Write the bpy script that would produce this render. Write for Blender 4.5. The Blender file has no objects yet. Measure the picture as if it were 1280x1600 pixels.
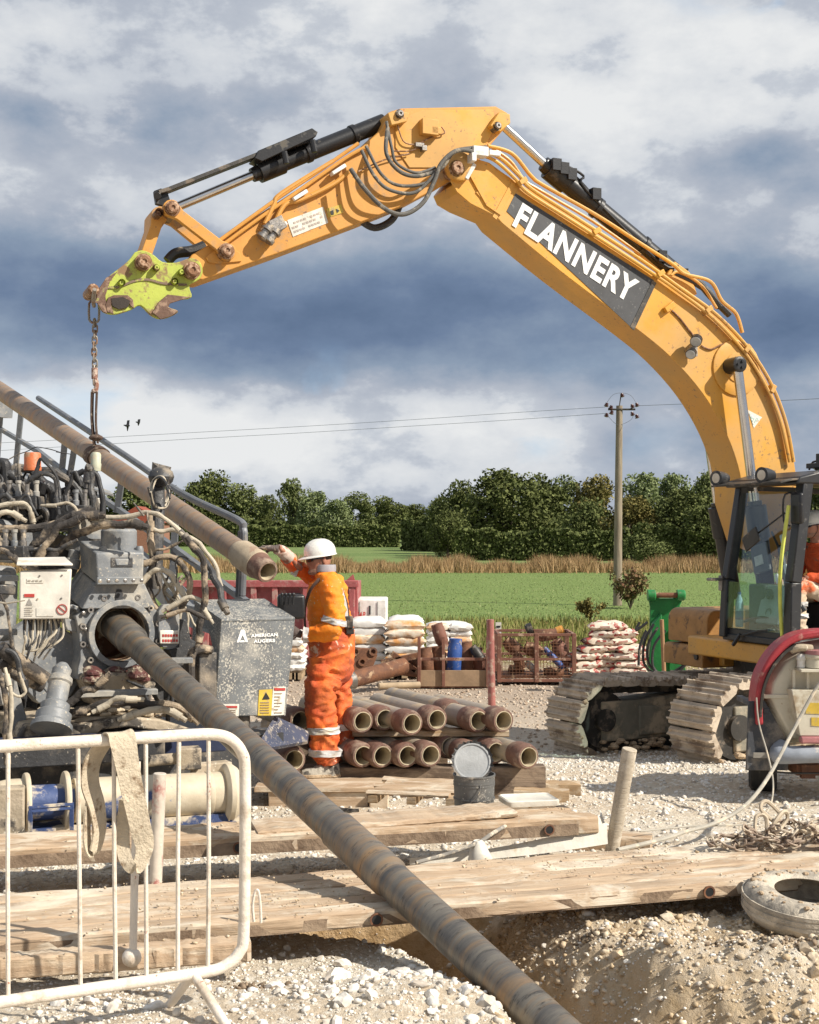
import bpy, bmesh, math, random
import numpy as np
from mathutils import Vector, Matrix, noise as mn
R = math.radians
random.seed(7); rng = np.random.default_rng(7)
scene = bpy.context.scene
col = scene.collection
# ---------------------------------------------------------------- camera
F = 2050.0; H = 2.45; HY = 838.0          # focal length (px of a 1280 wide frame), eye height, horizon row
cam_d = bpy.data.cameras.new('camera'); cam = bpy.data.objects.new('camera', cam_d); col.objects.link(cam)
cam.location = (0, 0, H); cam.rotation_euler = (R(90), 0, 0)
cam_d.sensor_fit = 'VERTICAL'; cam_d.sensor_height = 36; cam_d.lens = F / 1600 * 36
cam_d.shift_y = (HY - 800) / 1600; cam_d.clip_end = 4000; cam_d.clip_start = .1
scene.camera = cam
# ---------------------------------------------------------------- light
SUN = Vector((0.70, -0.32, 0.62)).normalized()     # direction towards the sun
sl = bpy.data.lights.new('sun', 'SUN'); sl.energy = 5.0; sl.angle = R(.53); sl.color = (1, .93, .82)
so = bpy.data.objects.new('sun', sl); col.objects.link(so); so.location = (8, -6, 30)
so.rotation_euler = SUN.to_track_quat('Z', 'Y').to_euler()
scene.view_settings.view_transform = 'Standard'; scene.view_settings.look = 'None'
scene.view_settings.exposure = 0.42; scene.view_settings.gamma = 1
# ---------------------------------------------------------------- sky
def setup_world():
    w = bpy.data.worlds.new('World'); scene.world = w; w.use_nodes = True
    nt = w.node_tree; nt.nodes.clear(); L = nt.links
    def N(t, **k):
        n = nt.nodes.new(t)
        for a, b in k.items(): setattr(n, a, b)
        return n
    out = N('ShaderNodeOutputWorld'); bg = N('ShaderNodeBackground'); bg.inputs[1].default_value = .1
    sky = N('ShaderNodeTexSky', sky_type='NISHITA', sun_disc=False)
    sky.sun_elevation = math.asin(SUN.z); sky.sun_rotation = math.atan2(SUN.x, SUN.y)
    tc = N('ShaderNodeTexCoord'); sep = N('ShaderNodeSeparateXYZ'); L.new(tc.outputs['Generated'], sep.inputs[0])
    def M(op, a, b=None, c=None, clamp=False):
        n = N('ShaderNodeMath', operation=op, use_clamp=clamp)
        for i, v in enumerate((a, b, c)):
            if v is None: continue
            if isinstance(v, (int, float)): n.inputs[i].default_value = v
            else: L.new(v, n.inputs[i])
        return n.outputs[0]
    az = M('ARCTAN2', sep.outputs[0], sep.outputs[1]); el = M('ARCSINE', sep.outputs[2])
    comb = N('ShaderNodeCombineXYZ'); L.new(az, comb.inputs[0]); L.new(el, comb.inputs[1])
    def noise(scale, sx, sy, off, detail=8, rough=.55, dist=0):
        mp = N('ShaderNodeMapping'); mp.inputs['Scale'].default_value = (sx, sy, 1); mp.inputs['Location'].default_value = (off, off * .7, off)
        L.new(comb.outputs[0], mp.inputs[0])
        n = N('ShaderNodeTexNoise'); n.inputs['Scale'].default_value = scale; n.inputs['Detail'].default_value = detail
        n.inputs['Roughness'].default_value = rough; n.inputs['Distortion'].default_value = dist
        L.new(mp.outputs[0], n.inputs['Vector']); return n.outputs[0]
    def blob(px, py, rx, ry, amp):     # soft patch of cloud centred in a direction of the sky
        a0 = math.atan((px - 640) / F); e0 = math.atan((HY - py) / F)
        x = M('DIVIDE', M('SUBTRACT', az, a0), rx / F); y = M('DIVIDE', M('SUBTRACT', el, e0), ry / F)
        d = M('ADD', M('MULTIPLY', x, x), M('MULTIPLY', y, y))
        return M('MULTIPLY', M('POWER', 2.718, M('MULTIPLY', d, -1)), amp)
    n1 = noise(4.2, 1, 2.0, 3.1, 6, .45, .0); n2 = noise(11, 1, 1.7, 9.7, 10, .60, .0)
    b = M('ADD', M('MULTIPLY', M('SUBTRACT', n1, .5), 1.0), M('MULTIPLY', M('SUBTRACT', n2, .5), .62))
    b = M('ADD', b, .655)
    for args in [(40, 420, 330, 60, -.20), (420, 500, 420, 85, -.36), (900, 455, 260, 55, -.20), (820, 560, 300, 45, -.14), (1250, 530, 260, 80, -.28), (60, 205, 260, 45, -.22), (330, 215, 200, 40, -.12),
                 (600, 60, 620, 90, .10), (1230, 110, 120, 110, .22), (1000, 170, 200, 120, .10), (180, 690, 330, 60, .34), (120, 625, 230, 40, .16), (640, 660, 260, 40, .12), 
                 (480, 670, 220, 50, .13), (700, 730, 420, 45, .10), (160, 320, 340, 45, .04), (1000, 330, 200, 60, .08), (1180, 260, 140, 50, -.20), (1060, 640, 200, 50, -.05)]:
        b = M('ADD', b, blob(*args))
    # crisp edge: a second, sharper layer of lit cloud rims over the soft one
    sh = N('ShaderNodeMapRange'); sh.interpolation_type = 'SMOOTHSTEP'; L.new(M('ADD', b, M('MULTIPLY', M('SUBTRACT', n2, .5), .8)), sh.inputs[0]); sh.inputs[1].default_value = .66; sh.inputs[2].default_value = .80; sh.inputs[3].default_value = -.04; sh.inputs[4].default_value = .08
    b = M('ADD', b, sh.outputs[0])
    ramp = N('ShaderNodeValToRGB'); L.new(b, ramp.inputs[0]); cr = ramp.color_ramp
    stops = [(0.05, (.088, .134, .222)), (.25, (.134, .188, .290)), (.45, (.225, .286, .378)), (.62, (.37, .405, .47)), (.80, (.50, .53, .575)), (1.0, (.69, .70, .705))]
    cr.elements[0].position, cr.elements[0].color = stops[0][0], (*stops[0][1], 1)
    cr.elements[1].position, cr.elements[1].color = stops[-1][0], (*stops[-1][1], 1)
    for p, c in stops[1:-1]:
        e = cr.elements.new(p); e.color = (*c, 1)
    cl = N('ShaderNodeVectorMath', operation='SCALE'); L.new(ramp.outputs[0], cl.inputs[0]); cl.inputs['Scale'].default_value = 8.9
    # gaps of blue
    g = noise(9, 1, 1.7, 21.3, 6, .5, .3)
    gm = M('MULTIPLY', M('SUBTRACT', g, .54), 9, clamp=True)
    gb = M('ADD', blob(420, 650, 380, 70, 1.0), blob(1270, 30, 150, 60, 1.3)); gb = M('ADD', gb, blob(720, 690, 260, 40, .6))
    gm = M('MULTIPLY', M('MULTIPLY', gm, gb), .75, clamp=True)
    mix = N('ShaderNodeMix', data_type='RGBA'); L.new(gm, mix.inputs[0]); L.new(cl.outputs[0], mix.inputs[6])
    blue = N('ShaderNodeMix', data_type='RGBA'); blue.inputs[0].default_value = .7; L.new(sky.outputs[0], blue.inputs[6]); blue.inputs[7].default_value = (2.9, 4.6, 6.6, 1)
    L.new(blue.outputs[2], mix.inputs[7])
    L.new(mix.outputs[2], bg.inputs[0]); L.new(bg.outputs[0], out.inputs[0])
setup_world()
scene.world.cycles.sampling_method = 'MANUAL'; scene.world.cycles.sample_map_resolution = 512
# ---------------------------------------------------------------- helpers: projection
def P(px, py, Y):                    # a pixel of the photograph at distance Y -> world
    return Vector(((px - 640) * Y / F, Y, H - (py - HY) * Y / F))
def G(px, py, z):                    # the pixel on a horizontal level z
    Y = (H - z) * F / (py - HY); return P(px, py, Y)
class Plane:                         # vertical plane: through pixel column px0 at distance Y0; m = dY/dX
    def __init__(s, px0, Y0, m=0.0):
        s.m = m; X0 = (px0 - 640) * Y0 / F; s.c = Y0 - m * X0
        s.n = Vector((m, -1, 0)).normalized()         # faces the camera
        s.t = Vector((1, m, 0)).normalized()
    def Y(s, px, back=0.0): return (s.c + back * math.sqrt(1 + s.m ** 2)) / (1 - s.m * (px - 640) / F)
    def pt(s, px, py, back=0.0): return P(px, py, s.Y(px, back))   # on the plane set back by 'back'
# ---------------------------------------------------------------- helpers: meshes
def catmull(pts, n=6, closed=False):
    pts = [Vector(p) for p in pts]; out = []; N_ = len(pts)
    if N_ < 3: return pts
    for i in range(N_ if closed else N_ - 1):
        if closed: a, b, c, d = pts[i - 1], pts[i], pts[(i + 1) % N_], pts[(i + 2) % N_]
        else: a, b, c, d = pts[max(i - 1, 0)], pts[i], pts[i + 1], pts[min(i + 2, N_ - 1)]
        for k in range(n):
            t = k / n
            out.append(.5 * ((2 * b) + (c - a) * t + (2 * a - 5 * b + 4 * c - d) * t * t + (3 * b - a - 3 * c + d) * t ** 3))
    if not closed: out.append(pts[-1])
    return out
class MB:
    def __init__(s): s.v = []; s.f = []; s.mi = []; s.cur = 0; s.st = []
    def add(s, vs, fs):
        o = len(s.v); s.st.append((o, len(s.f))); s.v += [tuple(v) for v in vs]; s.f += [tuple(i + o for i in f) for f in fs]; s.mi += [s.cur] * len(fs); return s
    def box(s, c, size, rot=None):
        a, b, d = [k / 2 for k in size]
        vs = [Vector((x, y, z)) for x in (-a, a) for y in (-b, b) for z in (-d, d)]
        if rot is not None:
            m = rot if isinstance(rot, Matrix) else Matrix.Rotation(rot, 3, 'Z')
            vs = [m @ v for v in vs]
        c = Vector(c)
        return s.add([v + c for v in vs], [(0, 1, 3, 2), (4, 6, 7, 5), (0, 4, 5, 1), (2, 3, 7, 6), (0, 2, 6, 4), (1, 5, 7, 3)])
    def hexa(s, b4, t4):             # bottom quad, top quad (same order)
        return s.add(list(b4) + list(t4), [(3, 2, 1, 0), (4, 5, 6, 7), (0, 1, 5, 4), (1, 2, 6, 5), (2, 3, 7, 6), (3, 0, 4, 7)])
    def prism(s, pts, d):            # planar outline pushed along d
        pts = [Vector(p) for p in pts]; d = Vector(d); n = len(pts)
        return s.add(pts + [p + d for p in pts], [tuple(range(n))[::-1], tuple(range(n, 2 * n))] + [(i, (i + 1) % n, (i + 1) % n + n, i + n) for i in range(n)])
    def tube(s, pts, r, n=10, caps=True, flat=None):
        pts = [Vector(p) for p in pts]; m = len(pts); vs = []; fs = []
        rr = r if hasattr(r, '__len__') else [r] * m
        up = None
        for i in range(m):
            t = (pts[min(i + 1, m - 1)] - pts[max(i - 1, 0)])
            t = t.normalized() if t.length > 1e-9 else Vector((0, 0, 1))
            if up is None: up = t.orthogonal().normalized() if flat is None else (Vector(flat) - t * t.dot(Vector(flat))).normalized()
            up = (up - t * up.dot(t)); up = up.normalized() if up.length > 1e-6 else t.orthogonal().normalized()
            sd = t.cross(up)
            for k in range(n):
                a = 2 * math.pi * k / n; vs.append(pts[i] + (up * math.cos(a) + sd * math.sin(a)) * rr[i])
        for i in range(m - 1):
            for k in range(n):
                a = i * n + k; b = i * n + (k + 1) % n; fs.append((a, b, b + n, a + n))
        if caps: fs += [tuple(range(n))[::-1], tuple(range((m - 1) * n, m * n))]
        return s.add(vs, fs)
    def cyl(s, a, b, r, n=16, r2=None): return s.tube([a, b], [r, r if r2 is None else r2], n)
    def lathe(s, prof, o, axis=(0, 0, 1), n=24):     # prof: (radius, height)
        ax = Vector(axis).normalized(); q = ax.to_track_quat('Z', 'Y'); o = Vector(o); vs = []; fs = []
        for r, h in prof:
            for k in range(n):
                a = 2 * math.pi * k / n; vs.append(o + q @ Vector((r * math.cos(a), r * math.sin(a), h)))
        for i in range(len(prof) - 1):
            for k in range(n):
                a = i * n + k; b = i * n + (k + 1) % n; fs.append((a, b, b + n, a + n))
        if prof[0][0] > 1e-4: fs.append(tuple(range(n))[::-1])
        if prof[-1][0] > 1e-4: fs.append(tuple(range((len(prof) - 1) * n, len(prof) * n)))
        return s.add(vs, fs)
    def pipe(s, a, b, ro, ri, n=24):                 # open tube with a wall
        a = Vector(a); b = Vector(b); L_ = (b - a).length
        return s.ring([(ri, 0), (ro, 0), (ro, L_), (ri, L_)], a, b - a, n)
    def ring(s, prof, o, axis=(0, 0, 1), n=24):      # closed profile swept round
        ax = Vector(axis).normalized(); q = ax.to_track_quat('Z', 'Y'); o = Vector(o); vs = []; fs = []; m = len(prof)
        for r, h in prof:
            for k in range(n):
                a = 2 * math.pi * k / n; vs.append(o + q @ Vector((r * math.cos(a), r * math.sin(a), h)))
        for i in range(m):
            for k in range(n):
                j = (i + 1) % m; fs.append((i * n + k, i * n + (k + 1) % n, j * n + (k + 1) % n, j * n + k))
        return s.add(vs, fs)
    def ball(s, c, r, n=12, sc=(1, 1, 1), rot=None):
        vs = []; fs = []; m = n // 2 + 1; c = Vector(c)
        for i in range(m + 1):
            ph = math.pi * i / m
            for k in range(n):
                a = 2 * math.pi * k / n
                v = Vector((math.sin(ph) * math.cos(a) * sc[0], math.sin(ph) * math.sin(a) * sc[1], math.cos(ph) * sc[2])) * r
                if rot is not None: v = rot @ v
                vs.append(v + c)
        for i in range(m):
            for k in range(n): fs.append((i * n + k, i * n + (k + 1) % n, (i + 1) * n + (k + 1) % n, (i + 1) * n + k)[::-1])
        return s.add(vs, fs)
    def loft(s, rings, caps=True, closed=True):      # rings of equal length
        n = len(rings[0]); vs = [v for r_ in rings for v in r_]; fs = []
        for i in range(len(rings) - 1):
            for k in range(n if closed else n - 1): fs.append((i * n + k, i * n + (k + 1) % n, (i + 1) * n + (k + 1) % n, (i + 1) * n + k))
        if caps: fs += [tuple(range(n))[::-1], tuple(range((len(rings) - 1) * n, len(rings) * n))]
        return s.add(vs, fs)
    def strip(s, pts, w, t, side):                   # flat band along a path; side: width direction
        side = Vector(side).normalized(); pts = [Vector(p) for p in pts]; rings = []
        for i, p in enumerate(pts):
            d = (pts[min(i + 1, len(pts) - 1)] - pts[max(i - 1, 0)]).normalized(); n_ = d.cross(side).normalized()
            ww = w[i] if hasattr(w, '__len__') else w
            rings.append([p - side * ww / 2 - n_ * t / 2, p + side * ww / 2 - n_ * t / 2, p + side * ww / 2 + n_ * t / 2, p - side * ww / 2 + n_ * t / 2])
        return s.loft(rings)
    def mesh(s, name, m, off=Vector((0, 0, 0)), smooth=35):
        me = bpy.data.meshes.new(name)
        o = Vector(off); me.from_pydata([(v[0] - o.x, v[1] - o.y, v[2] - o.z) for v in s.v], [], s.f)
        ms = m if isinstance(m, (list, tuple)) else [m]
        for k in ms: me.materials.append(k)
        if len(ms) > 1: me.polygons.foreach_set('material_index', s.mi)
        bm = bmesh.new(); bm.from_mesh(me); bmesh.ops.recalc_face_normals(bm, faces=bm.faces); bm.to_mesh(me); bm.free()
        if smooth:
            me.polygons.foreach_set('use_smooth', [True] * len(me.polygons)); me.set_sharp_from_angle(angle=R(smooth))
        me.update(); return me
    def split(s, name, m, parent=None, **k):   # every added shape its own part
        for i, (a, f) in enumerate(s.st):
            e = s.st[i + 1] if i + 1 < len(s.st) else (len(s.v), len(s.f))
            if e[0] > a: q = MB(); q.add(s.v[a:e[0]], [tuple(j - a for j in g) for g in s.f[f:e[1]]]); q.build(name, m, parent, **k)
    def build(s, name, m, parent=None, bevel=0, loc=None, smooth=35, seg=2):
        po = world_loc(parent); off = po if parent is not None else (Vector(loc) if loc is not None else Vector((0, 0, 0)))
        o = bpy.data.objects.new(name, s.mesh(name, m, off, smooth)); col.objects.link(o)
        if parent is not None: o.parent = parent
        else: o.location = off
        if bevel:
            b = o.modifiers.new('bevel', 'BEVEL'); b.width = bevel; b.segments = seg; b.limit_method = 'ANGLE'; b.angle_limit = R(40)
        return o
def world_loc(o):
    v = Vector((0, 0, 0))
    while o is not None: v += o.location; o = o.parent
    return v
def tag(o, label=None, cat=None, group=None, kind=None):
    if label: o['label'] = label
    if cat: o['category'] = cat
    if group: o['group'] = group
    if kind: o['kind'] = kind
    return o
def thing(name, label, cat, loc=(0, 0, 0), group=None):
    o = bpy.data.objects.new(name, None); col.objects.link(o); o.location = loc; o.empty_display_size = .2
    return tag(o, label, cat, group)
def copy_tree(o, parent=None):
    c = o.copy(); col.objects.link(c)
    if parent is not None: c.parent = parent
    for ch in o.children: copy_tree(ch, c)
    return c
def text_mesh(txt, origin, xdir, ydir, size, mat, name, parent=None, thick=.003, offset=.0, shear=0, width=None):
    cu = bpy.data.curves.new('t', 'FONT'); cu.body = txt; cu.size = 1; cu.offset = offset; cu.shear = shear; cu.extrude = .001; cu.space_character = 1 + offset * 2.4
    ob = bpy.data.objects.new('t', cu); col.objects.link(ob)
    dg = bpy.context.evaluated_depsgraph_get(); dg.update(); me = bpy.data.meshes.new_from_object(ob.evaluated_get(dg))
    bpy.data.objects.remove(ob); xs = [v.co.x for v in me.vertices]; ys = [v.co.y for v in me.vertices]
    x0, x1 = min(xs), max(xs); y0, y1 = min(ys), max(ys)
    X = Vector(xdir).normalized(); Yd = Vector(ydir).normalized(); Z = X.cross(Yd)
    sx = (width / (x1 - x0)) if width else size / (y1 - y0); sy = size / (y1 - y0); off = world_loc(parent)
    for v in me.vertices:
        p = Vector(origin) + X * (v.co.x - x0) * sx + Yd * (v.co.y - y0) * sy + Z * (thick if v.co.z > 0 else 0)
        v.co = p - off
    me.materials.clear(); me.materials.append(mat); me.name = name
    o = bpy.data.objects.new(name, me); col.objects.link(o)
    if parent is not None: o.parent = parent
    return o
# ---------------------------------------------------------------- helpers: materials
def mat(name, c, rough=.6, metal=0., dirt=None, damt=.5, dscale=3., var=.25, scale=6., bump=.15, bscale=40., c2=None,
        streak=None, speck=None, samt=.3, sscale=60., stretch=(1, 1, 1), detail=6, thr=.08, coat=0.):
    m = bpy.data.materials.new(name); m.use_nodes = True; nt = m.node_tree; L = nt.links; B = nt.nodes['Principled BSDF']
    def N(t, **k):
        n = nt.nodes.new(t)
        for a, b in k.items(): setattr(n, a, b)
        return n
    tc = N('ShaderNodeTexCoord'); mp = N('ShaderNodeMapping'); mp.inputs['Scale'].default_value = stretch; L.new(tc.outputs['Object'], mp.inputs[0])
    def noise(sc, det=detail, vec=None, rgh=.6):
        n = N('ShaderNodeTexNoise'); n.inputs['Scale'].default_value = sc; n.inputs['Detail'].default_value = det; n.inputs['Roughness'].default_value = rgh
        L.new(vec or mp.outputs[0], n.inputs['Vector']); return n.outputs[0]
    def ramp(fac, a, b, lo, hi):
        r = N('ShaderNodeMapRange'); r.inputs['From Min'].default_value = lo; r.inputs['From Max'].default_value = hi; L.new(fac, r.inputs['Value'])
        x = N('ShaderNodeMix', data_type='RGBA'); L.new(r.outputs[0], x.inputs[0])
        for i, q in ((6, a), (7, b)):
            if isinstance(q, tuple): x.inputs[i].default_value = (*q, 1)
            else: L.new(q, x.inputs[i])
        return x.outputs[2], r.outputs[0]
    if c2 is None: c2 = tuple(min(1, k * (1 - var)) for k in c)
    n1 = noise(scale); cur, _ = ramp(n1, c, c2, .38, .62)
    rgh = None
    if dirt is not None:
        nd = noise(dscale, 9, tc.outputs['Object'], .65); lo = .72 - .42 * damt
        cur, f = ramp(nd, cur, dirt, lo - thr / 2, lo + thr / 2)
        r = N('ShaderNodeMapRange'); L.new(f, r.inputs[0]); r.inputs['To Min'].default_value = rough; r.inputs['To Max'].default_value = max(rough, .85); L.new(r.outputs[0], B.inputs['Roughness'])
        if metal:
            r2 = N('ShaderNodeMapRange'); L.new(f, r2.inputs[0]); r2.inputs['To Min'].default_value = metal; r2.inputs['To Max'].default_value = 0; L.new(r2.outputs[0], B.inputs['Metallic'])
    else:
        B.inputs['Roughness'].default_value = rough; B.inputs['Metallic'].default_value = metal
    if speck is not None:
        ns = noise(sscale, 3, tc.outputs['Object'], .7); lo = .75 - .3 * samt
        nlow = noise(sscale * .07 + 1.3, 4, tc.outputs['Object'], .6); sm = N('ShaderNodeMath', operation='MULTIPLY_ADD'); L.new(nlow, sm.inputs[0]); sm.inputs[1].default_value = .36; L.new(ns, sm.inputs[2]); sb = N('ShaderNodeMath', operation='SUBTRACT'); L.new(sm.outputs[0], sb.inputs[0]); sb.inputs[1].default_value = .18
        cur, _ = ramp(sb.outputs[0], cur, speck, lo - .02, lo + .05)
    L.new(cur, B.inputs['Base Color'])
    if coat: B.inputs['Coat Weight'].default_value = coat; B.inputs['Coat Roughness'].default_value = .2
    if bump:
        nb = noise(bscale, 6); b = N('ShaderNodeBump'); b.inputs['Strength'].default_value = bump; b.inputs['Distance'].default_value = .02
        L.new(nb, b.inputs['Height']); L.new(b.outputs[0], B.inputs['Normal'])
    return m
MUD = (.50, .42, .31); MUDP = (.62, .55, .44); RUST = (.20, .075, .03)
m_yel = mat('machine_yellow', (.67, .34, .045), .38, dirt=(.50, .31, .12), damt=.36, dscale=1.3, thr=.3, c2=(.60, .29, .036), scale=.9, bump=.06, bscale=7, coat=.12, speck=(.30, .17, .07), samt=.34, sscale=24)
m_stick = mat('dusty_yellow', (.60, .285, .055), .5, dirt=(.40, .25, .13), damt=.30, dscale=3.0, var=.10, bump=.06, bscale=14, speck=(.2, .1, .05), samt=.22, sscale=22)
m_lime = mat('lime_paint', (.42, .48, .075), .5, dirt=(.24, .15, .08), damt=.38, dscale=7, var=.12, bump=.12, bscale=30, speck=(.25, .16, .08), samt=.4, sscale=40)
m_black = mat('black_paint', (.018, .018, .02), .35, dirt=(.10, .09, .075), damt=.22, dscale=6, bump=.05)
m_gun = mat('gunmetal', (.05, .047, .043), .5, metal=.3, dirt=(.16, .13, .10), damt=.35, dscale=8)
m_chrome = mat('rod_chrome', (.62, .61, .60), .22, metal=1, var=.1, bump=0)
m_steel = mat('bare_steel', (.30, .28, .26), .45, metal=.8, dirt=MUD, damt=.3, dscale=14)
m_pin = mat('pin_steel', (.25, .13, .07), .5, metal=.5, dirt=(.45, .30, .2), damt=.4, dscale=25)
m_hose = mat('black_hose', (.03, .03, .032), .5, dirt=(.2, .17, .13), damt=.2, dscale=10, bump=.2, bscale=120)
m_hosegrey = mat('spiral_hose', (.10, .095, .085), .55, dirt=(.3, .26, .2), damt=.3, dscale=12, bump=.3, bscale=160)
m_white = mat('white_paint', (.78, .76, .71), .5, dirt=(.55, .48, .38), damt=.25, dscale=6)
m_sticker = mat('sticker_white', (.75, .72, .64), .5, dirt=(.45, .38, .28), damt=.3, dscale=18, bump=0)
m_red = mat('red_print', (.45, .05, .04), .5, bump=0); m_ink = mat('black_print', (.02, .02, .02), .5, bump=0)
m_lett = mat('white_lettering', (.80, .80, .78), .45, bump=0, var=.03)
m_panel = mat('charcoal_panel', (.055, .057, .062), .5, speck=(.16, .16, .15), samt=.35, sscale=30, bump=.02)
m_ysign = mat('yellow_sticker', (.65, .45, .06), .5, dirt=(.4, .3, .15), damt=.3, dscale=14, bump=0)
# ---------------------------------------------------------------- the ground
def smooth(a, b, x):
    t = np.clip((x - a) / (b - a), 0, 1); return t * t * (3 - 2 * t)
LR = [(2.5, .98), (4.3, .60), (5.11, .34), (5.28, .28), (5.55, .16), (5.88, 0.0), (6.0, -.12), (6.25, -.75), (7.2, -.9)]
RR = [(2.5, 3.0), (4.2, 2.3), (4.9, 1.9), (5.4, 1.25), (5.9, .98), (6.3, .74), (6.7, .72), (7.2, .7)]
def base_z(x, y):
    z = .60 - .12 * smooth(6.8, 9.5, y) - .42 * smooth(10.2, 15.0, y) - .10 * smooth(15, 25, y)
    return z
def pit(x, y):
    xl = np.interp(y, [a for a, b in LR], [b for a, b in LR]); xr = np.interp(y, [a for a, b in RR], [b for a, b in RR])
    l = smooth(-.02, .16, x - xl); r = 1 - smooth(-.95, .05, x - xr)
    e = (1 - smooth(6.9, 7.15, y))
    return l * r * e
def ground_z(x, y):
    d = pit(np.asarray(float(x)), np.asarray(float(y))); return float(base_z(0, np.asarray(float(y)))) - .85 * float(d)
def build_ground():
    xs = np.concatenate([np.array([-60, -40, -25, -16, -11, -8]), np.concatenate([np.arange(-6, -2.2, .06), np.arange(-2.2, 3.4, .024), np.arange(3.4, 8.01, .06)]), np.array([9, 11, 14, 18, 25, 35, 50, 70])])
    ys = np.concatenate([np.array([-40, -20, -8, -2, 1, 2.4]), np.arange(3.2, 7.2, .024), np.arange(7.2, 13, .06), np.arange(13, 20, .12), np.arange(20, 37.2, .5)])
    X, Y = np.meshgrid(xs, ys); Z = base_z(X, Y); D = pit(X, Y)
    Z = Z - .85 * D
    sh = X.shape; nz = np.zeros(sh)
    for i in range(sh[0]):
        for j in range(sh[1]):
            x, y = X[i, j], Y[i, j]
            a = mn.noise((x * .8, y * .8, 0)) * .035
            if -6.5 < x < 8.5 and 3 < y < 15:
                a += mn.noise((x * 3.1, y * 3.1, 3)) * .02 + mn.noise((x * 9, y * 9, 7)) * .012 + abs(mn.noise((x * 17, y * 17, 1))) * .012
                dd = D[i, j]; k = 4 * dd * (1 - dd) + .5 * dd
                rough = max(k, .7 * float(smooth(6.9, 6.2, y) * smooth(.5, 1.0, x)))
                a += rough * (mn.noise((x * 3.2, y * 3.2, 11 + Z[i, j] * 2)) * .10 + (.5 - abs(mn.noise((x * 7, y * 7, 5)))) * .07 + mn.noise((x * 14, y * 14, 5)) * .035 + (.4 - abs(mn.noise((x * 22, y * 22, 8)))) * .02)
            nz[i, j] = a
    Z = Z + nz
    # mound of stone on the left bank, close to the camera
    Z += .10 * np.exp(-(((X - .02) / .34) ** 2 + ((Y - 5.15) / .28) ** 2)) + .05 * np.exp(-(((X + .5) / .6) ** 2 + ((Y - 5.0) / .3) ** 2))
    Z += .14 * np.exp(-(((X - 1.75) / .55) ** 2 + ((Y - 5.55) / .28) ** 2))
    v = np.stack([X.ravel(), Y.ravel(), Z.ravel()], 1); nx = sh[1]
    idx = np.arange(sh[0] * sh[1]).reshape(sh); f = np.stack([idx[:-1, :-1].ravel(), idx[:-1, 1:].ravel(), idx[1:, 1:].ravel(), idx[1:, :-1].ravel()], 1)
    me = bpy.data.meshes.new('ground'); me.vertices.add(len(v)); me.vertices.foreach_set('co', v.ravel())
    me.loops.add(f.size); me.loops.foreach_set('vertex_index', f.ravel()); me.polygons.add(len(f))
    me.polygons.foreach_set('loop_start', np.arange(0, f.size, 4)); me.polygons.foreach_set('use_smooth', [True] * len(f)); me.update()
    o = bpy.data.objects.new('ground', me); col.objects.link(o); tag(o, kind='structure')
    global GX, GY, GZ; GX, GY, GZ = xs, ys, Z
    return o
def gz(x, y):                         # height of the finished ground
    i = int(np.clip(np.searchsorted(GY, y) - 1, 0, len(GY) - 2)); j = int(np.clip(np.searchsorted(GX, x) - 1, 0, len(GX) - 2))
    fy = (y - GY[i]) / (GY[i + 1] - GY[i]); fx = (x - GX[j]) / (GX[j + 1] - GX[j])
    return float(GZ[i, j] * (1 - fx) * (1 - fy) + GZ[i, j + 1] * fx * (1 - fy) + GZ[i + 1, j] * (1 - fx) * fy + GZ[i + 1, j + 1] * fx * fy)
def nodes_mat(name):
    m = bpy.data.materials.new(name); m.use_nodes = True; nt = m.node_tree; L = nt.links
    def N(t, **k):
        n = nt.nodes.new(t)
        for a, b in k.items(): setattr(n, a, b)
        return n
    return m, nt, L, N, nt.nodes['Principled BSDF']
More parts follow.
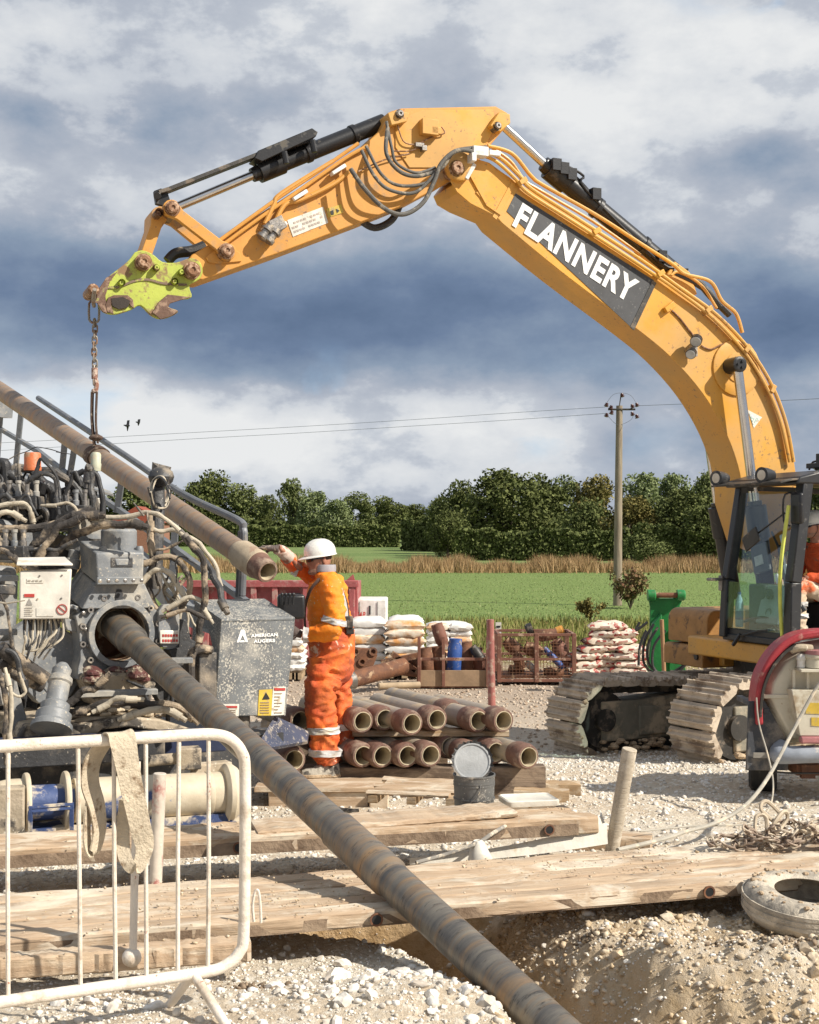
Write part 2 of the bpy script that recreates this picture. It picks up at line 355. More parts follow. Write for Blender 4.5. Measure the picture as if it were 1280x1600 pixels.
def ground_mat():
    m, nt, L, N, B = nodes_mat('limestone_rubble'); B.inputs['Roughness'].default_value = .95; B.inputs['Specular IOR Level'].default_value = .2
    tc = N('ShaderNodeTexCoord'); O = tc.outputs['Object']
    def noise(s, d=8, r=.6):
        n = N('ShaderNodeTexNoise'); n.inputs['Scale'].default_value = s; n.inputs['Detail'].default_value = d; n.inputs['Roughness'].default_value = r; L.new(O, n.inputs['Vector']); return n.outputs[0]
    def mr(v, a, b):
        r = N('ShaderNodeMapRange'); r.inputs[1].default_value = a; r.inputs[2].default_value = b; L.new(v, r.inputs[0]); return r.outputs[0]
    def mix(f, a, b):
        x = N('ShaderNodeMix', data_type='RGBA'); L.new(f, x.inputs[0])
        for i, q in ((6, a), (7, b)):
            if isinstance(q, tuple): x.inputs[i].default_value = (*q, 1)
            else: L.new(q, x.inputs[i])
        return x.outputs[2]
    c = mix(mr(noise(1.3), .4, .62), (.64, .565, .45), (.56, .46, .34))
    c = mix(mr(noise(22, 6), .5, .62), c, (.74, .68, .58))
    # soil of the trench walls: by height (it really is another layer of earth)
    sp = N('ShaderNodeSeparateXYZ'); L.new(O, sp.inputs[0])
    nz_ = N('ShaderNodeMath', operation='ADD'); L.new(sp.outputs[2], nz_.inputs[0])
    s2 = N('ShaderNodeMath', operation='MULTIPLY'); L.new(noise(3), s2.inputs[0]); s2.inputs[1].default_value = .25; L.new(s2.outputs[0], nz_.inputs[1])
    inner = N('ShaderNodeMath', operation='LESS_THAN'); L.new(sp.outputs[1], inner.inputs[0]); inner.inputs[1].default_value = 7.4
    lay = N('ShaderNodeMath', operation='MULTIPLY'); L.new(mr(nz_.outputs[0], .64, .52), lay.inputs[0]); L.new(inner.outputs[0], lay.inputs[1])
    c = mix(lay.outputs[0], c, mix(mr(noise(9), .35, .65), (.44, .29, .14), (.58, .42, .25)))
    gx = N('ShaderNodeMath', operation='MULTIPLY'); L.new(mr(nz_.outputs[0], .92, .70), gx.inputs[0]); L.new(mr(sp.outputs[0], .35, .95), gx.inputs[1]); gy = N('ShaderNodeMath', operation='MULTIPLY'); L.new(gx.outputs[0], gy.inputs[0]); L.new(mr(sp.outputs[1], 6.9, 6.2), gy.inputs[1])
    c = mix(gy.outputs[0], c, mix(mr(noise(7), .38, .62), (.50, .37, .22), (.63, .51, .36)))
    # far part of the yard is browner
    c = mix(mr(sp.outputs[1], 12, 20), c, mix(mr(noise(30, 4), .42, .6), (.34, .26, .19), (.46, .38, .30)))
    # verge: dry grass then green
    y2 = N('ShaderNodeMath', operation='ADD'); L.new(sp.outputs[1], y2.inputs[0]); s3 = N('ShaderNodeMath', operation='MULTIPLY'); L.new(noise(.35, 3), s3.inputs[0]); s3.inputs[1].default_value = 7; L.new(s3.outputs[0], y2.inputs[1])
    c = mix(mr(y2.outputs[0], 27.5, 29.5), c, mix(mr(noise(2.5), .4, .6), (.20, .19, .06), (.30, .24, .10)))
    L.new(c, B.inputs['Base Color'])
    b = N('ShaderNodeBump'); b.inputs['Strength'].default_value = .9; b.inputs['Distance'].default_value = .03; L.new(noise(38, 6, .7), b.inputs['Height']); L.new(b.outputs[0], B.inputs['Normal'])
    return m
ground = build_ground(); m_ground = ground_mat(); ground.data.materials.append(m_ground)
# fields
def field_mat(name, a, b, scale, sx=1., c3=None):
    m, nt, L, N, B = nodes_mat(name); B.inputs['Roughness'].default_value = 1; B.inputs['Specular IOR Level'].default_value = .1
    tc = N('ShaderNodeTexCoord'); mp = N('ShaderNodeMapping'); mp.inputs['Scale'].default_value = (sx, 1, 1); L.new(tc.outputs['Object'], mp.inputs[0])
    n = N('ShaderNodeTexNoise'); n.inputs['Scale'].default_value = scale; n.inputs['Detail'].default_value = 10; n.inputs['Roughness'].default_value = .7; L.new(mp.outputs[0], n.inputs['Vector'])
    r = N('ShaderNodeValToRGB'); L.new(n.outputs[0], r.inputs[0]); r.color_ramp.elements[0].position = .35; r.color_ramp.elements[0].color = (*a, 1)
    r.color_ramp.elements[1].position = .62; r.color_ramp.elements[1].color = (*b, 1)
    if c3: e = r.color_ramp.elements.new(.72); e.color = (*c3, 1)
    L.new(r.outputs[0], B.inputs['Base Color'])
    bp = N('ShaderNodeBump'); bp.inputs['Strength'].default_value = 1; bp.inputs['Distance'].default_value = .15; n2 = N('ShaderNodeTexNoise'); n2.inputs['Scale'].default_value = 6; n2.inputs['Detail'].default_value = 5
    L.new(tc.outputs['Object'], n2.inputs['Vector']); L.new(n2.outputs[0], bp.inputs['Height']); L.new(bp.outputs[0], B.inputs['Normal'])
    return m
def sheet(name, x0, x1, y0, y1, z, m, nx=40, ny=40, zf=None):
    b = MB(); vs = []; fs = []
    for j in range(ny + 1):
        for i in range(nx + 1):
            x = x0 + (x1 - x0) * i / nx; y = y0 + (y1 - y0) * (j / ny) ** 1.6; vs.append((x, y, z + (zf(x, y) if zf else 0)))
    for j in range(ny):
        for i in range(nx): a = j * (nx + 1) + i; fs.append((a, a + 1, a + nx + 2, a + nx + 1))
    b.add(vs, fs); o = b.build(name, m); tag(o, kind='structure'); return o
def far_z(y): return .006 * min(max(0, y - 150), 160)
m_field = field_mat('young_crop', (.15, .21, .065), (.18, .24, .08), .9, .35, (.28, .27, .13))
m_field2 = field_mat('far_pasture', (.13, .19, .065), (.19, .24, .09), .05, .4)
m_strawf = field_mat('stubble_ground', (.30, .20, .08), (.22, .19, .07), .5)
sheet('field', -400, 400, 36.5, 98, -.03, m_field)
sheet('verge', -60, 70, 31, 38, -.02, m_strawf, 30, 6)
sheet('far_field', -1500, 1500, 96, 2200, -.06, m_field2, 60, 80, lambda x, y: far_z(y))
# ---------------------------------------------------------------- the excavator
BP = Plane(1215, 14.2, .404); EN = BP.n.copy(); EH = -BP.t.copy()      # EN: to the machine's left (camera side), EH: heading
EO = Vector((BP.pt(1215, 838).x, BP.pt(1215, 838).y, 0))
def E(u, v, z): return EO + EH * u + EN * v + Vector((0, 0, z))
def B(px, py, out=0.0): return BP.pt(px, py, -out)                      # on the near flank of the boom, 'out' metres proud
ROTE = Matrix((EH, EN, (0, 0, 1))).transposed()
excavator = thing('excavator', 'big yellow tracked excavator with bent boom, black open cab and driver', 'excavator', E(-.4, -.3, .15))
X = excavator
def plate(b, pts, back, thick, pl=BP):     # outline in the plane, from 'back' to back+thick behind it
    return b.prism([pl.pt(x, y, back) for x, y in pts], -pl.n * thick)
def smooth2(pts, n=4): return [(p.x, p.y) for p in catmull([(x, y, 0) for x, y in pts], n)]
# boom: banana box
top = smooth2([(765, 254), (800, 279), (900, 343), (1025, 427), (1100, 478), (1150, 524), (1190, 580), (1218, 640), (1236, 700), (1243, 735), (1250, 800)], 4)
bot = smooth2([(1160, 790), (1156, 740), (1135, 678), (1098, 615), (1048, 558), (990, 510), (880, 427), (785, 349)], 4)
boomo = [(714, 300), (704, 282), (722, 256), (745, 248)] + top + [(1245, 850), (1215, 872), (1180, 850)] + bot + [(775, 338), (735, 318)]
boti = [(x + 5, y - 5) for x, y in bot]; boomi = [(718, 300), (712, 286), (728, 264), (745, 256)] + [(x - 1, y + 4) for x, y in top] + [(1240, 845), (1215, 862), (1184, 845)] + boti + [(780, 330), (738, 312)]
b = MB(); plate(b, boomo, .0, .02); plate(b, boomi, .02, .56); plate(b, boomo, .58, .02); boom = b.build('boom', m_yel, X, bevel=.006)
b = MB()
for o_ in (-.008, .6):                    # flange strips of the side plates, boss rings
    pass
b.lathe([(.30, -.02), (.30, .02), (.26, .03), (.20, .03)], B(1150, 575), EN, 30)
b.lathe([(.16, -.02), (.16, .04)], B(1150, 575), EN, 24)
b.lathe([(.14, -.02), (.14, .06), (.12, .07)], B(716, 262), EN, 24)
b.split('boom_boss', m_yel, boom, bevel=.004)
def pin(px, py, r, out, pl=BP, dep=.3, m=m_pin, par=X, name='pin', cap=True):
    b = MB(); c = pl.pt(px, py, -out)
    b.lathe([(r * 1.25, -dep - out), (r * 1.25, -out + .01), (r * 1.25, -.03), (r, -.03), (r, .0), (r * .75, .012), (r * .35, .012), (r * .3, .0)] if cap else [(r, -dep - out), (r, 0)], c, pl.n, 20)
    return b.build(name, m, par)
pin(716, 262, .065, .10, par=boom)
# shallow welded fold near the tip and the sign panel
b = MB(); plate(b, [(792, 330), (806, 302), (1022, 438), (987, 512)], -.006, .006); pan = b.build('sign_panel', m_panel, boom)
b = MB(); plate(b, [(985, 511), (1020, 438), (1026, 442), (991, 516)], -.012, .012); b.build('panel_edge', m_gun, pan)
b = MB(); plate(b, [(770, 338), (800, 283), (806, 287), (776, 343)], -.007, .007); b.build('weld_seam', m_yel, boom)
b = MB(); b.strip([B(735, 275, .01), B(760, 320, .01), B(782, 335, .01)], .02, .02, (0, 0, 1)); plate(b, [(744, 300), (752, 298), (772, 322), (768, 328)], -.012, .012); b.build('stiffener', m_yel, boom)
p0 = B(800, 352, .008); p1 = B(983, 474, .008); xd = (p1 - p0); yd = EN.cross(xd)
if yd.z < 0: yd = -yd
text_mesh('FLANNERY', p0, xd, yd, .265, m_lett, 'lettering', pan, thick=.003, offset=.036, width=xd.length * 1.005)
# stick
sk = [(603, 188), (610, 174), (628, 169), (775, 166), (793, 176), (798, 190), (786, 204), (768, 225), (745, 256), (700, 285), (640, 317), (578, 342), (440, 394), (318, 437), (296, 436), (287, 420), (300, 398), (400, 338), (500, 273), (570, 226), (598, 200)]
b = MB(); plate(b, sk, .09, .42); stick = b.build('stick', m_stick, X, bevel=.01)
b = MB()   # raised side doubler plates
plate(b, [(618, 186), (660, 172), (770, 171), (776, 190), (762, 222), (735, 250), (690, 262), (640, 262), (618, 230)], .078, .012)
b.build('stick_doubler', m_yel, stick, bevel=.004)
b = MB(); plate(b, [(322, 402), (350, 378), (375, 395), (378, 408), (340, 412), (326, 410)], .07, .02); b.build('stick_doubler', m_stick, stick, bevel=.004)
b = MB(); plate(b, [(606, 176), (622, 172), (640, 176), (636, 190), (612, 196)], .0, .6); plate(b, [(780, 175), (797, 178), (798, 192), (782, 206), (766, 196)], .0, .6); b.split('cylinder_lug', m_yel, stick, bevel=.008)
for px, py in ((626, 177), (779, 196)): pin(px, py, .035, .03, m=m_steel, par=stick)
# stickers on the stick
b = MB(); plate(b, [(449, 344), (505, 323), (513, 348), (458, 370)], .084, .004); s1 = b.build('white_sticker', m_sticker, stick)
b = MB()
for k, (a, c_) in enumerate(((0, .9), (0, .95), (.1, .8))):
    q0 = Vector((453 + 3 * k, 350 + 6 * k - 1)); q1 = q0 + Vector((52 * c_, -20 * c_))
    n_ = 9
    for i in range(n_):
        if (i * 7 + k) % 5 == 0: continue
        u0 = q0.lerp(q1, i / n_); u1 = q0.lerp(q1, (i + .7) / n_); plate(b, [(u0.x, u0.y), (u1.x, u1.y), (u1.x + 1, u1.y + 3), (u0.x + 1, u0.y + 3)], .081, .002)
b.build('faded_print', mat('faded_print', (.45, .38, .33), .6, bump=0), s1)
b = MB(); plate(b, [(510, 326), (533, 319), (537, 332), (513, 340)], .084, .004); b.build('yellow_sticker', m_ysign, stick)
b = MB(); plate(b, [(516, 330), (521, 328), (522, 335), (518, 336)], .080, .002); plate(b, [(525, 326), (531, 329), (527, 333)], .080, .002); b.build('warning_mark', m_ink, stick)
# bucket cylinder (above the stick)
CP = BP.off(-.3) if hasattr(BP, 'off') else None
def mid(px, py, back=.3): return BP.pt(px, py, back)
def cylparts(a, b_, c_, ra, rb, backs, name, mats=(m_black, m_chrome), glands=True, far=0):
    A = mid(*a, backs); Bm = mid(*b_, backs); C_ = mid(*c_, backs)
    mb = MB(); mb.cyl(A, Bm, ra, 24)
    d = (Bm - A).normalized()
    if glands: mb.cyl(Bm - d * .26, Bm - d * .0, ra * 1.22, 24); mb.cyl(Bm - d * .05, Bm + d * .07, ra * .95, 20, ra * .8)
    for t in (.25, .62): q = A.lerp(Bm, t); mb.cyl(q - d * .025, q + d * .025, ra * 1.14, 24)
    o = mb.build(name, mats[0], X, bevel=.004)
    mb = MB(); mb.cyl(Bm, C_, rb, 20); mb.build('rod', mats[1], o)
    return o
bc = cylparts((600, 191), (404, 270), (275, 324), .082, .042, .3, 'bucket_cylinder')
b = MB()   # rod guard
b.strip([mid(246, 303, .22), mid(262, 298, .22), mid(410, 240, .22)], .16, .035, EN); b.build('rod_guard', m_gun, bc, bevel=.004)
b = MB(); b.prism([mid(*q, .12) for q in ((398, 247), (404, 235), (488, 200), (497, 206), (494, 213), (410, 252))], -EN * .22)
b.box(mid(450, 232, .2), (.5, .1, .03), Matrix.Rotation(R(24), 3, EN) @ ROTE); b.build('guard_cover', m_black, bc, bevel=.006)
b = MB()
for px, py in ((444, 240), (488, 222)): b.cyl(mid(px, py, .12) + Vector((0, 0, .02)), mid(px + 4, py + 16, .12), .03, 10)
b.cyl(mid(246, 306, .1), mid(246, 306, .34), .035, 12); b.prism([mid(*q, .2) for q in ((241, 298), (252, 294), (262, 300), (268, 318), (256, 322), (244, 318))], -EN * .06)
b.split('guard_bracket', m_black, bc, bevel=.004)
# linkage
def link(pts, r, back, th, m, name):
    (x0, y0), (x1, y1) = pts; d = Vector((x1 - x0, y1 - y0)); L_ = d.length; d /= L_; n_ = Vector((-d.y, d.x)); o = []
    for k in range(9): a = math.pi * (.5 + k / 8); q = Vector((x0, y0)) + (d * math.cos(a) + n_ * math.sin(a)) * r; o.append((q.x, q.y))
    w = r * .62
    o.append((x0 + d.x * r * 1.3 - n_.x * w, y0 + d.y * r * 1.3 - n_.y * w)); o.append((x1 - d.x * r * 1.3 - n_.x * w, y1 - d.y * r * 1.3 - n_.y * w))
    for k in range(9): a = -math.pi * .5 + math.pi * k / 8; q = Vector((x1, y1)) + (d * math.cos(a) + n_ * math.sin(a)) * r; o.append((q.x, q.y))
    o.append((x1 - d.x * r * 1.3 + n_.x * w, y1 - d.y * r * 1.3 + n_.y * w)); o.append((x0 + d.x * r * 1.3 + n_.x * w, y0 + d.y * r * 1.3 + n_.y * w))
    b = MB(); plate(b, o, back, th); return b.build(name, m, X, bevel=.006)
lk = link([(268, 325), (356, 393)], 13.5, .0, .06, m_stick, 'tipping_link'); link([(262, 338), (318, 384)], 11, .50, .06, m_stick, 'tipping_link')
hl = link([(250, 336), (224, 412)], 14, .14, .34, m_stick, 'bucket_link')
for px, py, r, o_ in ((271, 324, .055, .05), (356, 391, .058, .06), (247, 334, .03, -.06)): pin(px, py, r, o_, par=X)
# quick coupler
cq = [(211, 394), (223, 391), (239, 397), (254, 409), (276, 410), (298, 403), (312, 408), (317, 423), (312, 436), (296, 446), (300, 464), (282, 468), (266, 474), (264, 480), (279, 486), (268, 494), (251, 498), (236, 492), (220, 477), (207, 483), (196, 487), (179, 491), (162, 487), (153, 472), (154, 456), (160, 444), (170, 432), (184, 421), (201, 407)]
cq = smooth2(cq + cq[:1], 3)[:-1]; b = MB(); plate(b, cq, .04, .05); plate(b, cq, .46, .05)
plate(b, [(165, 440), (200, 410), (250, 412), (300, 412), (308, 430), (290, 446), (240, 458), (170, 470)], .09, .37)
coup = b.build('quick_coupler', m_lime, X, bevel=.008)
b = MB()
rim = [(168, 489), (166, 478), (170, 466), (182, 458), (198, 455), (240, 447), (262, 452), (290, 452)]
b.strip([BP.pt(x, y + 3, .035) for x, y in smooth2([(150, 470), (164, 448), (184, 446), (210, 436), (232, 434), (256, 440), (292, 442)], 4)], .012, .02, EN)
b.build('weld_bead', mat('worn_brown', (.20, .13, .09), .6, dirt=(.45, .5, .08), damt=.3, dscale=20), coup)
b = MB()
plate(b, [(168, 488), (165, 476), (169, 465), (178, 461), (200, 461), (208, 468), (210, 482), (204, 478), (200, 470), (180, 469), (174, 476), (178, 490)], .025, .02)
plate(b, [(238, 488), (250, 470), (262, 460), (298, 464), (282, 469), (266, 474), (263, 480), (279, 486), (268, 494), (251, 499)], .025, .02)
plate(b, [(150, 470), (152, 455), (166, 434), (184, 424), (172, 440), (165, 462), (168, 490), (160, 487)], .03, .02)
b.split('hook_jaw', mat('worn_brown_steel', (.17, .10, .07), .5, metal=.4, dirt=(.30, .2, .14), damt=.4, dscale=14), coup, bevel=.004)
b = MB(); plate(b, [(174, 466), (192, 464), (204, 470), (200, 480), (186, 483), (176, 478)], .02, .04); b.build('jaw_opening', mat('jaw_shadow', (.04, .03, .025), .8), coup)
for px, py, r, o_ in ((226, 408, .06, .06), (302, 421, .062, .06), (245, 418, .025, .02), (284, 425, .025, .02), (190, 442, .025, -.02), (273, 440, .025, -.02)): pin(px, py, r, o_, par=coup, m=m_pin if r > .03 else m_lime)
b = MB(); b.tube(catmull([mid(262, 408, .25), mid(275, 396, .25), mid(300, 392, .25), mid(320, 384, .25)]), .05, 8); b.build('coupler_hose', m_hose, coup)
b = MB(); b.lathe([(.05, -.3), (.05, 0), (.03, .02)], BP.pt(146, 452, -.02), EN, 16); b.cyl(BP.pt(148, 458, .1), BP.pt(160, 462, .1), .06); b.build('lifting_eye', m_pin, coup)
# brackets, pipes and hoses on the stick
b = MB()
for off_, pts in ((.045, [(345, 385), (400, 345), (470, 296), (540, 247), (575, 228)]), (.045, [(340, 378), (395, 338), (440, 306), (500, 266), (560, 224)]),
                  (.05, [(428, 352), (445, 320), (470, 312), (520, 288), (548, 266)]), (.05, [(414, 350), (428, 320), (440, 302), (520, 252)])):
    b.tube(catmull([BP.pt(x, y, .09 - off_) for x, y in pts], 5), .018 if off_ < .05 else .022, 8)
b.build('hydraulic_tube', m_stick, stick)
b = MB()
for px, py in ((468, 306), (528, 266), (436, 356), (421, 352)): b.box(BP.pt(px, py, .03), (.16, .09, .035), Matrix.Rotation(R(35), 3, EN) @ ROTE)
b.split('tube_clamp', m_white, stick, bevel=.006)
b = MB()
for a_, c_ in (((438, 352), (418, 378)), ((425, 350), (408, 372))):
    A = BP.pt(*a_, .0); C_ = BP.pt(*c_, .0); d = C_ - A
    for t0, t1, r in ((0, .35, .045), (.35, .5, .06), (.5, .8, .042), (.8, 1, .055)): b.cyl(A + d * t0, A + d * t1, r, 12)
b.box(BP.pt(432, 352, .02), (.14, .12, .12), Matrix.Rotation(R(30), 3, EN) @ ROTE); b.build('shut_off_valve', m_steel, stick, bevel=.004)
hoses = [([(548, 264), (570, 295), (600, 325), (630, 335), (660, 318), (678, 285), (690, 255), (715, 235), (745, 238)], .022, .14),
         ([(565, 235), (585, 275), (610, 297), (650, 300), (685, 265), (705, 240), (740, 230)], .017, .12),
         ([(572, 228), (596, 272), (625, 290), (668, 285), (690, 262)], .016, .10),
         ([(606, 200), (604, 240), (625, 268), (655, 275), (690, 262), (712, 236), (760, 230)], .02, .09),
         ([(604, 190), (612, 230), (620, 255), (650, 270), (680, 262)], .015, .07)]
b = MB(); b2 = MB()
for i, (pts, r, out) in enumerate(hoses):
    (b if i in (0,) else b2).tube(catmull([B(x, y, out + (.04 if j not in (0, len(pts) - 1) else -.02)) for j, (x, y) in enumerate(pts)], 8), r, 10)
b.build('armoured_hose', m_hosegrey, boom); b2.build('hydraulic_hose', m_hosegrey, boom)
b = MB(); b.tube(catmull([mid(560, 342, .3), mid(585, 356, .3), mid(612, 344, .3), mid(626, 318, .3)], 6), .035, 10); b.build('hydraulic_hose', m_hose, stick)
b = MB()     # small control box and wires on the stick head
b.box(BP.pt(670, 200, .04), (.17, .10, .15), ROTE); b.box(BP.pt(680, 205, .03), (.10, .08, .07), ROTE); b.build('control_box', m_yel, stick, bevel=.006)
b = MB()
for pts in ([(690, 198), (695, 208), (680, 212), (660, 222), (655, 232)], [(620, 190), (630, 220), (648, 226), (660, 222)], [(613, 236), (640, 236), (655, 230)], [(560, 268), (600, 250), (640, 240)]):
    b.tube(catmull([BP.pt(x, y, .05) for x, y in pts], 4), .007, 6)
b.build('sensor_cable', m_pin, stick)
b = MB(); b.box(BP.pt(655, 227, .05), (.09, .05, .04), ROTE); b.box(BP.pt(662, 232, .05), (.05, .06, .05), ROTE); b.build('junction_block', m_steel, stick, bevel=.003)
b = MB(); b.box(B(735, 268, .06), (.04, .03, .18), Matrix.Rotation(R(-30), 3, EN) @ ROTE); b.box(B(748, 238, .10), (.16, .12, .09), ROTE); b.box(B(736, 248, .1), (.05, .16, .08), ROTE); b.box(B(772, 240, .09), (.12, .06, .05), ROTE); b.build('hose_bracket', m_white, boom, bevel=.005)
# tubes along the back of the boom
b = MB()
for pts, out, r in (([(745, 235), (780, 246), (812, 275), (830, 295), (900, 340), (1000, 405), (1060, 448), (1120, 492), (1170, 545), (1205, 600), (1228, 660), (1240, 722)], .06, .020),
                    ([(750, 242), (775, 252), (806, 280), (826, 302), (900, 349), (1000, 414), (1060, 455), (1115, 498), (1163, 550), (1198, 606), (1220, 660), (1234, 722)], .05, .018),
                    ([(762, 228), (800, 240), (830, 275), (850, 290), (930, 335), (1000, 380), (1050, 412), (1070, 428), (1110, 440), (1128, 470), (1150, 490), (1160, 520)], -.06, .020),
                    ([(770, 232), (798, 252), (820, 282), (845, 298), (925, 345), (990, 390), (1040, 430), (1060, 425), (1095, 445), (1120, 482)], -.14, .016)):
    b.tube(catmull([B(x, y, out) for x, y in pts], 6), r, 8)
b.build('hydraulic_tube', m_yel, boom)
b = MB()
for px, py, a in ((815, 284, 35), (930, 362, 33), (1030, 428, 33), (1105, 484, 38), (1165, 545, 50), (1205, 608, 62)):
    b.box(B(px, py, .03), (.09, .10, .05), Matrix.Rotation(R(a), 3, EN) @ ROTE)
b.split('tube_clamp', m_yel, boom, bevel=.005)
b = MB()
for pts in ([(1062, 430), (1090, 440), (1110, 462), (1140, 492)], [(1050, 424), (1100, 450), (1125, 480)]): b.tube(catmull([B(x, y, -.22) for x, y in pts], 5), .04, 8)
b.build('hydraulic_hose', m_hose, boom)
# stick cylinder with its feed tubes
sc = cylparts((1052, 424), (857, 262), (788, 198), .098, .045, .3, 'stick_cylinder')
b = MB(); b.prism([mid(*q, .2) for q in ((1035, 440), (1055, 408), (1078, 425), (1090, 460), (1060, 462))], -EN * .2); b.split('cylinder_lug', m_yel, boom, bevel=.01)
b = MB()
for o_, pts in ((.0, [(885, 262), (912, 278), (916, 300), (1030, 412), (1060, 418)]), (.04, [(880, 268), (905, 284), (1020, 408), (1075, 424)])):
    b.tube(catmull([mid(x, y, .2 + o_) + Vector((0, 0, .02)) for x, y in pts], 4), .014, 6)
for px, py in ((868, 262), (880, 268), (892, 277), (930, 308), (1033, 405)): b.box(mid(px, py - 4, .2), (.10, .09, .12), ROTE)
b.build('feed_tube', m_black, sc, bevel=.004)
# work lamp and wiring on the boom
b = MB(); b.cyl(B(1086, 534, .02), B(1086, 534, .12), .02); b.box(B(1084, 548, .08), (.07, .04, .12), ROTE); b.build('lamp_bracket', m_steel, boom)
for c_, r in (((1088, 532), .062), ((1080, 552), .055)):
    b = MB(); ax = EH * .55 + EN * .5 + Vector((0, 0, -.5)); b.lathe([(r * .5, -.08), (r, -.03), (r, .03)], B(*c_, .15), ax, 20); wl = b.build('work_lamp', m_black, boom, bevel=.003)
    b = MB(); b.lathe([(r * .9, .031), (r * .85, .035), (.001, .037)], B(*c_, .15), ax, 20); b.build('lens', mat('lamp_lens', (.5, .5, .48), .15, bump=0), wl)
b = MB()
for pts in ([(1050, 485), (1062, 497), (1072, 510), (1084, 525)], [(1096, 540), (1110, 546), (1130, 538), (1152, 540), (1165, 548)], [(1152, 566), (1172, 575), (1188, 572)]): b.tube(catmull([B(x, y, .012) for x, y in pts], 4), .010, 6)
b.build('lamp_cable', m_pin, boom)
b = MB(); b.box(B(1046, 480, .03), (.13, .05, .06), Matrix.Rotation(R(35), 3, EN) @ ROTE); b.build('cable_clip', m_yel, boom, bevel=.004)
b = MB(); plate(b, [(1168, 640), (1191, 652), (1178, 669)], -.004, .004); st = b.build('triangle_sticker', m_sticker, boom)
b = MB(); plate(b, [(1171, 646), (1186, 653), (1177, 664)], -.007, .003); st2 = b.build('sticker_print', mat('green_print', (.25, .42, .36), .5, bump=0, speck=(.7, .7, .65), samt=.9, sscale=60), st)
# boom lift cylinders
def lift(pin_, top_, bot_, out, ra=.095):
    a = B(*pin_, out); c_ = B(*top_, out); d_ = B(*bot_, out); mb = MB(); mb.cyl(c_, d_, ra, 24); dd = (d_ - c_).normalized(); mb.cyl(c_, c_ + dd * .35, ra * 1.2, 24); mb.cyl(c_ - dd * .05, c_, ra * .8, 20)
    o = mb.build('lift_cylinder', m_black, X, bevel=.005); mb = MB(); mb.cyl(a, c_, .052, 20); mb.build('rod', m_chrome, o)
    mb = MB(); mb.lathe([(.085, -.18), (.085, .05), (.07, .06), (.05, .06)], a, EN, 20)
    for k in range(3):
        an = k * 2.1; mb.lathe([(.014, .055), (.014, .075)], a + (EH * math.cos(an) + Vector((0, 0, math.sin(an)))) * .035, EN, 8)
    mb.build('end_cap', m_black, o)
lift((1152, 570), (1180, 790), (1208, 1000), .17)
lift((1090, 560), (1122, 792), (1146, 935), -.80)
# ----- upper body
b = MB(); bx = lambda u0, u1, v0, v1, z0, z1: b.hexa([E(u0, v0, z0), E(u1, v0, z0), E(u1, v1, z0), E(u0, v1, z0)], [E(u0, v0, z1), E(u1, v0, z1), E(u1, v1, z1), E(u0, v1, z1)])
bx(.78, -3.4, -.55, 1.32, 1.16, 1.36); bx(.3, -3.4, -1.4, -.56, 1.0, 1.3); b.build('deck', m_yel, X, bevel=.02)
b = MB(); bx(-1.2, -3.0, -1.38, -.0, 1.31, 2.3); bx(-1.0, -3.4, .0, 1.3, 1.37, 2.35); b.build('engine_hood', m_yel, X, bevel=.05)
b = MB(); rg = []
for u, z in ((-3.42, .95), (-3.42, 2.2), (-3.6, 2.3), (-4.0, 2.1), (-4.1, 1.6), (-4.0, 1.0)): rg.append(E(u, -1.4, z))
b.prism(rg, EN * 2.75); b.build('counterweight', m_yel, X, bevel=.05)
m_tool = mat('worn_toolbox', (.40, .20, .055), .55, dirt=(.10, .07, .05), damt=.25, dscale=5, speck=(.1, .06, .04), samt=.2, sscale=8)
b = MB()
for z0, z1, u1, rr in ((1.24, 1.62, .46, .12), (.98, 1.22, .52, .05)):
    o = [(-.9, z0), (u1, z0)] + [(u1 - rr + rr * math.cos(a), z1 - rr + rr * math.sin(a)) for a in [k * math.pi / 12 for k in range(7)]] + [(-.9, z1)]
    b.prism([E(u, -1.42, z) for u, z in o], EN * .78)
b.build('toolbox', m_tool, X, bevel=.012)
b = MB(); b.lathe([(.035, 0), (.035, .02)], E(.52, -.75, 1.1), EH, 16); b.build('toolbox_lock', m_black, X)
b = MB(); b.lathe([(.62, .78), (.62, 1.16)], E(-.4, -.3, 0), (0, 0, 1), 36); b.lathe([(.75, .74), (.75, .86)], E(-.4, -.3, 0), (0, 0, 1), 36); b.build('slew_ring', m_gun, X)
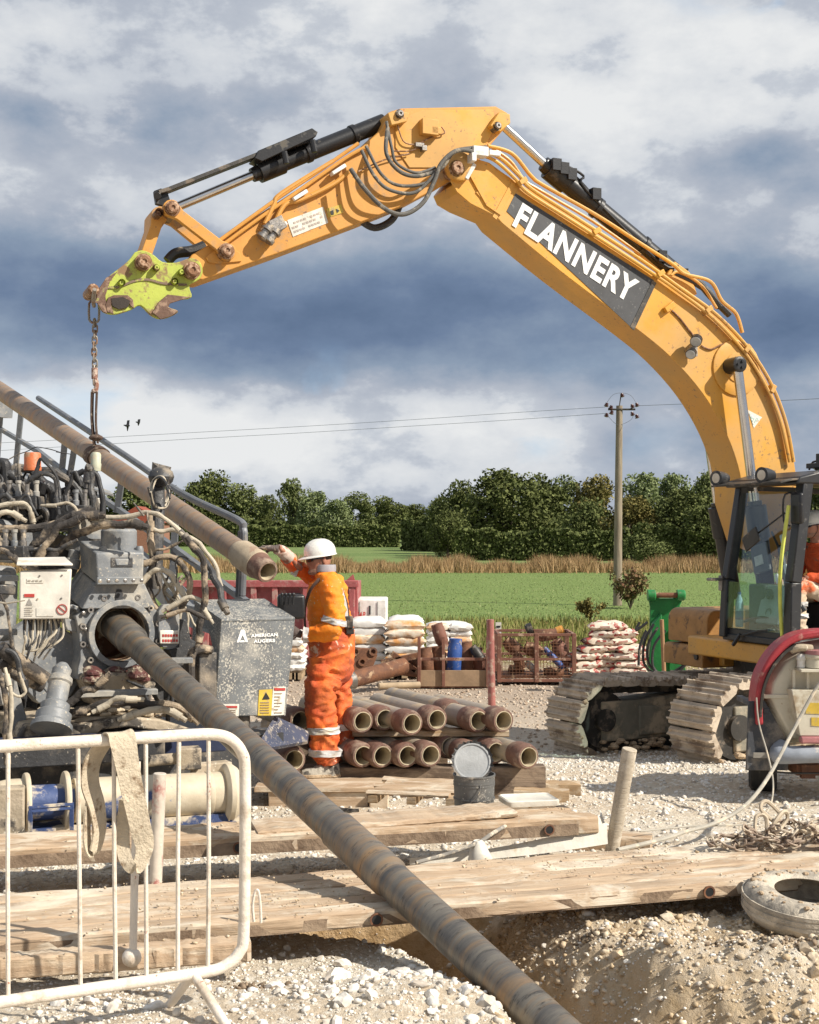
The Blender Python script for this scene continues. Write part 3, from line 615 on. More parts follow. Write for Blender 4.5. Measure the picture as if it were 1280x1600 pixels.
# ----- tracks
m_shoe = mat('muddy_shoe', (.52, .43, .33), .8, dirt=(.24, .18, .13), damt=.36, dscale=5, speck=(.55, .46, .36), samt=.3, sscale=20, bump=.6, bscale=18)
m_tframe = mat('track_frame', (.24, .22, .17), .75, dirt=(.46, .37, .26), damt=.45, dscale=2.5, bump=.3, bscale=14)
m_mud = mat('caked_mud', (.52, .40, .27), .95, c2=(.34, .24, .15), scale=9, bump=.9, bscale=26)
TD = Vector((.878, .478, 0)).normalized(); TS = Vector((TD.y, -TD.x, 0))
def track(px, Y, z0, length=4.3, w=.62, name='crawler_track'):
    c = P(px, 838, Y); c.z = z0; rad = .40; N_ = 38
    path = []; straight = length - 2 * rad; per = 2 * straight + 2 * math.pi * rad
    def at(s):
        s %= per
        if s < straight: return Vector((rad + s, 0)), Vector((1, 0))
        s -= straight
        if s < math.pi * rad: a = s / rad; return Vector((rad + straight + rad * math.sin(a), rad - rad * math.cos(a))), Vector((math.cos(a), math.sin(a)))
        s -= math.pi * rad
        if s < straight: return Vector((rad + straight - s, 2 * rad - .05 * math.sin(math.pi * s / straight))), Vector((-1, 0))
        s -= straight; a = s / rad; return Vector((rad - rad * math.sin(a), rad + rad * math.cos(a))), Vector((-math.cos(a), -math.sin(a)))
    W = lambda q, side, out_n=Vector((0, 0)): c + TD * (q.x + out_n.x) + Vector((0, 0, q.y + out_n.y)) + TS * side
    b = MB(); bl = MB(); pitch = per / N_
    for k in range(N_):
        q, t = at(k * pitch); n_ = Vector((t.y, -t.x))
        prof = [(-.49, .0), (-.47, .045), (-.36, .05), (-.32, .085), (-.26, .085), (-.22, .05), (-.05, .05), (-.02, .075), (.03, .075), (.06, .05), (.24, .05), (.28, .08), (.33, .08), (.36, .045), (.47, .04), (.49, -.005), (.3, -.02), (-.3, -.02)]
        j = lambda: rng.normal(0, .004)
        ring = lambda sd: [W(q + t * (a * pitch) + n_ * (h + j()), sd + j() * 2) for a, h in prof]
        b.loft([ring(-w / 2), ring(-w / 6), ring(w / 6), ring(w / 2)])
        for sd in (-.09, .09):
            bl.loft([[W(q + t * (a * pitch) + n_ * h, sd + e) for a, h in ((-.55, -.02), (.55, -.02), (.5, -.11), (-.5, -.11))] for e in (-.025, .025)])
    o = b.build(name, m_shoe, X, smooth=30); bl.build('chain_links', m_gun, o)
    # clods of mud on the shoe ends
    mb = MB()
    for k in range(90):
        q, t = at(rng.uniform(0, per)); n_ = Vector((t.y, -t.x)); mb.ball(W(q + n_ * .04, rng.choice([-1, 1]) * w / 2 * rng.uniform(.86, 1.02)), rng.uniform(.012, .032), 6, (1, 1, .8))
    tag(mb.build('caked_mud', m_mud, o), kind='stuff')
    mb = MB(); out = [(rad * .9, .16), (length - rad, .14), (length - rad * .8, .62), (length * .7, .66), (length * .5, .68), (length * .2, .60), (rad * .9, .60)]
    mb.prism([W(Vector(p), -.17) for p in out], TS * .34); mb.prism([W(Vector(p), -.20) for p in ((.85, .2), (1.5, .2), (1.5, .5), (.85, .54))], TS * .40)
    fo = mb.build('track_frame', m_tframe, X, bevel=.02)
    mb = MB()
    for s_, zz, rr in ((rad, rad, .31), (length - rad, rad, .33)): mb.cyl(W(Vector((s_, zz)), -.14), W(Vector((s_, zz)), .14), rr, 24); mb.cyl(W(Vector((s_, zz)), -.2), W(Vector((s_, zz)), .2), rr * .4, 20)
    for k in range(8): s_ = .9 + k * (length - 1.8) / 7; mb.cyl(W(Vector((s_, .13)), -.15), W(Vector((s_, .13)), .15), .09, 14)
    mb.split('roller', m_gun, fo)
    mb = MB()
    for k in range(160): mb.ball(W(Vector((rng.uniform(.3, 3.0), rng.uniform(.04, .17))), .2 + rng.uniform(-.1, .12)), rng.uniform(.012, .045), 6, (1.3, 1, .7))
    tag(mb.build('caked_mud', m_mud, fo), kind='stuff')
    return c
c1 = track(1085, 12.5, .22); c2 = track(885, 14.3, .04)
b = MB(); mc = (c1 + c2) / 2 + TD * 2.0; mc.z = .5
b.hexa([mc + TD * a + TS * s_ + Vector((0, 0, -.2)) for a, s_ in ((-.6, -1), (.6, -1), (.6, 1), (-.6, 1))], [mc + TD * a + TS * s_ + Vector((0, 0, .22)) for a, s_ in ((-.45, -.8), (.45, -.8), (.45, .8), (-.45, .8))])
b.build('carbody', m_tframe, X, bevel=.02)
# ----- cab
m_cabk = mat('cab_black', (.022, .023, .026), .4, dirt=(.12, .11, .10), damt=.2, dscale=7, speck=(.2, .2, .19), samt=.12, sscale=40, bump=.04)
def glass(name, tint=(.82, .9, .9), refl=.10):
    m, nt, L, N, Bn = nodes_mat(name); nt.nodes.remove(Bn); out = nt.nodes['Material Output']
    tr = N('ShaderNodeBsdfTransparent'); tr.inputs[0].default_value = (*tint, 1); gl = N('ShaderNodeBsdfGlossy'); gl.inputs['Roughness'].default_value = .02
    fr = N('ShaderNodeLayerWeight'); fr.inputs[0].default_value = .5; pw = N('ShaderNodeMath', operation='POWER'); L.new(fr.outputs['Facing'], pw.inputs[0]); pw.inputs[1].default_value = 4; ml = N('ShaderNodeMath', operation='MULTIPLY_ADD'); L.new(pw.outputs[0], ml.inputs[0]); ml.inputs[1].default_value = .5; ml.inputs[2].default_value = .09; mx = N('ShaderNodeMixShader'); L.new(ml.outputs[0], mx.inputs[0]); L.new(tr.outputs[0], mx.inputs[1]); L.new(gl.outputs[0], mx.inputs[2]); L.new(mx.outputs[0], out.inputs[0]); return m
m_glass = glass('cab_glass', (.84, .91, .91))
cab = b = None
b = MB()
def bar(b, a, c_, w, d=None): b.strip([a, c_], w, d or w, EN)
uf = .80; ur = -.9; v0 = .15; v1 = 1.28; zf = 1.40; zr = 3.0
bar(b, E(uf, v0 + .03, zf), E(uf - .02, v0 + .05, 2.0), .10, .11); bar(b, E(uf - .02, v0 + .05, 2.0), E(uf - .18, v0 + .08, zr), .10, .11)
bar(b, E(uf, v1 - .03, zf), E(uf - .02, v1 - .03, 2.0), .12, .12); bar(b, E(uf - .02, v1 - .03, 2.0), E(uf - .18, v1 - .05, zr), .12, .12)
bar(b, E(ur, v0 + .04, zf), E(ur, v0 + .04, zr), .08); bar(b, E(ur, v1 - .04, zf), E(ur, v1 - .04, zr), .1)
bx(uf + .02, ur, v0, v1, 1.37, 1.44); bx(uf - .0, uf - .05, v0, v1, 1.41, 1.50)
bx(ur, ur - .06, v0, v1, 1.4, 2.1)
cabf = b.build('cab_frame', m_cabk, X, bevel=.012)
b = MB()
rf = [(uf - .02, zr - .04), (uf - .06, zr + .03), (uf - .35, zr + .10), (-.2, zr + .13), (ur, zr + .10), (ur - .05, zr - .02), (ur, zr - .06), (0, zr + .0), (uf - .3, zr - .04)]
b.prism([E(u, v0 - .02, z) for u, z in rf], EN * (v1 - v0 + .04)); b.build('cab_roof', m_cabk, cabf, bevel=.02)
b = MB(); b.strip([E(uf - .2, .72, zr + .02), E(uf + .02, .72, zr + .0), E(uf + .16, .72, zr - .03)], 1.14, .02, EN); b.build('rain_visor', m_gun, cabf, bevel=.004)
for v in (v0 + .05, v1 - .32):
    b = MB(); b.lathe([(.055, -.14), (.075, -.05), (.08, .02), (.07, .02)], E(uf + .12, v, zr + .055), EH + EN * .25, 20); lm = b.build('roof_lamp', m_cabk, cabf)
    b = MB(); b.lathe([(.068, .018), (.001, .026)], E(uf + .12, v, zr + .055), EH + EN * .25, 20); b.build('lens', mat('lamp_lens_warm', (.62, .56, .46), .3, bump=0), lm)
b = MB()
for u in (.2, .28): b.tube(catmull([E(u + .05, v1 - .35, zr + .12), E(u, v1 - .35, zr + .2), E(u, v1 - .15, zr + .2), E(u + .05, v1 - .15, zr + .12)], 3), .012, 6)
b.box(E(.22, v1 - .25, zr + .2), (.14, .1, .16), ROTE); b.box(E(.22, v1 - .25, zr + .16), (.22, .3, .05), ROTE); b.build('roof_aerial', m_black, cabf, bevel=.006)
b = MB(); b.hexa([E(uf + .003, v0 + .08, 1.5), E(uf + .003, v1 - .09, 1.5), E(uf - .003, v1 - .09, 1.5), E(uf - .003, v0 + .08, 1.5)], [E(uf - .15, v0 + .11, zr - .1), E(uf - .15, v1 - .1, zr - .1), E(uf - .156, v1 - .1, zr - .1), E(uf - .156, v0 + .11, zr - .1)]); b.build('windscreen', m_glass, cabf, smooth=0)
b = MB(); b.hexa([E(uf + .03, v0 + .06, 1.5), E(uf + .03, v1 - .12, 1.5), E(uf + .024, v1 - .12, 1.5), E(uf + .024, v0 + .06, 1.5)], [E(uf + .02, v0 + .08, 1.98), E(uf + .02, v1 - .12, 1.98), E(uf + .014, v1 - .12, 1.98), E(uf + .014, v0 + .08, 1.98)]); b.build('lower_screen', glass('lower_glass', (.86, .93, .92)), cabf, smooth=0)
b = MB(); b.strip([E(uf - .15, v0 + .055, 2.95), E(.0, v0 + .055, 2.95), E(ur, v0 + .055, 2.9)], .02, .05, EN); b.build('side_rail', m_cabk, cabf)
# far side window is open sky and boom behind; interior
m_int = mat('cab_trim', (.16, .165, .17), .6, dirt=(.3, .28, .25), damt=.2, dscale=6); m_intd = mat('cab_trim_dark', (.035, .036, .04), .6)
b = MB(); bx(.55, .25, v0 + .08, v0 + .35, 1.45, 1.95); b.build('console', m_intd, cabf, bevel=.02)
b = MB(); b.box(E(.55, .62, 1.75), (.03, .36, .42), ROTE @ Matrix.Rotation(R(-18), 3, 'Y')); pn = b.build('pedal_guard', mat('grey_green_panel', (.42, .44, .43), .5, dirt=(.3, .3, .26), damt=.25, dscale=8), cabf, bevel=.02)
b = MB()
for z in (1.66, 1.86): b.lathe([(.055, 0), (.055, .02), (.04, .03), (.03, .015)], E(.57, .62, z), EH, 16)
b.build('speaker_ring', m_intd, pn)
b = MB(); b.box(E(.52, .40, 2.22), (.04, .26, .30), ROTE @ Matrix.Rotation(R(14), 3, 'X')); mo = b.build('monitor', m_int, cabf, bevel=.015)
b = MB(); b.box(E(.545, .40, 2.2), (.01, .13, .1), ROTE @ Matrix.Rotation(R(14), 3, 'X')); b.build('screen_label', m_white, mo)
b = MB(); b.tube([E(.45, .62, 2.35), E(.5, .8, 1.95), E(.4, .95, 1.7)], .03, 8); b.tube([E(.5, .55, 2.5), E(.45, .7, 2.2)], .012, 6); b.tube([E(.4, .8, 1.5), E(.42, .78, 1.9), E(.46, .74, 2.05)], .022, 8); b.ball(E(.46, .74, 2.1), .04, 10)
b.tube([E(.5, .35, 1.5), E(.48, .3, 2.1), E(.47, .3, 2.45)], .02, 8); b.tube(catmull([E(.6, .2, 1.55), E(.6, .6, 1.62), E(.55, 1.0, 1.5)]), .015, 6); b.build('control_lever', m_intd, cabf)
b = MB()
for v, z in ((.80, 2.42), (.86, 2.12), (.72, 2.02)): b.box(E(.56, v, z), (.02, .05, .10), ROTE @ Matrix.Rotation(R(20), 3, 'X'))
b.split('lever_tag', m_lett, cabf, bevel=.012)
b = MB(); bx(.05, -.5, .45, .95, 1.44, 1.78); bx(-.45, -.62, .45, .95, 1.7, 2.5); bx(-.5, -.6, .56, .84, 2.48, 2.7); b.build('driver_seat', m_intd, cabf, bevel=.05)
b = MB(); bx(.1, -.35, .98, 1.08, 1.75, 1.95); bx(.1, -.35, .3, .4, 1.75, 1.95); b.split('armrest', m_intd, cabf, bevel=.03)
b = MB(); b.tube(catmull([E(uf + .04, v1 - .02, 2.75), E(uf + .10, v1 - .06, 2.2), E(uf + .08, v1 - .10, 1.8), E(uf + .03, v1 - .13, 1.46)], 5), .019, 8); b.build('grab_hose', mat('lime_hose', (.62, .66, .12), .5, bump=0), cabf)
b = MB(); b.tube(catmull([E(uf - .15, v1 - .02, 2.85), E(uf + .02, v1 - .1, 2.86), E(uf + .02, v1 - .12, 2.6), E(uf, v1 - .05, 2.55)], 4), .010, 6); b.tube([E(uf + .02, v1 - .1, 2.68), E(uf + .02, .75, 2.48)], .010, 6); b.build('mirror_arm', m_black, cabf)
b = MB(); b.box(E(uf - .02, v1 + .03, 2.72), (.05, .16, .30), ROTE); mm = b.build('door_mirror', m_black, cabf, bevel=.02)
b = MB(); b.box(E(uf + .05, .68, 2.42), (.02, .26, .16), ROTE @ Matrix.Rotation(R(28), 3, 'X')); b.build('front_mirror', m_gun, cabf, bevel=.01)
b = MB(); b.tube([E(uf + .05, .5, 1.43), E(uf + .06, .8, 1.5)], .012, 6); b.tube([E(uf + .06, .8, 1.5), E(uf + .05, .95, 1.52)], .01, 6); b.tube([E(uf + .05, .5, 1.45), E(uf + .08, .42, 1.33)], .02, 6); b.build('wiper', m_black, cabf)
b = MB(); b.box(E(uf + .1, v0 - .02, 2.0), (.14, .1, .03), ROTE); b.box(E(uf + .02, v0, 1.96), (.06, .06, .16), ROTE); b.build('step_bracket', m_steel, cabf, bevel=.006)
# bottle on the cab floor
b = MB(); bo = E(.70, .28, 1.505); b.lathe([(.036, 0), (.042, .01), (.042, .24), (.036, .28), (.016, .33), (.016, .35)], bo, (0, 0, 1), 16)
bt = b.build('water_bottle', mat('bottle_plastic', (.45, .62, .70), .15, bump=0), loc=bo); tag(bt, 'clear blue water bottle standing behind the cab windscreen', 'bottle')
b = MB(); b.lathe([(.0425, .08), (.0435, .081), (.0435, .17), (.0425, .171)], bo, (0, 0, 1), 16); b.build('bottle_label', mat('blue_label', (.02, .06, .25), .4, bump=0), bt)
b = MB(); b.lathe([(.018, .34), (.018, .365)], bo, (0, 0, 1), 12); b.build('bottle_cap', mat('blue_cap', (.03, .1, .4), .4, bump=0), bt)
# ---------------------------------------------------------------- vegetation
def leaf_mat(name, a, b, c):
    m, nt, L, N, Bn = nodes_mat(name); Bn.inputs['Roughness'].default_value = .8; Bn.inputs['Specular IOR Level'].default_value = .15
    tc = N('ShaderNodeTexCoord'); n = N('ShaderNodeTexNoise'); n.inputs['Scale'].default_value = .9; n.inputs['Detail'].default_value = 4; L.new(tc.outputs['Object'], n.inputs['Vector'])
    g = N('ShaderNodeNewGeometry'); mx = N('ShaderNodeMath', operation='MULTIPLY_ADD'); L.new(g.outputs['Random Per Island'], mx.inputs[0]); mx.inputs[1].default_value = .5; L.new(n.outputs[0], mx.inputs[2])
    r = N('ShaderNodeValToRGB'); L.new(mx.outputs[0], r.inputs[0]); e = r.color_ramp.elements; e[0].position = .42; e[0].color = (*a, 1); e[1].position = 1.0; e[1].color = (*c, 1); q = e.new(.72); q.color = (*b, 1)
    L.new(r.outputs[0], Bn.inputs['Base Color']); return m
L_dark = leaf_mat('oak_leaves', (.050, .062, .020), (.088, .104, .032), (.140, .155, .052))
L_mid = leaf_mat('ash_leaves', (.080, .100, .036), (.130, .155, .056), (.19, .21, .08))
L_pale = leaf_mat('willow_leaves', (.13, .165, .07), (.20, .24, .10), (.26, .30, .15))
L_yel = leaf_mat('autumn_leaves', (.11, .105, .03), (.165, .14, .045), (.21, .18, .06))
L_hedge = leaf_mat('hedge_leaves', (.060, .074, .024), (.10, .12, .038), (.15, .17, .06))
m_bark = mat('bark', (.09, .07, .05), .9, scale=3)
def quads(name, C, S, m, parent, N_bias=None, off=Vector((0, 0, 0))):
    n = len(C); a = rng.normal(size=(n, 3)); a /= np.linalg.norm(a, axis=1)[:, None]; b = rng.normal(size=(n, 3)); b -= a * (a * b).sum(1)[:, None]; b /= np.linalg.norm(b, axis=1)[:, None]
    S = S[:, None]; k = rng.uniform(.5, 1, (n, 1)); V = np.stack([C - a * S - b * S * k * .6, C + a * S * .8 - b * S * k, C + a * S + b * S * k * .7, C - a * S * .7 + b * S * k], 1).reshape(-1, 3) - np.array(off)
    me = bpy.data.meshes.new(name); me.vertices.add(4 * n); me.vertices.foreach_set('co', V.ravel()); me.loops.add(4 * n); me.loops.foreach_set('vertex_index', np.arange(4 * n)); me.polygons.add(n); me.polygons.foreach_set('loop_start', np.arange(0, 4 * n, 4)); me.update()
    me.materials.append(m); o = bpy.data.objects.new(name, me); col.objects.link(o)
    if parent is not None: o.parent = parent
    return o
def crown_pts(n, h, w, kind):
    blobs = []
    nb = 11
    for k in range(nb):
        t = (_ := (k + .5) / nb) * .88 + .1; a = rng.uniform(0, 6.28); rr = w / 2 * rng.uniform(.25, .8) * math.sqrt(max(0.05, 1 - (2 * abs(t - .42)) ** 2 * (.85 if t > .42 else .5)))
        blobs.append((rr * math.cos(a), rr * math.sin(a), h * (.12 + .78 * t), rng.uniform(.17, .30) * w))
    C = []
    for (x, y, z, r) in blobs:
        m = n // nb; d = rng.normal(size=(m, 3)); d /= np.linalg.norm(d, axis=1)[:, None]; rad = r * rng.uniform(.70, 1.06, (m, 1)) * (1 + .2 * np.sin(d[:, :1] * 7 + d[:, 2:] * 5))
        C.append(np.array([x, y, z]) + d * rad * np.array([1, 1, .85]))
    return np.concatenate(C), blobs
def make_tree(m, h=10, w=8, n=4200, leaf=.27, kind=0):
    t = thing('tree', None, 'tree')
    C, blobs = crown_pts(n, h, w, kind); C = C[C[:, 2] > .25]
    cr = quads('crown', C, rng.uniform(.5, 1.2, len(C)) * leaf, m, t)
    b = MB(); b.tube([(0, 0, -.3), (0, 0, h * .25), (.1 * w * .3, 0, h * .55)], [.035 * h, .026 * h, .012 * h], 10)
    for x, y, z, r in blobs[:9]: b.tube([(0, 0, h * .22), (x * .5, y * .5, z * .7), (x, y, z)], [.015 * h, .01 * h, .004 * h], 6)
    b.build('trunk', m_bark, t)
    return t
protos = {}
for k, (m, h, w, n, lf) in {'oak': (L_dark, 10, 10, 11000, .19), 'oak2': (L_dark, 10, 9, 10000, .19), 'ash': (L_mid, 11, 8, 9000, .17), 'ash2': (L_mid, 11, 7, 9000, .17), 'pale': (L_pale, 11, 8, 8000, .18), 'yel': (L_yel, 10, 7, 7000, .17), 'low': (L_hedge, 5, 7, 7000, .14)}.items():
    protos[k] = [make_tree(m, h, w, n, lf), h, w, False]
def put_tree(kind, px, top, Y, wpx, label, group='trees beyond the fields'):
    p = protos[kind]; o = p[0] if not p[3] else copy_tree(p[0]); p[3] = True
    z0 = far_z(Y) - .06; q = P(px, top, Y); hh = q.z - z0; ww = wpx * Y / F
    o.location = (q.x, Y, z0); o.scale = (ww / p[2], ww / p[2], hh / p[1]); o.rotation_euler = (0, 0, rng.uniform(0, 6.28)); o.name = 'tree'
    tag(o, label, None, group); return o
TL = []
dk = ('dark', 'oak'); 
rows = [  # kind, px, top, Y, width px, description
 ('ash', 215, 752, 262, 110, 'mid green tree behind the drilling rig handrail'), ('oak', 262, 762, 266, 90, 'dark tree between the rig handrail and the lifted pipe'),
 ('oak2', 330, 742, 262, 90, 'tall dark tree above the lifted pipe, highest of the left wood'), ('ash2', 378, 757, 262, 80, 'rounded mid green tree right of the tallest dark tree of the left wood'), ('oak', 418, 776, 280, 60, 'low dark tree filling the dip left of the pointed tree'),
 ('ash', 458, 746, 262, 62, 'pointed mid green tree above the white helmet'), ('pale', 497, 765, 256, 70, 'pale willow-like tree just right of the pointed tree'), ('pale', 528, 778, 250, 64, 'drooping pale tree lowest of the left wood, by the hedge gap'),
 ('ash2', 556, 770, 290, 62, 'mid green tree behind the low pale tree'), ('oak2', 600, 780, 330, 70, 'dark tree standing over the gap in the hedges'), ('oak', 650, 790, 340, 70, 'low dark tree at the right end of the far hedge'),
 ('ash', 690, 775, 215, 70, 'mid green tree left of the big oak, farther away'), ('oak2', 716, 757, 175, 84, 'dark shoulder-high tree touching the big oak from the left'), ('oak', 786, 738, 158, 150, 'big dark oak in the middle of the tree line'), ('oak2', 842, 748, 165, 100, 'dark tree leaning on the right of the big oak'),
 ('ash2', 886, 745, 175, 70, 'slim mid green tree between the oak and the utility pole'), ('yel', 932, 742, 172, 90, 'olive tree with browning leaves left of the utility pole'), ('low', 912, 790, 150, 90, 'pale green shrub-like tree in front of the olive tree'),
 ('pale', 1008, 735, 172, 90, 'bright pale tree directly right of the utility pole'), ('pale', 1052, 736, 176, 80, 'second bright pale tree, nearer the lift cylinder'), ('yel', 985, 775, 140, 84, 'olive bush-like tree behind the utility pole'), ('oak', 1060, 768, 142, 120, 'dark broad tree low behind the lift cylinder'),
 ('ash', 1110, 734, 170, 90, 'mid green tree showing between lift cylinder and boom'), ('ash2', 1160, 742, 160, 110, 'mid green tree seen through the cab glass'), ('oak2', 1230, 750, 150, 120, 'dark tree seen through the open cab door'), ('ash', 1300, 715, 150, 120, 'tree rising behind the cab roof at the right edge'), ('oak', 700, 800, 150, 70, 'dark low tree at the left foot of the big oak'),
 ('low', 1010, 838, 112, 90, 'blue-green bush in front of the tree line right of the pole'), ('oak', 1120, 790, 130, 110, 'dark low tree behind the cab front'), ('ash', 60, 760, 262, 110, 'mid green tree behind the black machinery hoses'), ('oak2', 140, 764, 262, 110, 'dark tree behind the orange beacon')]
for a in rows: put_tree(*a)
def hedge(px0, px1, top, Y0, Y1, label, m=L_hedge, d=2.5, n=9000, leaf=.16):
    A = P(px0, 838, Y0); Bq = P(px1, 838, Y1); z0 = far_z((Y0 + Y1) / 2) - .06; A.z = Bq.z = z0; hgt = P(px0, top, Y0).z - z0
    L_ = (Bq - A).length; dx = (Bq - A) / L_; nn = Vector((-dx.y, dx.x, 0)); mid_ = (A + Bq) / 2; t = thing('hedge', label, 'hedge', mid_, 'field hedges')
    u = rng.uniform(0, L_, n); f = rng.uniform(0, 1, n); side = rng.uniform(-1, 1, n); face = rng.random(n) < .6
    v = np.where(face, -d / 2, side * d / 2) + rng.normal(0, .15, n); w_ = np.where(face, f, 1) * hgt * (.95 + .07 * np.sin(u * .8) + .05 * np.sin(u * 2.3)) + rng.normal(0, .08, n)
    C = np.array(A)[None] + np.outer(u, np.array(dx)) + np.outer(v, np.array(nn)); C[:, 2] = z0 + np.maximum(w_, 0)
    quads('foliage', C, rng.uniform(.6, 1.3, n) * leaf, m, t, off=mid_)
    b = MB(); b.box(mid_ + Vector((0, 0, hgt * .46)), (L_, d * .8, hgt * .88), math.atan2(dx.y, dx.x)); b.build('thicket', m, t, smooth=0)
hedge(185, 445, 815, 248, 246, 'rough tall hedge left of the hedge gap, behind the standing worker', n=9000, leaf=.3)
hedge(372, 625, 823, 240, 238, 'clipped dark hedge in front of the pale trees', n=9000, leaf=.26)
hedge(640, 712, 812, 205, 190, 'short dark hedge at the right of the hedge gap', n=4000, leaf=.24)
hedge(715, 985, 829, 138, 134, 'long clipped hedge below the big oak', n=9000)
hedge(990, 1330, 822, 134, 130, 'uneven hedge right of the utility pole', n=9000)
def blades(name, xs, ys, zs, hs, ws, m, label=None, kind='stuff', lean=.25, parent=None):
    n = len(xs); a = rng.uniform(0, 3.1416, n); lx = rng.normal(0, lean, n) * hs; ly = rng.normal(0, lean, n) * hs
    V = np.zeros((n, 3, 3)); V[:, 0] = np.stack([xs - np.cos(a) * ws, ys - np.sin(a) * ws, zs], 1); V[:, 1] = np.stack([xs + np.cos(a) * ws, ys + np.sin(a) * ws, zs], 1); V[:, 2] = np.stack([xs + lx, ys + ly, zs + hs], 1)
    me = bpy.data.meshes.new(name); me.vertices.add(3 * n); me.vertices.foreach_set('co', V.ravel()); me.loops.add(3 * n); me.loops.foreach_set('vertex_index', np.arange(3 * n)); me.polygons.add(n); me.polygons.foreach_set('loop_start', np.arange(0, 3 * n, 3)); me.update()
    me.materials.append(m); o = bpy.data.objects.new(name, me); col.objects.link(o); tag(o, label, None, None, kind); return o
def grass_mat(name, a, b, c):
    m = leaf_mat(name, a, b, c); return m
m_straw = grass_mat('dry_tall_grass', (.20, .125, .055), (.31, .20, .095), (.40, .28, .15)); m_green = grass_mat('rough_grass', (.10, .14, .03), (.18, .20, .055), (.30, .27, .11))
n = 70000; x = rng.uniform(-42, 48, n); y = 87 + 12 * np.sqrt(rng.random(n)); hh = rng.uniform(.3, 1.1, n) * (1 + .25 * np.sin(x * .7) + .2 * np.sin(x * 2.1))
blades('tall_dry_grass', x, y, np.full(n, -.1), hh, rng.uniform(.015, .05, n), m_straw, 'strip of tall brown dry grass between the two green fields')
n = 42000; y = rng.uniform(26.5, 38.5, n); x = rng.uniform(-15, 16, n); keep = mnk = np.array([mn.noise((a * .5, b_ * .5, 2)) for a, b_ in zip(x, y)]) > -.35 - (y > 29) * .5
x, y = x[keep], y[keep]; n = len(x); blades('verge_grass', x, y, np.array([-.06 + .0 for _ in x]) + .02, rng.uniform(.06, .28, n) * np.clip((y - 25) / 4, .3, 1), rng.uniform(.008, .03, n), m_green, 'rough yellowing grass along the edge of the yard')
n = 26000; y = 38 + 52 * rng.random(n) ** 1.5; x = rng.uniform(-1, 1, n) * y * .36; blades('crop_leaves', x, y, np.full(n, -.04), rng.uniform(.03, .08, n), rng.uniform(.012, .03, n), grass_mat('crop_leaf', (.14, .20, .06), (.175, .235, .075), (.28, .29, .14)), 'low green crop leaves over the near field')
# shrub round the pole foot, tufts
def shrub(px, Y, top, wpx, label, m, n=900, leaf=.045, stems=14, name='shrub'):
    q = P(px, top, Y); z0 = -.06; hh = q.z - z0; w = wpx * Y / F; t = thing(name, label, 'shrub', (q.x, Y, z0)); C = []; b = MB()
    for k in range(stems):
        a = rng.uniform(0, 6.28); r = rng.uniform(.2, .5) * w; tip = Vector((r * math.cos(a), r * math.sin(a) * .7, hh * rng.uniform(.55, 1))); o = Vector((q.x, Y, z0)); md = tip * .5 + Vector((0, 0, hh * .15))
        pts = catmull([o, o + md, o + tip], 4); b.tube(pts, [.012 - .001 * i for i in range(len(pts))], 5)
        for p in pts[3:]:
            for _ in range(n // (stems * 6)): C.append(np.array(p) + rng.normal(0, .11 * w * .5, 3))
    quads('foliage', np.array(C), rng.uniform(.6, 1.4, len(C)) * leaf, m, t, off=t.location); b.build('stem', m_bark, t); return t
L_rust = leaf_mat('dock_leaves', (.17, .085, .05), (.20, .15, .07), (.19, .22, .09))
shrub(985, 45, 893, 80, 'leggy reddish shrub at the foot of the utility pole', L_rust, 1500, .05, 18)
shrub(925, 37, 935, 50, 'low olive weed clump left of the utility pole', L_yel, 900, .035, 12)
shrub(1150, 27, 1030, 60, 'green weed clump seen under the excavator deck', L_pale, 900, .03, 14)
# ---------------------------------------------------------------- utility pole, wires, birds, house
m_polew = mat('weathered_pole', (.30, .25, .18), .9, c2=(.19, .15, .11), stretch=(1, 1, .08), scale=18, bump=.4)
pb = P(965, 945, 47); pb.z = -.05; pt_ = P(968, 634, 47)
pole = thing('utility_pole', 'tall wooden utility pole with brown insulators in the field edge', 'utility pole', pb)
b = MB(); b.tube([pb, (pb.x + .03, 47, 3.5), (pt_.x, 47, pt_.z)], [.16, .14, .115], 16); b.build('mast', m_polew, pole)
m_ins = mat('brown_insulator', (.10, .035, .025), .3, bump=0)
b = MB(); b.cyl((pt_.x, 47, pt_.z), (pt_.x + .06, 47, pt_.z + .40), .02); b.cyl((pt_.x - .42, 46.9, pt_.z - .14), (pt_.x + .55, 46.9, pt_.z - .14), .035); b.build('crossarm', m_gun, pole)
for px, py in ((948, 632), (955, 636), (948, 648), (956, 644), (988, 634), (995, 632), (988, 646), (995, 650), (972, 617)):
    q = P(px, py, 46.9); b = MB(); b.lathe([(.03, -.09), (.085, -.07), (.085, -.05), (.035, -.04), (.075, -.02), (.075, 0), (.03, .01), (.06, .03), (.055, .05), (.02, .06)], q, (.3 if px < 970 else -.3, 0, 1), 12); b.build('insulator', m_ins, pole)
m_wire = mat('overhead_wire', (.16, .18, .22), .5, bump=0)
b = MB()
for c_ in ([(948, 630), (958, 617), (972, 614), (986, 618), (994, 630)], [(950, 650), (962, 662), (972, 663), (986, 656), (990, 648)]): b.tube(catmull([P(x, y, 46.9) for x, y in c_], 4), .008, 5)
b.build('jumper_wire', m_wire, pole)
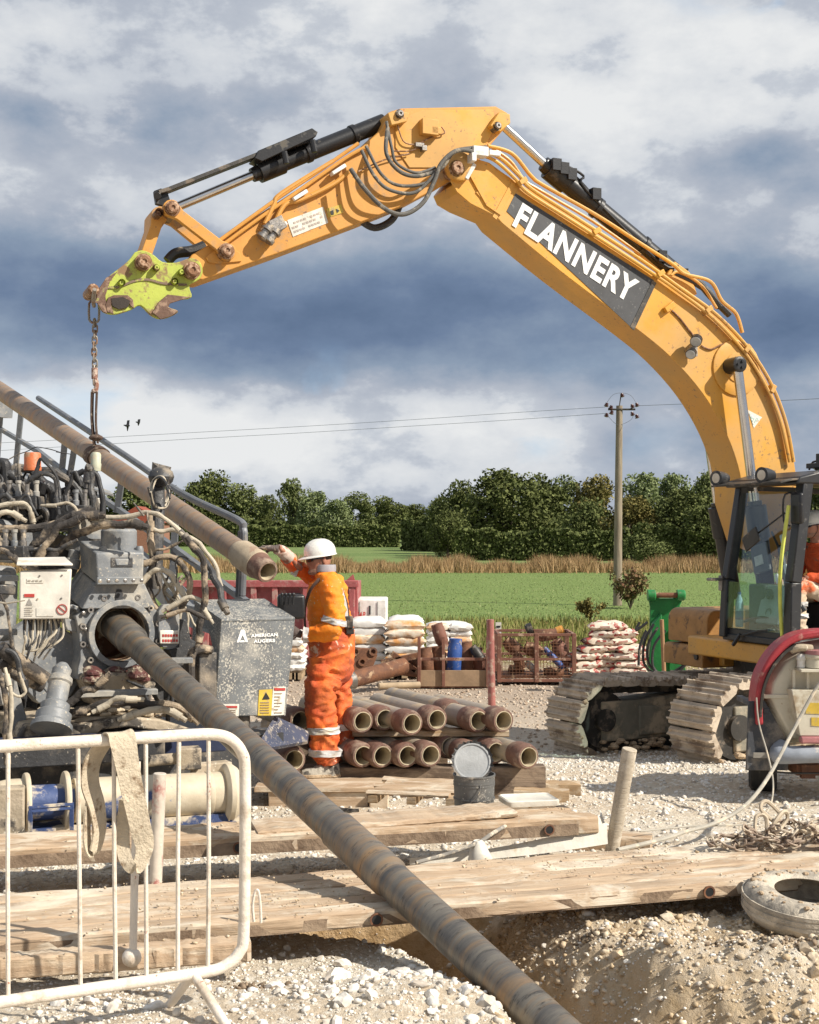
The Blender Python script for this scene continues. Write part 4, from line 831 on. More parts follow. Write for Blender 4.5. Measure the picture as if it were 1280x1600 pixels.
for i, pts in enumerate(([(946, 636, 47), (800, 645, 60), (640, 656, 78), (460, 667, 105), (280, 677, 140), (0, 692, 190), (-200, 700, 230)], [(946, 646, 47), (800, 656, 60), (640, 666, 78), (460, 677, 105), (280, 687, 140), (0, 704, 190), (-200, 716, 230)],
                         [(996, 634, 47), (1100, 630, 44), (1238, 625, 40), (1400, 616, 37)])):
    b = MB(); b.tube(catmull([P(*p) for p in pts], 4), [max(.008, .00014 * p.y) for p in catmull([P(*p) for p in pts], 4)], 5)
    w_ = b.build('power_line', m_wire); tag(w_, ['upper power line running left from the pole', 'lower power line running left from the pole', 'power line leaving the pole towards the boom'][i], 'power line', 'power lines')
for i, (px, py, s_) in enumerate(((199, 665, 1), (216, 660, .6))):
    q = P(px, py, 70); b = MB(); b.ball(q, .09 * s_, 8, (1.6, .8, .8))
    for sd in (-1, 1): b.prism([q + Vector((-.05, 0, 0)), q + Vector((.10, 0, 0)), q + Vector((.06 + .05 * sd, .06, .3 * s_ * sd)), q + Vector((-.02, .05, .28 * s_ * sd))], (0, .012, 0))
    b.ball(q + Vector((-.16 * s_, 0, .02)), .04, 6); o = b.build('bird', m_black, loc=q); tag(o, ['dark bird with spread wings flying left of the chain', 'smaller dark bird flying ahead of the other'][i], 'bird')
hs = P(216, 838, 180); b = MB(); hz = 0
ho = thing('brick_house', 'small red roofed house glimpsed behind the drilling rig', 'house', (hs.x, 180, .1))
b.box((hs.x, 182, 2.2), (7, 5, 4.2)); b.build('wall', mat('house_brick', (.30, .14, .09), .9), ho); b = MB(); b.prism([(hs.x - 3.9, 179, 4.3), (hs.x + 3.9, 179, 4.3), (hs.x, 179, 6.6)], (0, 6, 0)); b.build('roof', mat('clay_tile', (.30, .07, .04), .9), ho)
b = MB(); b.box((hs.x - 1.4, 179.48, 2.6), (1.2, .1, 1.2)); b.build('window', m_white, ho)
# ---------------------------------------------------------------- yard edge: skip, generator, pallets, cages
m_skip = mat('faded_red_steel', (.36, .09, .09), .6, dirt=(.36, .22, .19), damt=.35, dscale=4, speck=(.45, .3, .28), samt=.2, sscale=30)
sy = 23.5; A = P(262, 912, sy); C_ = P(556, 912, sy); z1 = A.z; skp = thing('red_skip', 'long faded red ribbed steel skip behind the worker', 'skip', ((A.x + C_.x) / 2, sy, 0))
b = MB(); b.box(((A.x + C_.x) / 2, sy + .04, z1 / 2 + .1), (C_.x - A.x, .05, z1 - .2)); b.box(((A.x + C_.x) / 2, sy + 1.9, z1 / 2 + .1), (C_.x - A.x, .05, z1 - .2)); b.box((A.x, sy + 1, z1 / 2 + .1), (.05, 1.9, z1 - .2)); b.box((C_.x, sy + 1, z1 / 2 + .1), (.05, 1.9, z1 - .2)); b.box(((A.x + C_.x) / 2, sy + 1, .15), (C_.x - A.x, 1.9, .08)); b.build('skip_wall', m_skip, skp)
b = MB(); b.box(((A.x + C_.x) / 2, sy - .04, z1), (C_.x - A.x + .1, .14, .12)); b.build('top_rail', m_skip, skp, bevel=.01)
k = 0
for px in (275, 322, 350, 397, 430, 478, 512, 550):
    q = P(px, 912, sy); b = MB(); b.box((q.x, sy - .03, z1 / 2), (.10, .12, z1 - .1)); b.build('rib', m_skip, skp, bevel=.008)
b = MB(); b.prism([P(540, 908, sy), P(555, 908, sy), P(552, 897, sy)], (0, .05, 0)); b.build('hook_plate', m_skip, skp)
b = MB(); q = P(457, 940, sy - .1); b.box(q, (.28, .02, .30)); b.build('sign_board', m_black, skp)
gb = P(574, 1015, 24); gz0 = .0; ga = P(543, 936, 24); gc = P(605, 936, 24)
gen = thing('site_generator', 'white boxy generator lettered in red behind the pallets', 'generator', (gb.x, 24.5, 0))
b = MB(); b.box((gb.x, 24.5, ga.z / 2 + .1), (gc.x - ga.x, 1.0, ga.z - .2)); b.build('canopy', m_white, gen, bevel=.03)
b = MB(); b.box((gb.x, 24.5, .06), (gc.x - ga.x, .9, .12)); b.build('skid', m_black, gen)
b = MB(); b.box((P(578, 0, 24).x, 23.99, 1.1), (.03, .02, .16)); b.build('door_handle', m_black, gen)
for px in (562, 590): b = MB(); b.box((P(px, 0, 24).x, 23.99, .85), (.006, .012, .8)); b.build('door_gap', m_black, gen)
text_mesh('GAP', P(555, 966, 23.975), (1, 0, 0), (0, 0, 1), .115, mat('red_lettering', (.55, .03, .02), .5, bump=0), 'lettering', gen, offset=.03, shear=.3, width=.19)
b = MB(); b.box(P(566, 969.5, 23.98), (.17, .012, .018)); b.build('lettering', mat('navy_print', (.02, .03, .12), .5, bump=0), gen)
m_bagw = mat('white_bag', (.74, .72, .68), .45, dirt=(.60, .33, .13), damt=.0, var=.08, scale=4, bump=.35, bscale=14)
m_bago = mat('orange_bag', (.62, .30, .10), .45, c2=(.70, .62, .50), scale=5, bump=.35, bscale=14)
m_wrap = glass('shrink_wrap', (.96, .96, .96)); m_pal = mat('pallet_wood', (.42, .31, .19), .85, stretch=(.2, 2, 2), scale=12, bump=.3)
def bag_mesh(b, c, sx, sy_, sz, rot=0, jig=.02):
    n = 8; rings = []
    for i in range(n + 1):
        u = -1 + 2 * i / n; f = (1 - abs(u) ** 4.5) ** .5 if abs(u) < 1 else 0; f = max(f, .12); r = []
        for k in range(12):
            a = 2 * math.pi * k / 12; cy = abs(math.cos(a)) ** .55 * math.copysign(1, math.cos(a)); cz = abs(math.sin(a)) ** .75 * math.copysign(1, math.sin(a))
            p = Vector((u * sx / 2, cy * sy_ / 2 * (.9 + .1 * f), cz * sz / 2 * f)) + Vector((rng.normal(0, jig * .3), rng.normal(0, jig * .3), rng.normal(0, jig * .35)))
            r.append(Vector(c) + Matrix.Rotation(rot, 3, 'Z') @ p)
        rings.append(r)
    b.loft(rings)
def bag_pallet(px0, px1, top, Y, label, layers=6, pat=0, deep=3):
    a = P(px0, top, Y); c_ = P(px1, top, Y); w = c_.x - a.x; z0 = 0.0; t = thing('bag_pallet', label, 'pallet', ((a.x + c_.x) / 2, Y + .5, z0), 'wrapped pallets of bags')
    b = MB()
    for k in range(5): b.box(((a.x + c_.x) / 2, Y + .08 + k * .2, .13), (w, .1, .02))
    for k in range(3): b.box((a.x + .08 + k * (w - .16) / 2, Y + .48, .06), (.1, .95, .11))
    b.build('pallet_base', m_pal, t)
    hgt = (a.z - .15) / layers; nc = max(1, round(w / .45))
    for l in range(layers):
        for k in range(nc):
            b = MB(); bag_mesh(b, (a.x + w * (k + .5) / nc + rng.normal(0, .012), Y + .17 + rng.normal(0, .015), .15 + hgt * (l + .5)), w / nc * 1.08, .36, hgt * 1.3, rng.normal(0, .02)); b.build('bag', m_bago if (l * 3 + k * 2 + pat) % 4 == 1 or (pat == 9 and (l + k) % 2) else m_bagw, t)
        b = MB(); bag_mesh(b, ((a.x + c_.x) / 2, Y + .66, .15 + hgt * (l + .5)), w * 1.03, .66, hgt * 1.3, 0); b.build('bag', m_bagw, t)
    return t
bag_pallet(448, 474, 990, 22.4, 'narrow end of a bag pallet beside the grey cabinet', 6)
bag_pallet(545, 600, 968, 22.8, 'pallet of white and yellow bags under the generator, left end of the row', 6, 0)
bag_pallet(603, 662, 972, 22.6, 'pallet of orange banded bags second in the row', 6, 9)
bag_pallet(668, 738, 976, 23.8, 'right-hand pallet of white bags behind the upright couplings', 6, 2)
bag_pallet(608, 660, 966, 25.0, 'farther pallet of white bags, only its top showing', 6, 1)
# stillages
m_rust = mat('rusted_steel', (.20, .085, .04), .8, c2=(.11, .05, .03), dirt=(.38, .25, .15), damt=.28, dscale=6, scale=7, bump=.4)
m_rustred = mat('red_oxide', (.20, .085, .055), .75, dirt=(.40, .28, .2), damt=.3, dscale=7, bump=.2)
def cage(px0, px1, top, bot, Y, label, mesh=False, depth=.9, rails=(.45,), board=False):
    a = P(px0, bot, Y); c_ = P(px1, top, Y); z0 = a.z; h = c_.z - z0; w = c_.x - a.x; t = thing('stillage', label, 'stillage', ((a.x + c_.x) / 2, Y + depth / 2, z0))
    for x in (a.x, c_.x, ):
        for y in (Y, Y + depth): b = MB(); b.box((x, y, z0 + h / 2), (.07, .07, h)); b.build('corner_post', m_rustred, t, bevel=.005)
    if mesh: b = MB(); b.box(((a.x + c_.x) / 2 + .0, Y, z0 + h / 2), (.07, .06, h)); b.build('corner_post', m_rustred, t, bevel=.005)
    b = MB()
    for fz in (0.06,) + rails + (1.0,):
        for y in (Y, Y + depth): b.box(((a.x + c_.x) / 2, y, z0 + h * fz - .02), (w, .045, .045))
        for x in (a.x, c_.x): b.box((x, Y + depth / 2, z0 + h * fz - .02), (.045, depth, .045))
    b.build('rail', m_rustred, t, bevel=.004)
    b = MB(); b.box(((a.x + c_.x) / 2, Y + depth / 2, z0 + .08), (w, depth, .03)); b.build('floor_plate', m_rust, t)
    if mesh:
        b = MB(); n_ = int(w / .055)
        for k in range(1, n_):
            x = a.x + w * k / n_; b.box((x, Y - .005, z0 + h / 2), (.006, .006, h * .94)); b.box((x, Y + depth + .005, z0 + h / 2), (.006, .006, h * .94))
        for k in range(1, 15): b.box(((a.x + c_.x) / 2, Y - .008, z0 + h * k / 15), (w, .006, .006))
        b.build('wire_mesh', m_rust, t)
    if board: b = MB(); b.box(((a.x + c_.x) / 2, Y - .04, z0 + .14), (w + .05, .03, .26)); b.build('side_board', mat('dusty_board', (.34, .23, .14), .85, scale=5), t, bevel=.004)
    return t, a, c_, z0, h
ca, a1, c1_, z1_, h1_ = cage(655, 762, 1028, 1073, 21.2, 'low open stillage holding upright rusty couplings', False, .9, (.55,), True)
for px in (655, 693, 762): 
    b = MB(); q = P(px, 1073, 21.1); b.box((q.x, 21.12, q.z + .4), (.05, .05, .8)); b.build('stake', m_rustred, ca, bevel=.004)
cb, a2, c2_, z2_, h2_ = cage(780, 897, 990, 1066, 21.6, 'wire mesh stillage filled with rusty tool joints', True, 1.0, (.5,))
m_bluec = mat('blue_coupling', (.03, .09, .32), .5, dirt=(.3, .25, .2), damt=.3, dscale=9)
def joint(p0, p1, r, m, label, name='pipe_coupling', group='couplings stored in the stillages'):
    d = (p1 - p0); L_ = d.length; b = MB(); b.ring([(r * .55, L_ * .02), (r * .78, 0), (r * .82, L_ * .18), (r, L_ * .26), (r, L_ * .8), (r * .9, L_ * .84), (r * .9, L_), (r * .55, L_)], p0, d, 18)
    o = b.build(name, m, loc=p0); tag(o, label, 'coupling', group); return o
Yc = 21.55
J = [((668, 1062), (664, 1012), .125, m_rust, 'rusty coupling standing at the left end of the low stillage'), ((688, 1062), (684, 1010), .13, m_rust, 'rusty coupling standing second from left in the low stillage'), ((694, 1012), (682, 975), .11, m_rustred, 'tilted reddish coupling sticking highest out of the low stillage'),
     ((708, 1064), (712, 998), .12, m_bluec, 'blue coupling standing in the middle of the low stillage'), ((728, 1064), (727, 1003), .125, m_rust, 'rusty coupling right of the blue coupling'), ((748, 1066), (745, 1012), .11, m_rustred, 'dull red coupling leaning at the right of the low stillage'),
     ((738, 1010), (752, 1030), .08, m_gun, 'small dark coupling lying on the rim of the low stillage'), ((700, 1060), (640, 1030), .10, m_rust, 'rusty pipe end poking left from the low stillage'),
     ((790, 1000), (812, 1020), .12, m_rust, 'rusty coupling at the top left of the mesh stillage'), ((820, 1010), (846, 1022), .12, m_rust, 'rusty coupling showing its open end in the mesh stillage'), ((836, 995), (870, 990), .10, m_rust, 'rusty coupling lying across the top of the mesh stillage'),
     ((868, 1000), (886, 1040), .13, m_rustred, 'leaning reddish coupling at the right of the mesh stillage'), ((850, 1012), (880, 1044), .055, m_bluec, 'slim blue tool lying slantwise in the mesh stillage'), ((822, 1034), (838, 1050), .06, m_white, 'pale red and white tube low in the mesh stillage'),
     ((795, 1045), (818, 1052), .10, m_rust, 'dark rusty coupling at the bottom left of the mesh stillage'), ((850, 1050), (880, 1052), .09, m_rust, 'dark rusty coupling at the bottom of the mesh stillage'), ((822, 985), (832, 981), .10, m_gun, 'dark collar on top of the mesh stillage'), ((866, 988), (880, 982), .07, m_stick, 'tan tube end on the top rim of the mesh stillage'), ((806, 1020), (815, 1045), .09, m_rust, 'upright rusty coupling inside the mesh stillage')]
for i, (p, q, r, m, lb) in enumerate(J): yy = Yc + (.15 * (i % 3)) + (.3 if i > 7 else 0); joint(P(*p, yy), P(*q, yy), r, m, lb)
# rusty parts on the ground
q0 = P(551, 1062, 20.4); q1 = P(632, 1040, 21.0); t = thing('rusty_spool', 'rusty flanged pipe lying on the gravel right of the worker', 'pipe', q0)
b = MB(); b.tube([q0, q1], .13, 20); b.build('barrel', m_rust, t); b = MB(); d = (q0 - q1).normalized(); b.cyl(q0, q0 + d * .12, .15, 18, .12); b.build('end_cap', m_steel, t)
t = thing('rusty_bracket', 'rusty steel bracket with round openings beside the worker', 'bracket', P(568, 1050, 21.5)); pl_ = Plane(568, 21.5, .2)
b = MB(); b.prism([pl_.pt(*q) for q in ((550, 1050), (550, 1018), (558, 1012), (586, 1014), (590, 1024), (580, 1050))], -pl_.n * .12)
b.build('plate', m_rust, t, bevel=.01)
for q in ((556, 1018), (566, 1034), (583, 1018)): b = MB(); b.lathe([(.07, -.1), (.07, .03), (.04, .03), (.035, .0)], pl_.pt(*q), pl_.n, 16); b.build('collar', m_rust, t)
for i, (pa, pb_, r) in enumerate((((596, 1036), (655, 1024), .05), ((612, 1020), (650, 1048), .04), ((600, 1046), (652, 1052), .06))):
    b = MB(); b.box((P(*pa, 21.4) + P(*pb_, 21.4)) / 2, ((P(*pb_, 21.4) - P(*pa, 21.4)).length, .12, r * 2), (P(*pb_, 21.4) - P(*pa, 21.4)).to_track_quat('X', 'Z').to_matrix()); o = b.build('steel_offcut', m_rust, loc=P(*pa, 21.4), bevel=.005)
    tag(o, ['long rusty steel bar above the rusty pipe', 'rusty bar leaning by the low stillage', 'flat rusty bar on the ground before the low stillage'][i], 'steel bar')
q0 = P(592, 1072, 19.8); q1 = P(656, 1070, 20.0); b = MB(); b.tube([q0, q1], .05, 12); tag(b.build('timber_pole', mat('pale_wood', (.45, .34, .22), .85), loc=q0), 'pale thin pole lying on gravel before the low stillage', 'pole')
# posts and sign
def post(p0, p1, r, m, name, label, cat, r2=None):
    b = MB(); b.tube([p0, (p0 + p1) / 2, p1], [r, (r + (r2 or r)) / 2, r2 or r], 18); o = b.build(name, m, loc=p0, bevel=.004); tag(o, label, cat); return o
post(P(769, 1118, 18.0), P(766, 968, 18.0), .052, mat('faded_red_tube', (.36, .13, .11), .6, dirt=(.40, .28, .22), damt=.4, dscale=8), 'steel_post', 'faded red tubular post standing between the two stillages', 'post')
t = thing('small_sign', 'small white notice on the back of the mesh stillage', 'sign', P(779, 990, 22.8)); b = MB(); b.box(P(779, 981, 22.8), (.10, .015, .19)); b.build('notice', m_sticker, t); b = MB(); b.cyl(P(779, 1060, 22.82), P(779, 972, 22.82), .02, 8); b.build('post', m_steel, t)
b = MB(); b.box(P(779, 979, 22.785), (.07, .004, .03)); b.build('print', m_ink, t)
# cement bags
m_cem = mat('paper_bag', (.62, .50, .38), .7, c2=(.70, .62, .52), scale=3, bump=.3, bscale=16, speck=(.40, .06, .05), samt=.34, sscale=7); m_cemr = mat('red_bag_end', (.42, .07, .06), .6, dirt=(.6, .5, .4), damt=.3, dscale=5)
proto_bag = []
for k in range(3):
    t = thing('cement_bag', None, 'bag'); b = MB(); bag_mesh(b, (0, 0, 0), .52, .36, .135, 0, .03); b.build('sack', m_cem, t)
    for sd in (-1, 1):
        b = MB(); rings = []
        for i, u in enumerate((.17, .21, .245)):
            f = max(.12, (1 - (u / .26) ** 4.5) ** .5); rings.append([Vector((sd * u, math.cos(a_) * .17 * (abs(math.cos(a_)) ** -.45 if abs(math.cos(a_)) > .05 else 1) * (.92 + .1 * f), abs(math.sin(a_)) ** .75 * math.copysign(1, math.sin(a_)) * .0705 * f)) for a_ in [2 * math.pi * q / 12 + .01 for q in range(12)]])
        b.loft(rings, caps=False); b.build('bag_end', m_cemr, t)
    b = MB(); b.box((0, -.183, .0), (.16, .004, .03)); b.build('print', mat('dark_red_print', (.30, .05, .04), .6, bump=0), t)
    proto_bag.append([t, False])
rowsb = [(0, (905, 932, 962, 990)), (1, (910, 945, 976, 1000)), (2, (915, 948, 985)), (3, (912, 945, 975, 992)), (4, (926, 958, 985)), (5, (935, 968)), (6, (944, 972)), (7, (944, 955))]
nm = ['bottom', 'second', 'third', 'fourth', 'fifth', 'sixth', 'seventh', 'topmost']; side = ['left end', 'left of middle', 'right of middle', 'right end']
cb_ = 0
for l, pxs in rowsb:
    for k, px in enumerate(pxs):
        pr = proto_bag[cb_ % 3]; o = pr[0] if not pr[1] else copy_tree(pr[0]); pr[1] = True; cb_ += 1
        o.location = P(px, 1062, 22.0 + .12 * (k % 2)); o.location.z = .07 + l * .125 + rng.normal(0, .008); o.rotation_euler = (rng.normal(0, .04), rng.normal(0, .06), rng.normal(0, .18)); o['group'] = 'cement bags heaped by the excavator track'
        o['label'] = 'white and red cement bag, %s of the %s layer of the heap' % (side[k if k < len(pxs) - 1 else 3], nm[l])
# green attachment
m_grn = mat('green_paint', (.02, .20, .05), .4, dirt=(.2, .18, .1), damt=.2, dscale=6)
gp = Plane(1040, 20.0, -.1); t = thing('green_attachment', 'bright green hydraulic attachment standing behind the yellow toolbox', 'attachment', gp.pt(1040, 1055)); b = MB()
b.prism([gp.pt(*q) for q in ((1014, 1050), (1016, 948), (1012, 930), (1022, 925), (1030, 935), (1052, 935), (1060, 925), (1070, 930), (1062, 948), (1064, 1050))], -gp.n * .10); b.build('mounting_frame', m_grn, t, bevel=.01)
b = MB(); b.prism([gp.pt(*q, -.25) for q in ((1012, 1050), (1020, 975), (1034, 960), (1040, 1050))], -gp.n * .3); b.prism([gp.pt(*q, -.05) for q in ((1046, 1050), (1046, 985), (1062, 975), (1072, 1050))], -gp.n * .25); b.build('side_frame', m_grn, t, bevel=.01)
for px in (1016, 1062): b = MB(); b.lathe([(.085, 0), (.085, .10), (.07, .12), (.04, .12)], gp.pt(px - 4, 930, -.05), (1, 0, 0), 20); b.build('pin_boss', m_grn, t)
b = MB(); b.cyl(gp.pt(1018, 930, -.05), gp.pt(1062, 930, -.05), .04); b.build('pin', m_rust, t)
for i, pts in enumerate(([(1022, 975), (1008, 1000), (1006, 1035), (1024, 1052), (1050, 1050)], [(1028, 980), (1012, 1010), (1016, 1040), (1040, 1054), (1068, 1040)], [(1040, 985), (1022, 1010), (1022, 1045), (1050, 1056), (1075, 1035)], [(1010, 985), (1000, 1010), (998, 1040)], [(1000, 972), (994, 985), (1012, 972)])):
    b = MB(); b.tube(catmull([gp.pt(*q, -.35 - .04 * i) for q in pts], 6), .02, 8); b.build('hose', m_hose, t)
post(P(1038, 1056, 19.2), P(1034, 968, 19.2), .03, mat('handle_wood', (.35, .2, .1), .8), 'wooden_pole', 'plain wooden pole leaning on the green attachment', 'pole')
# ---------------------------------------------------------------- drilling rig
AX = Vector((-.508, .833, .22)).normalized()        # up the drilling rack, away from the camera
RP = Plane(190, 8.6, .61)
m_grey = mat('muddied_grey', (.215, .225, .235), .5, c2=(.155, .165, .175), dirt=(.46, .42, .35), damt=.32, dscale=3.2, speck=(.48, .43, .34), samt=.36, sscale=60, thr=.22, bump=.2, bscale=30)
m_greyd = mat('muddied_dark', (.05, .05, .052), .5, dirt=(.30, .25, .19), damt=.30, dscale=4, speck=(.4, .35, .28), samt=.28, sscale=50, thr=.2, bump=.3, bscale=30)
m_tan = mat('mud_coated_steel', (.46, .38, .28), .8, c2=(.33, .27, .19), dirt=(.08, .07, .06), damt=.42, dscale=5, speck=(.62, .55, .44), samt=.4, sscale=30, bump=.5, bscale=20)
m_tanh = mat('mud_coated_hose', (.42, .33, .23), .8, c2=(.28, .22, .155), dirt=(.05, .043, .038), damt=.58, dscale=4, bump=.6, bscale=35)
m_cream = mat('cream_hose', (.50, .44, .34), .7, dirt=(.3, .24, .17), damt=.25, dscale=9, bump=.3)
m_boxw = mat('dusty_white_box', (.74, .70, .62), .6, dirt=(.52, .44, .33), damt=.28, dscale=5, bump=.1)
m_wood = None
rig = thing('drilling_rig', 'mud-caked grey drilling rig with tangled hoses and a big collar', 'drilling rig', (-2.2, 9.2, .55))
def rpl(pts, back, th, m, name, bevel=.006, par=None, pl=RP, d=None):
    b = MB(); b.prism([pl.pt(x, y, back) for x, y in pts], (d or -pl.n) * th); return b.build(name, m, par or rig, bevel=bevel)
def plate_hole(c, r, out, back, th, m, name, pl=RP, n=48, par=None, bevel=.005):
    C = pl.pt(*c, back); O2 = [((pl.pt(x, y, back) - C).dot(pl.t), (pl.pt(x, y, back) - C).z) for x, y in out]; b = MB(); rin = []; rout = []
    for k in range(n):
        a = 2 * math.pi * k / n; dx, dz = math.cos(a), math.sin(a); best = None
        for i in range(len(O2)):
            (x0, z0), (x1, z1) = O2[i], O2[(i + 1) % len(O2)]; ex, ez = x1 - x0, z1 - z0; den = dx * ez - dz * ex
            if abs(den) < 1e-9: continue
            t = (x0 * ez - z0 * ex) / den; s_ = (x0 * dz - z0 * dx) / den
            if t > 0 and -1e-6 <= s_ <= 1 + 1e-6 and (best is None or t > best): best = t
        best = best or r * 1.2; rin.append(C + pl.t * dx * r + Vector((0, 0, dz * r))); rout.append(C + pl.t * dx * best + Vector((0, 0, dz * best)))
    D = -pl.n * th; vs = rin + rout + [v + D for v in rin] + [v + D for v in rout]; fs = []
    for k in range(n):
        j = (k + 1) % n; fs += [(k, j, n + j, n + k), (2 * n + k, 3 * n + k, 3 * n + j, 2 * n + j), (n + k, n + j, 3 * n + j, 3 * n + k), (k, 2 * n + k, 2 * n + j, j)]
    b.add(vs, fs); return b.build(name, m, par or rig, bevel=bevel)
col_ = plate_hole((188, 990), .185, [(118, 1060), (126, 1030), (124, 990), (118, 962), (146, 946), (166, 933), (190, 929), (214, 934), (250, 957), (252, 985), (250, 1030), (240, 1062), (215, 1075), (150, 1075)], .06, .16, m_grey, 'collar_plate')
b = MB(); c0 = RP.pt(188, 990, .05); b.ring([(.185, -.01), (.225, -.01), (.225, .05), (.185, .05)], c0 - RP.n * .01, RP.n, 40); b.build('collar_ring', m_grey, rig, bevel=.004)
for k in range(14):
    a = 2 * math.pi * (k + .5) / 14
    if -2.2 < math.atan2(math.sin(a), math.cos(a)) < -.9: continue
    b = MB(); q = c0 + RP.t * math.cos(a) * .262 + Vector((0, 0, math.sin(a) * .262)); b.ring([(.010, -.0), (.020, 0), (.020, .025), (.010, .025)], q, RP.n, 12); b.build('bolt', m_steel, col_)
b = MB(); b.pipe(c0 - RP.n * .45, c0 - RP.n * .04, .20, .185, 36); b.lathe([(.19, -.46), (.19, -.44)], c0, RP.n, 30); b.build('collar_bore', mat('bore_rust', (.22, .10, .05), .7, dirt=(.45, .36, .25), damt=.35, dscale=6, bump=.4), rig)
rpl([(150, 912), (226, 912), (244, 950), (128, 952)], .03, .34, m_grey, 'gearbox_neck', d=AX, bevel=.008)
rpl([(181, 930), (183, 921), (190, 921), (192, 930), (192, 945), (181, 945)], .022, .02, m_intd, 'slot', bevel=0)
hb = rpl([(150, 864), (226, 863), (224, 912), (152, 913)], -.02, .36, m_grey, 'gearbox_head', d=AX, bevel=.012)
rpl([(173, 871), (208, 871), (208, 887), (173, 887)], -.024, .012, m_greyd, 'recess', par=hb); rpl([(180, 873), (202, 873), (200, 884), (182, 884)], -.03, .012, m_grey, 'recess_boss', par=hb)
rpl([(152, 902), (224, 901), (224, 913), (152, 914)], -.035, .04, m_grey, 'head_flange', par=hb)
b = MB(); q0 = RP.pt(186, 866, .16); b.lathe([(.118, 0), (.118, .155), (.105, .17), (0, .172)], q0, (0, 0, 1), 32); b.build('drive_motor', m_grey, rig, bevel=.003)
for px in (161, 218): b = MB(); b.lathe([(.028, 0), (.028, .03), (.02, .05)], RP.pt(px, 865, .05), (0, 0, 1), 12); b.build('head_bolt', m_grey, hb)
for px, py in ((147, 846), (154, 846)): b = MB(); b.lathe([(.032, 0), (.032, .07)], RP.pt(px, py + 12, .4), (0, 0, 1), 14); b.build('fitting', m_greyd, rig)
plate_hole((114, 960), .035, [(104, 985), (100, 960), (104, 948), (113, 944), (124, 948), (130, 965), (128, 990)], .10, .07, m_grey, 'lifting_lug', n=30)
plate_hole((264, 960), .035, [(248, 990), (248, 955), (256, 945), (268, 943), (278, 948), (281, 962), (280, 1012), (250, 1012)], .02, .06, m_grey, 'lifting_lug', n=36)
rpl([(250, 985), (281, 985), (280, 1006), (250, 1006)], .0, .014, m_sticker, 'warning_plate')
b = MB()
for r_ in range(2):
    for k in range(6): x = 254 + k * 4.2; y = 991 + r_ * 8; b.prism([RP.pt(*q, -.004) for q in ((x, y), (x + 3, y), (x + 3, y + 4), (x, y + 4))], -RP.n * .003)
b.build('faded_print', m_red, rig)
rpl([(281, 968), (292, 968), (298, 998), (310, 1005), (305, 1060), (282, 1050), (262, 1015), (280, 1012)], .08, .10, m_greyd, 'side_plate')
rpl([(20, 985), (60, 960), (104, 985), (126, 1000), (128, 1060), (110, 1090), (60, 1100), (24, 1060)], .22, .12, m_grey, 'back_plate', bevel=.01)
rpl([(150, 952), (122, 952), (60, 1000), (80, 960), (120, 905), (138, 880), (150, 870)], .30, .10, m_grey, 'side_cheek', bevel=.01)
rpl([(252, 1040), (262, 1018), (280, 1012), (300, 1040), (300, 1110), (262, 1118), (240, 1080)], .18, .10, m_greyd, 'lower_cheek')
# saddle, packing blocks and shelf below the collar
rpl([(134, 1062), (146, 1052), (235, 1052), (246, 1066), (240, 1085), (150, 1090)], -.10, .30, m_tan, 'saddle', bevel=.02)
rpl([(140, 1088), (238, 1084), (236, 1100), (150, 1104)], -.06, .30, m_tan, 'packing_block', bevel=.015)
b = MB()
for k in range(30): q = RP.pt(rng.uniform(142, 232), rng.uniform(1045, 1062), rng.uniform(-.12, .1)); b.ball(q, rng.uniform(.02, .06), 8, (1.3, 1, .6))
b.build('grease_lump', mat('pipe_grease', (.14, .055, .05), .35, dirt=(.45, .38, .28), damt=.4, dscale=12, bump=.8, bscale=30), rig)
b = MB()
for k in range(70): q = RP.pt(rng.uniform(60, 330), rng.uniform(1104, 1122), rng.uniform(-.25, .1)); b.ball(q, rng.uniform(.01, .045), 8, (1.6, 1, .5), Matrix.Rotation(rng.uniform(0, 3), 3, 'Z'))
tag(b.build('caked_mud', mat('thick_mud', (.56, .47, .34), .9, c2=(.40, .31, .21), bump=.9, bscale=24), rig), kind='stuff')
o1 = [(30, 1150), (40, 1132), (95, 1126), (130, 1134), (150, 1128), (200, 1120), (250, 1124), (285, 1134), (330, 1150), (330, 1162), (290, 1160), (245, 1142), (200, 1136), (160, 1140), (140, 1156), (35, 1164)]
rpl(o1, -.28, .75, m_tan, 'base_apron', bevel=.012)
b = MB(); b.box((-2.4, 9.1, .85), (2.2, 1.3, .45), R(31)); b.box((-2.9, 9.6, 1.3), (1.6, 1.4, .7), R(31)); b.build('chassis', m_greyd, rig, bevel=.02)
for i, (px, py, Y_, L_) in enumerate(((150, 1165, 8.1, 1.6), (60, 1178, 7.9, 1.5))):
    b = MB(); b.box(P(px, py, Y_), (L_, .14, .14), R(20)); b.build('cross_beam', mat('navy_paint', (.025, .035, .08), .5, dirt=MUD, damt=.3, dscale=6) if i == 0 else m_greyd, rig, bevel=.01)
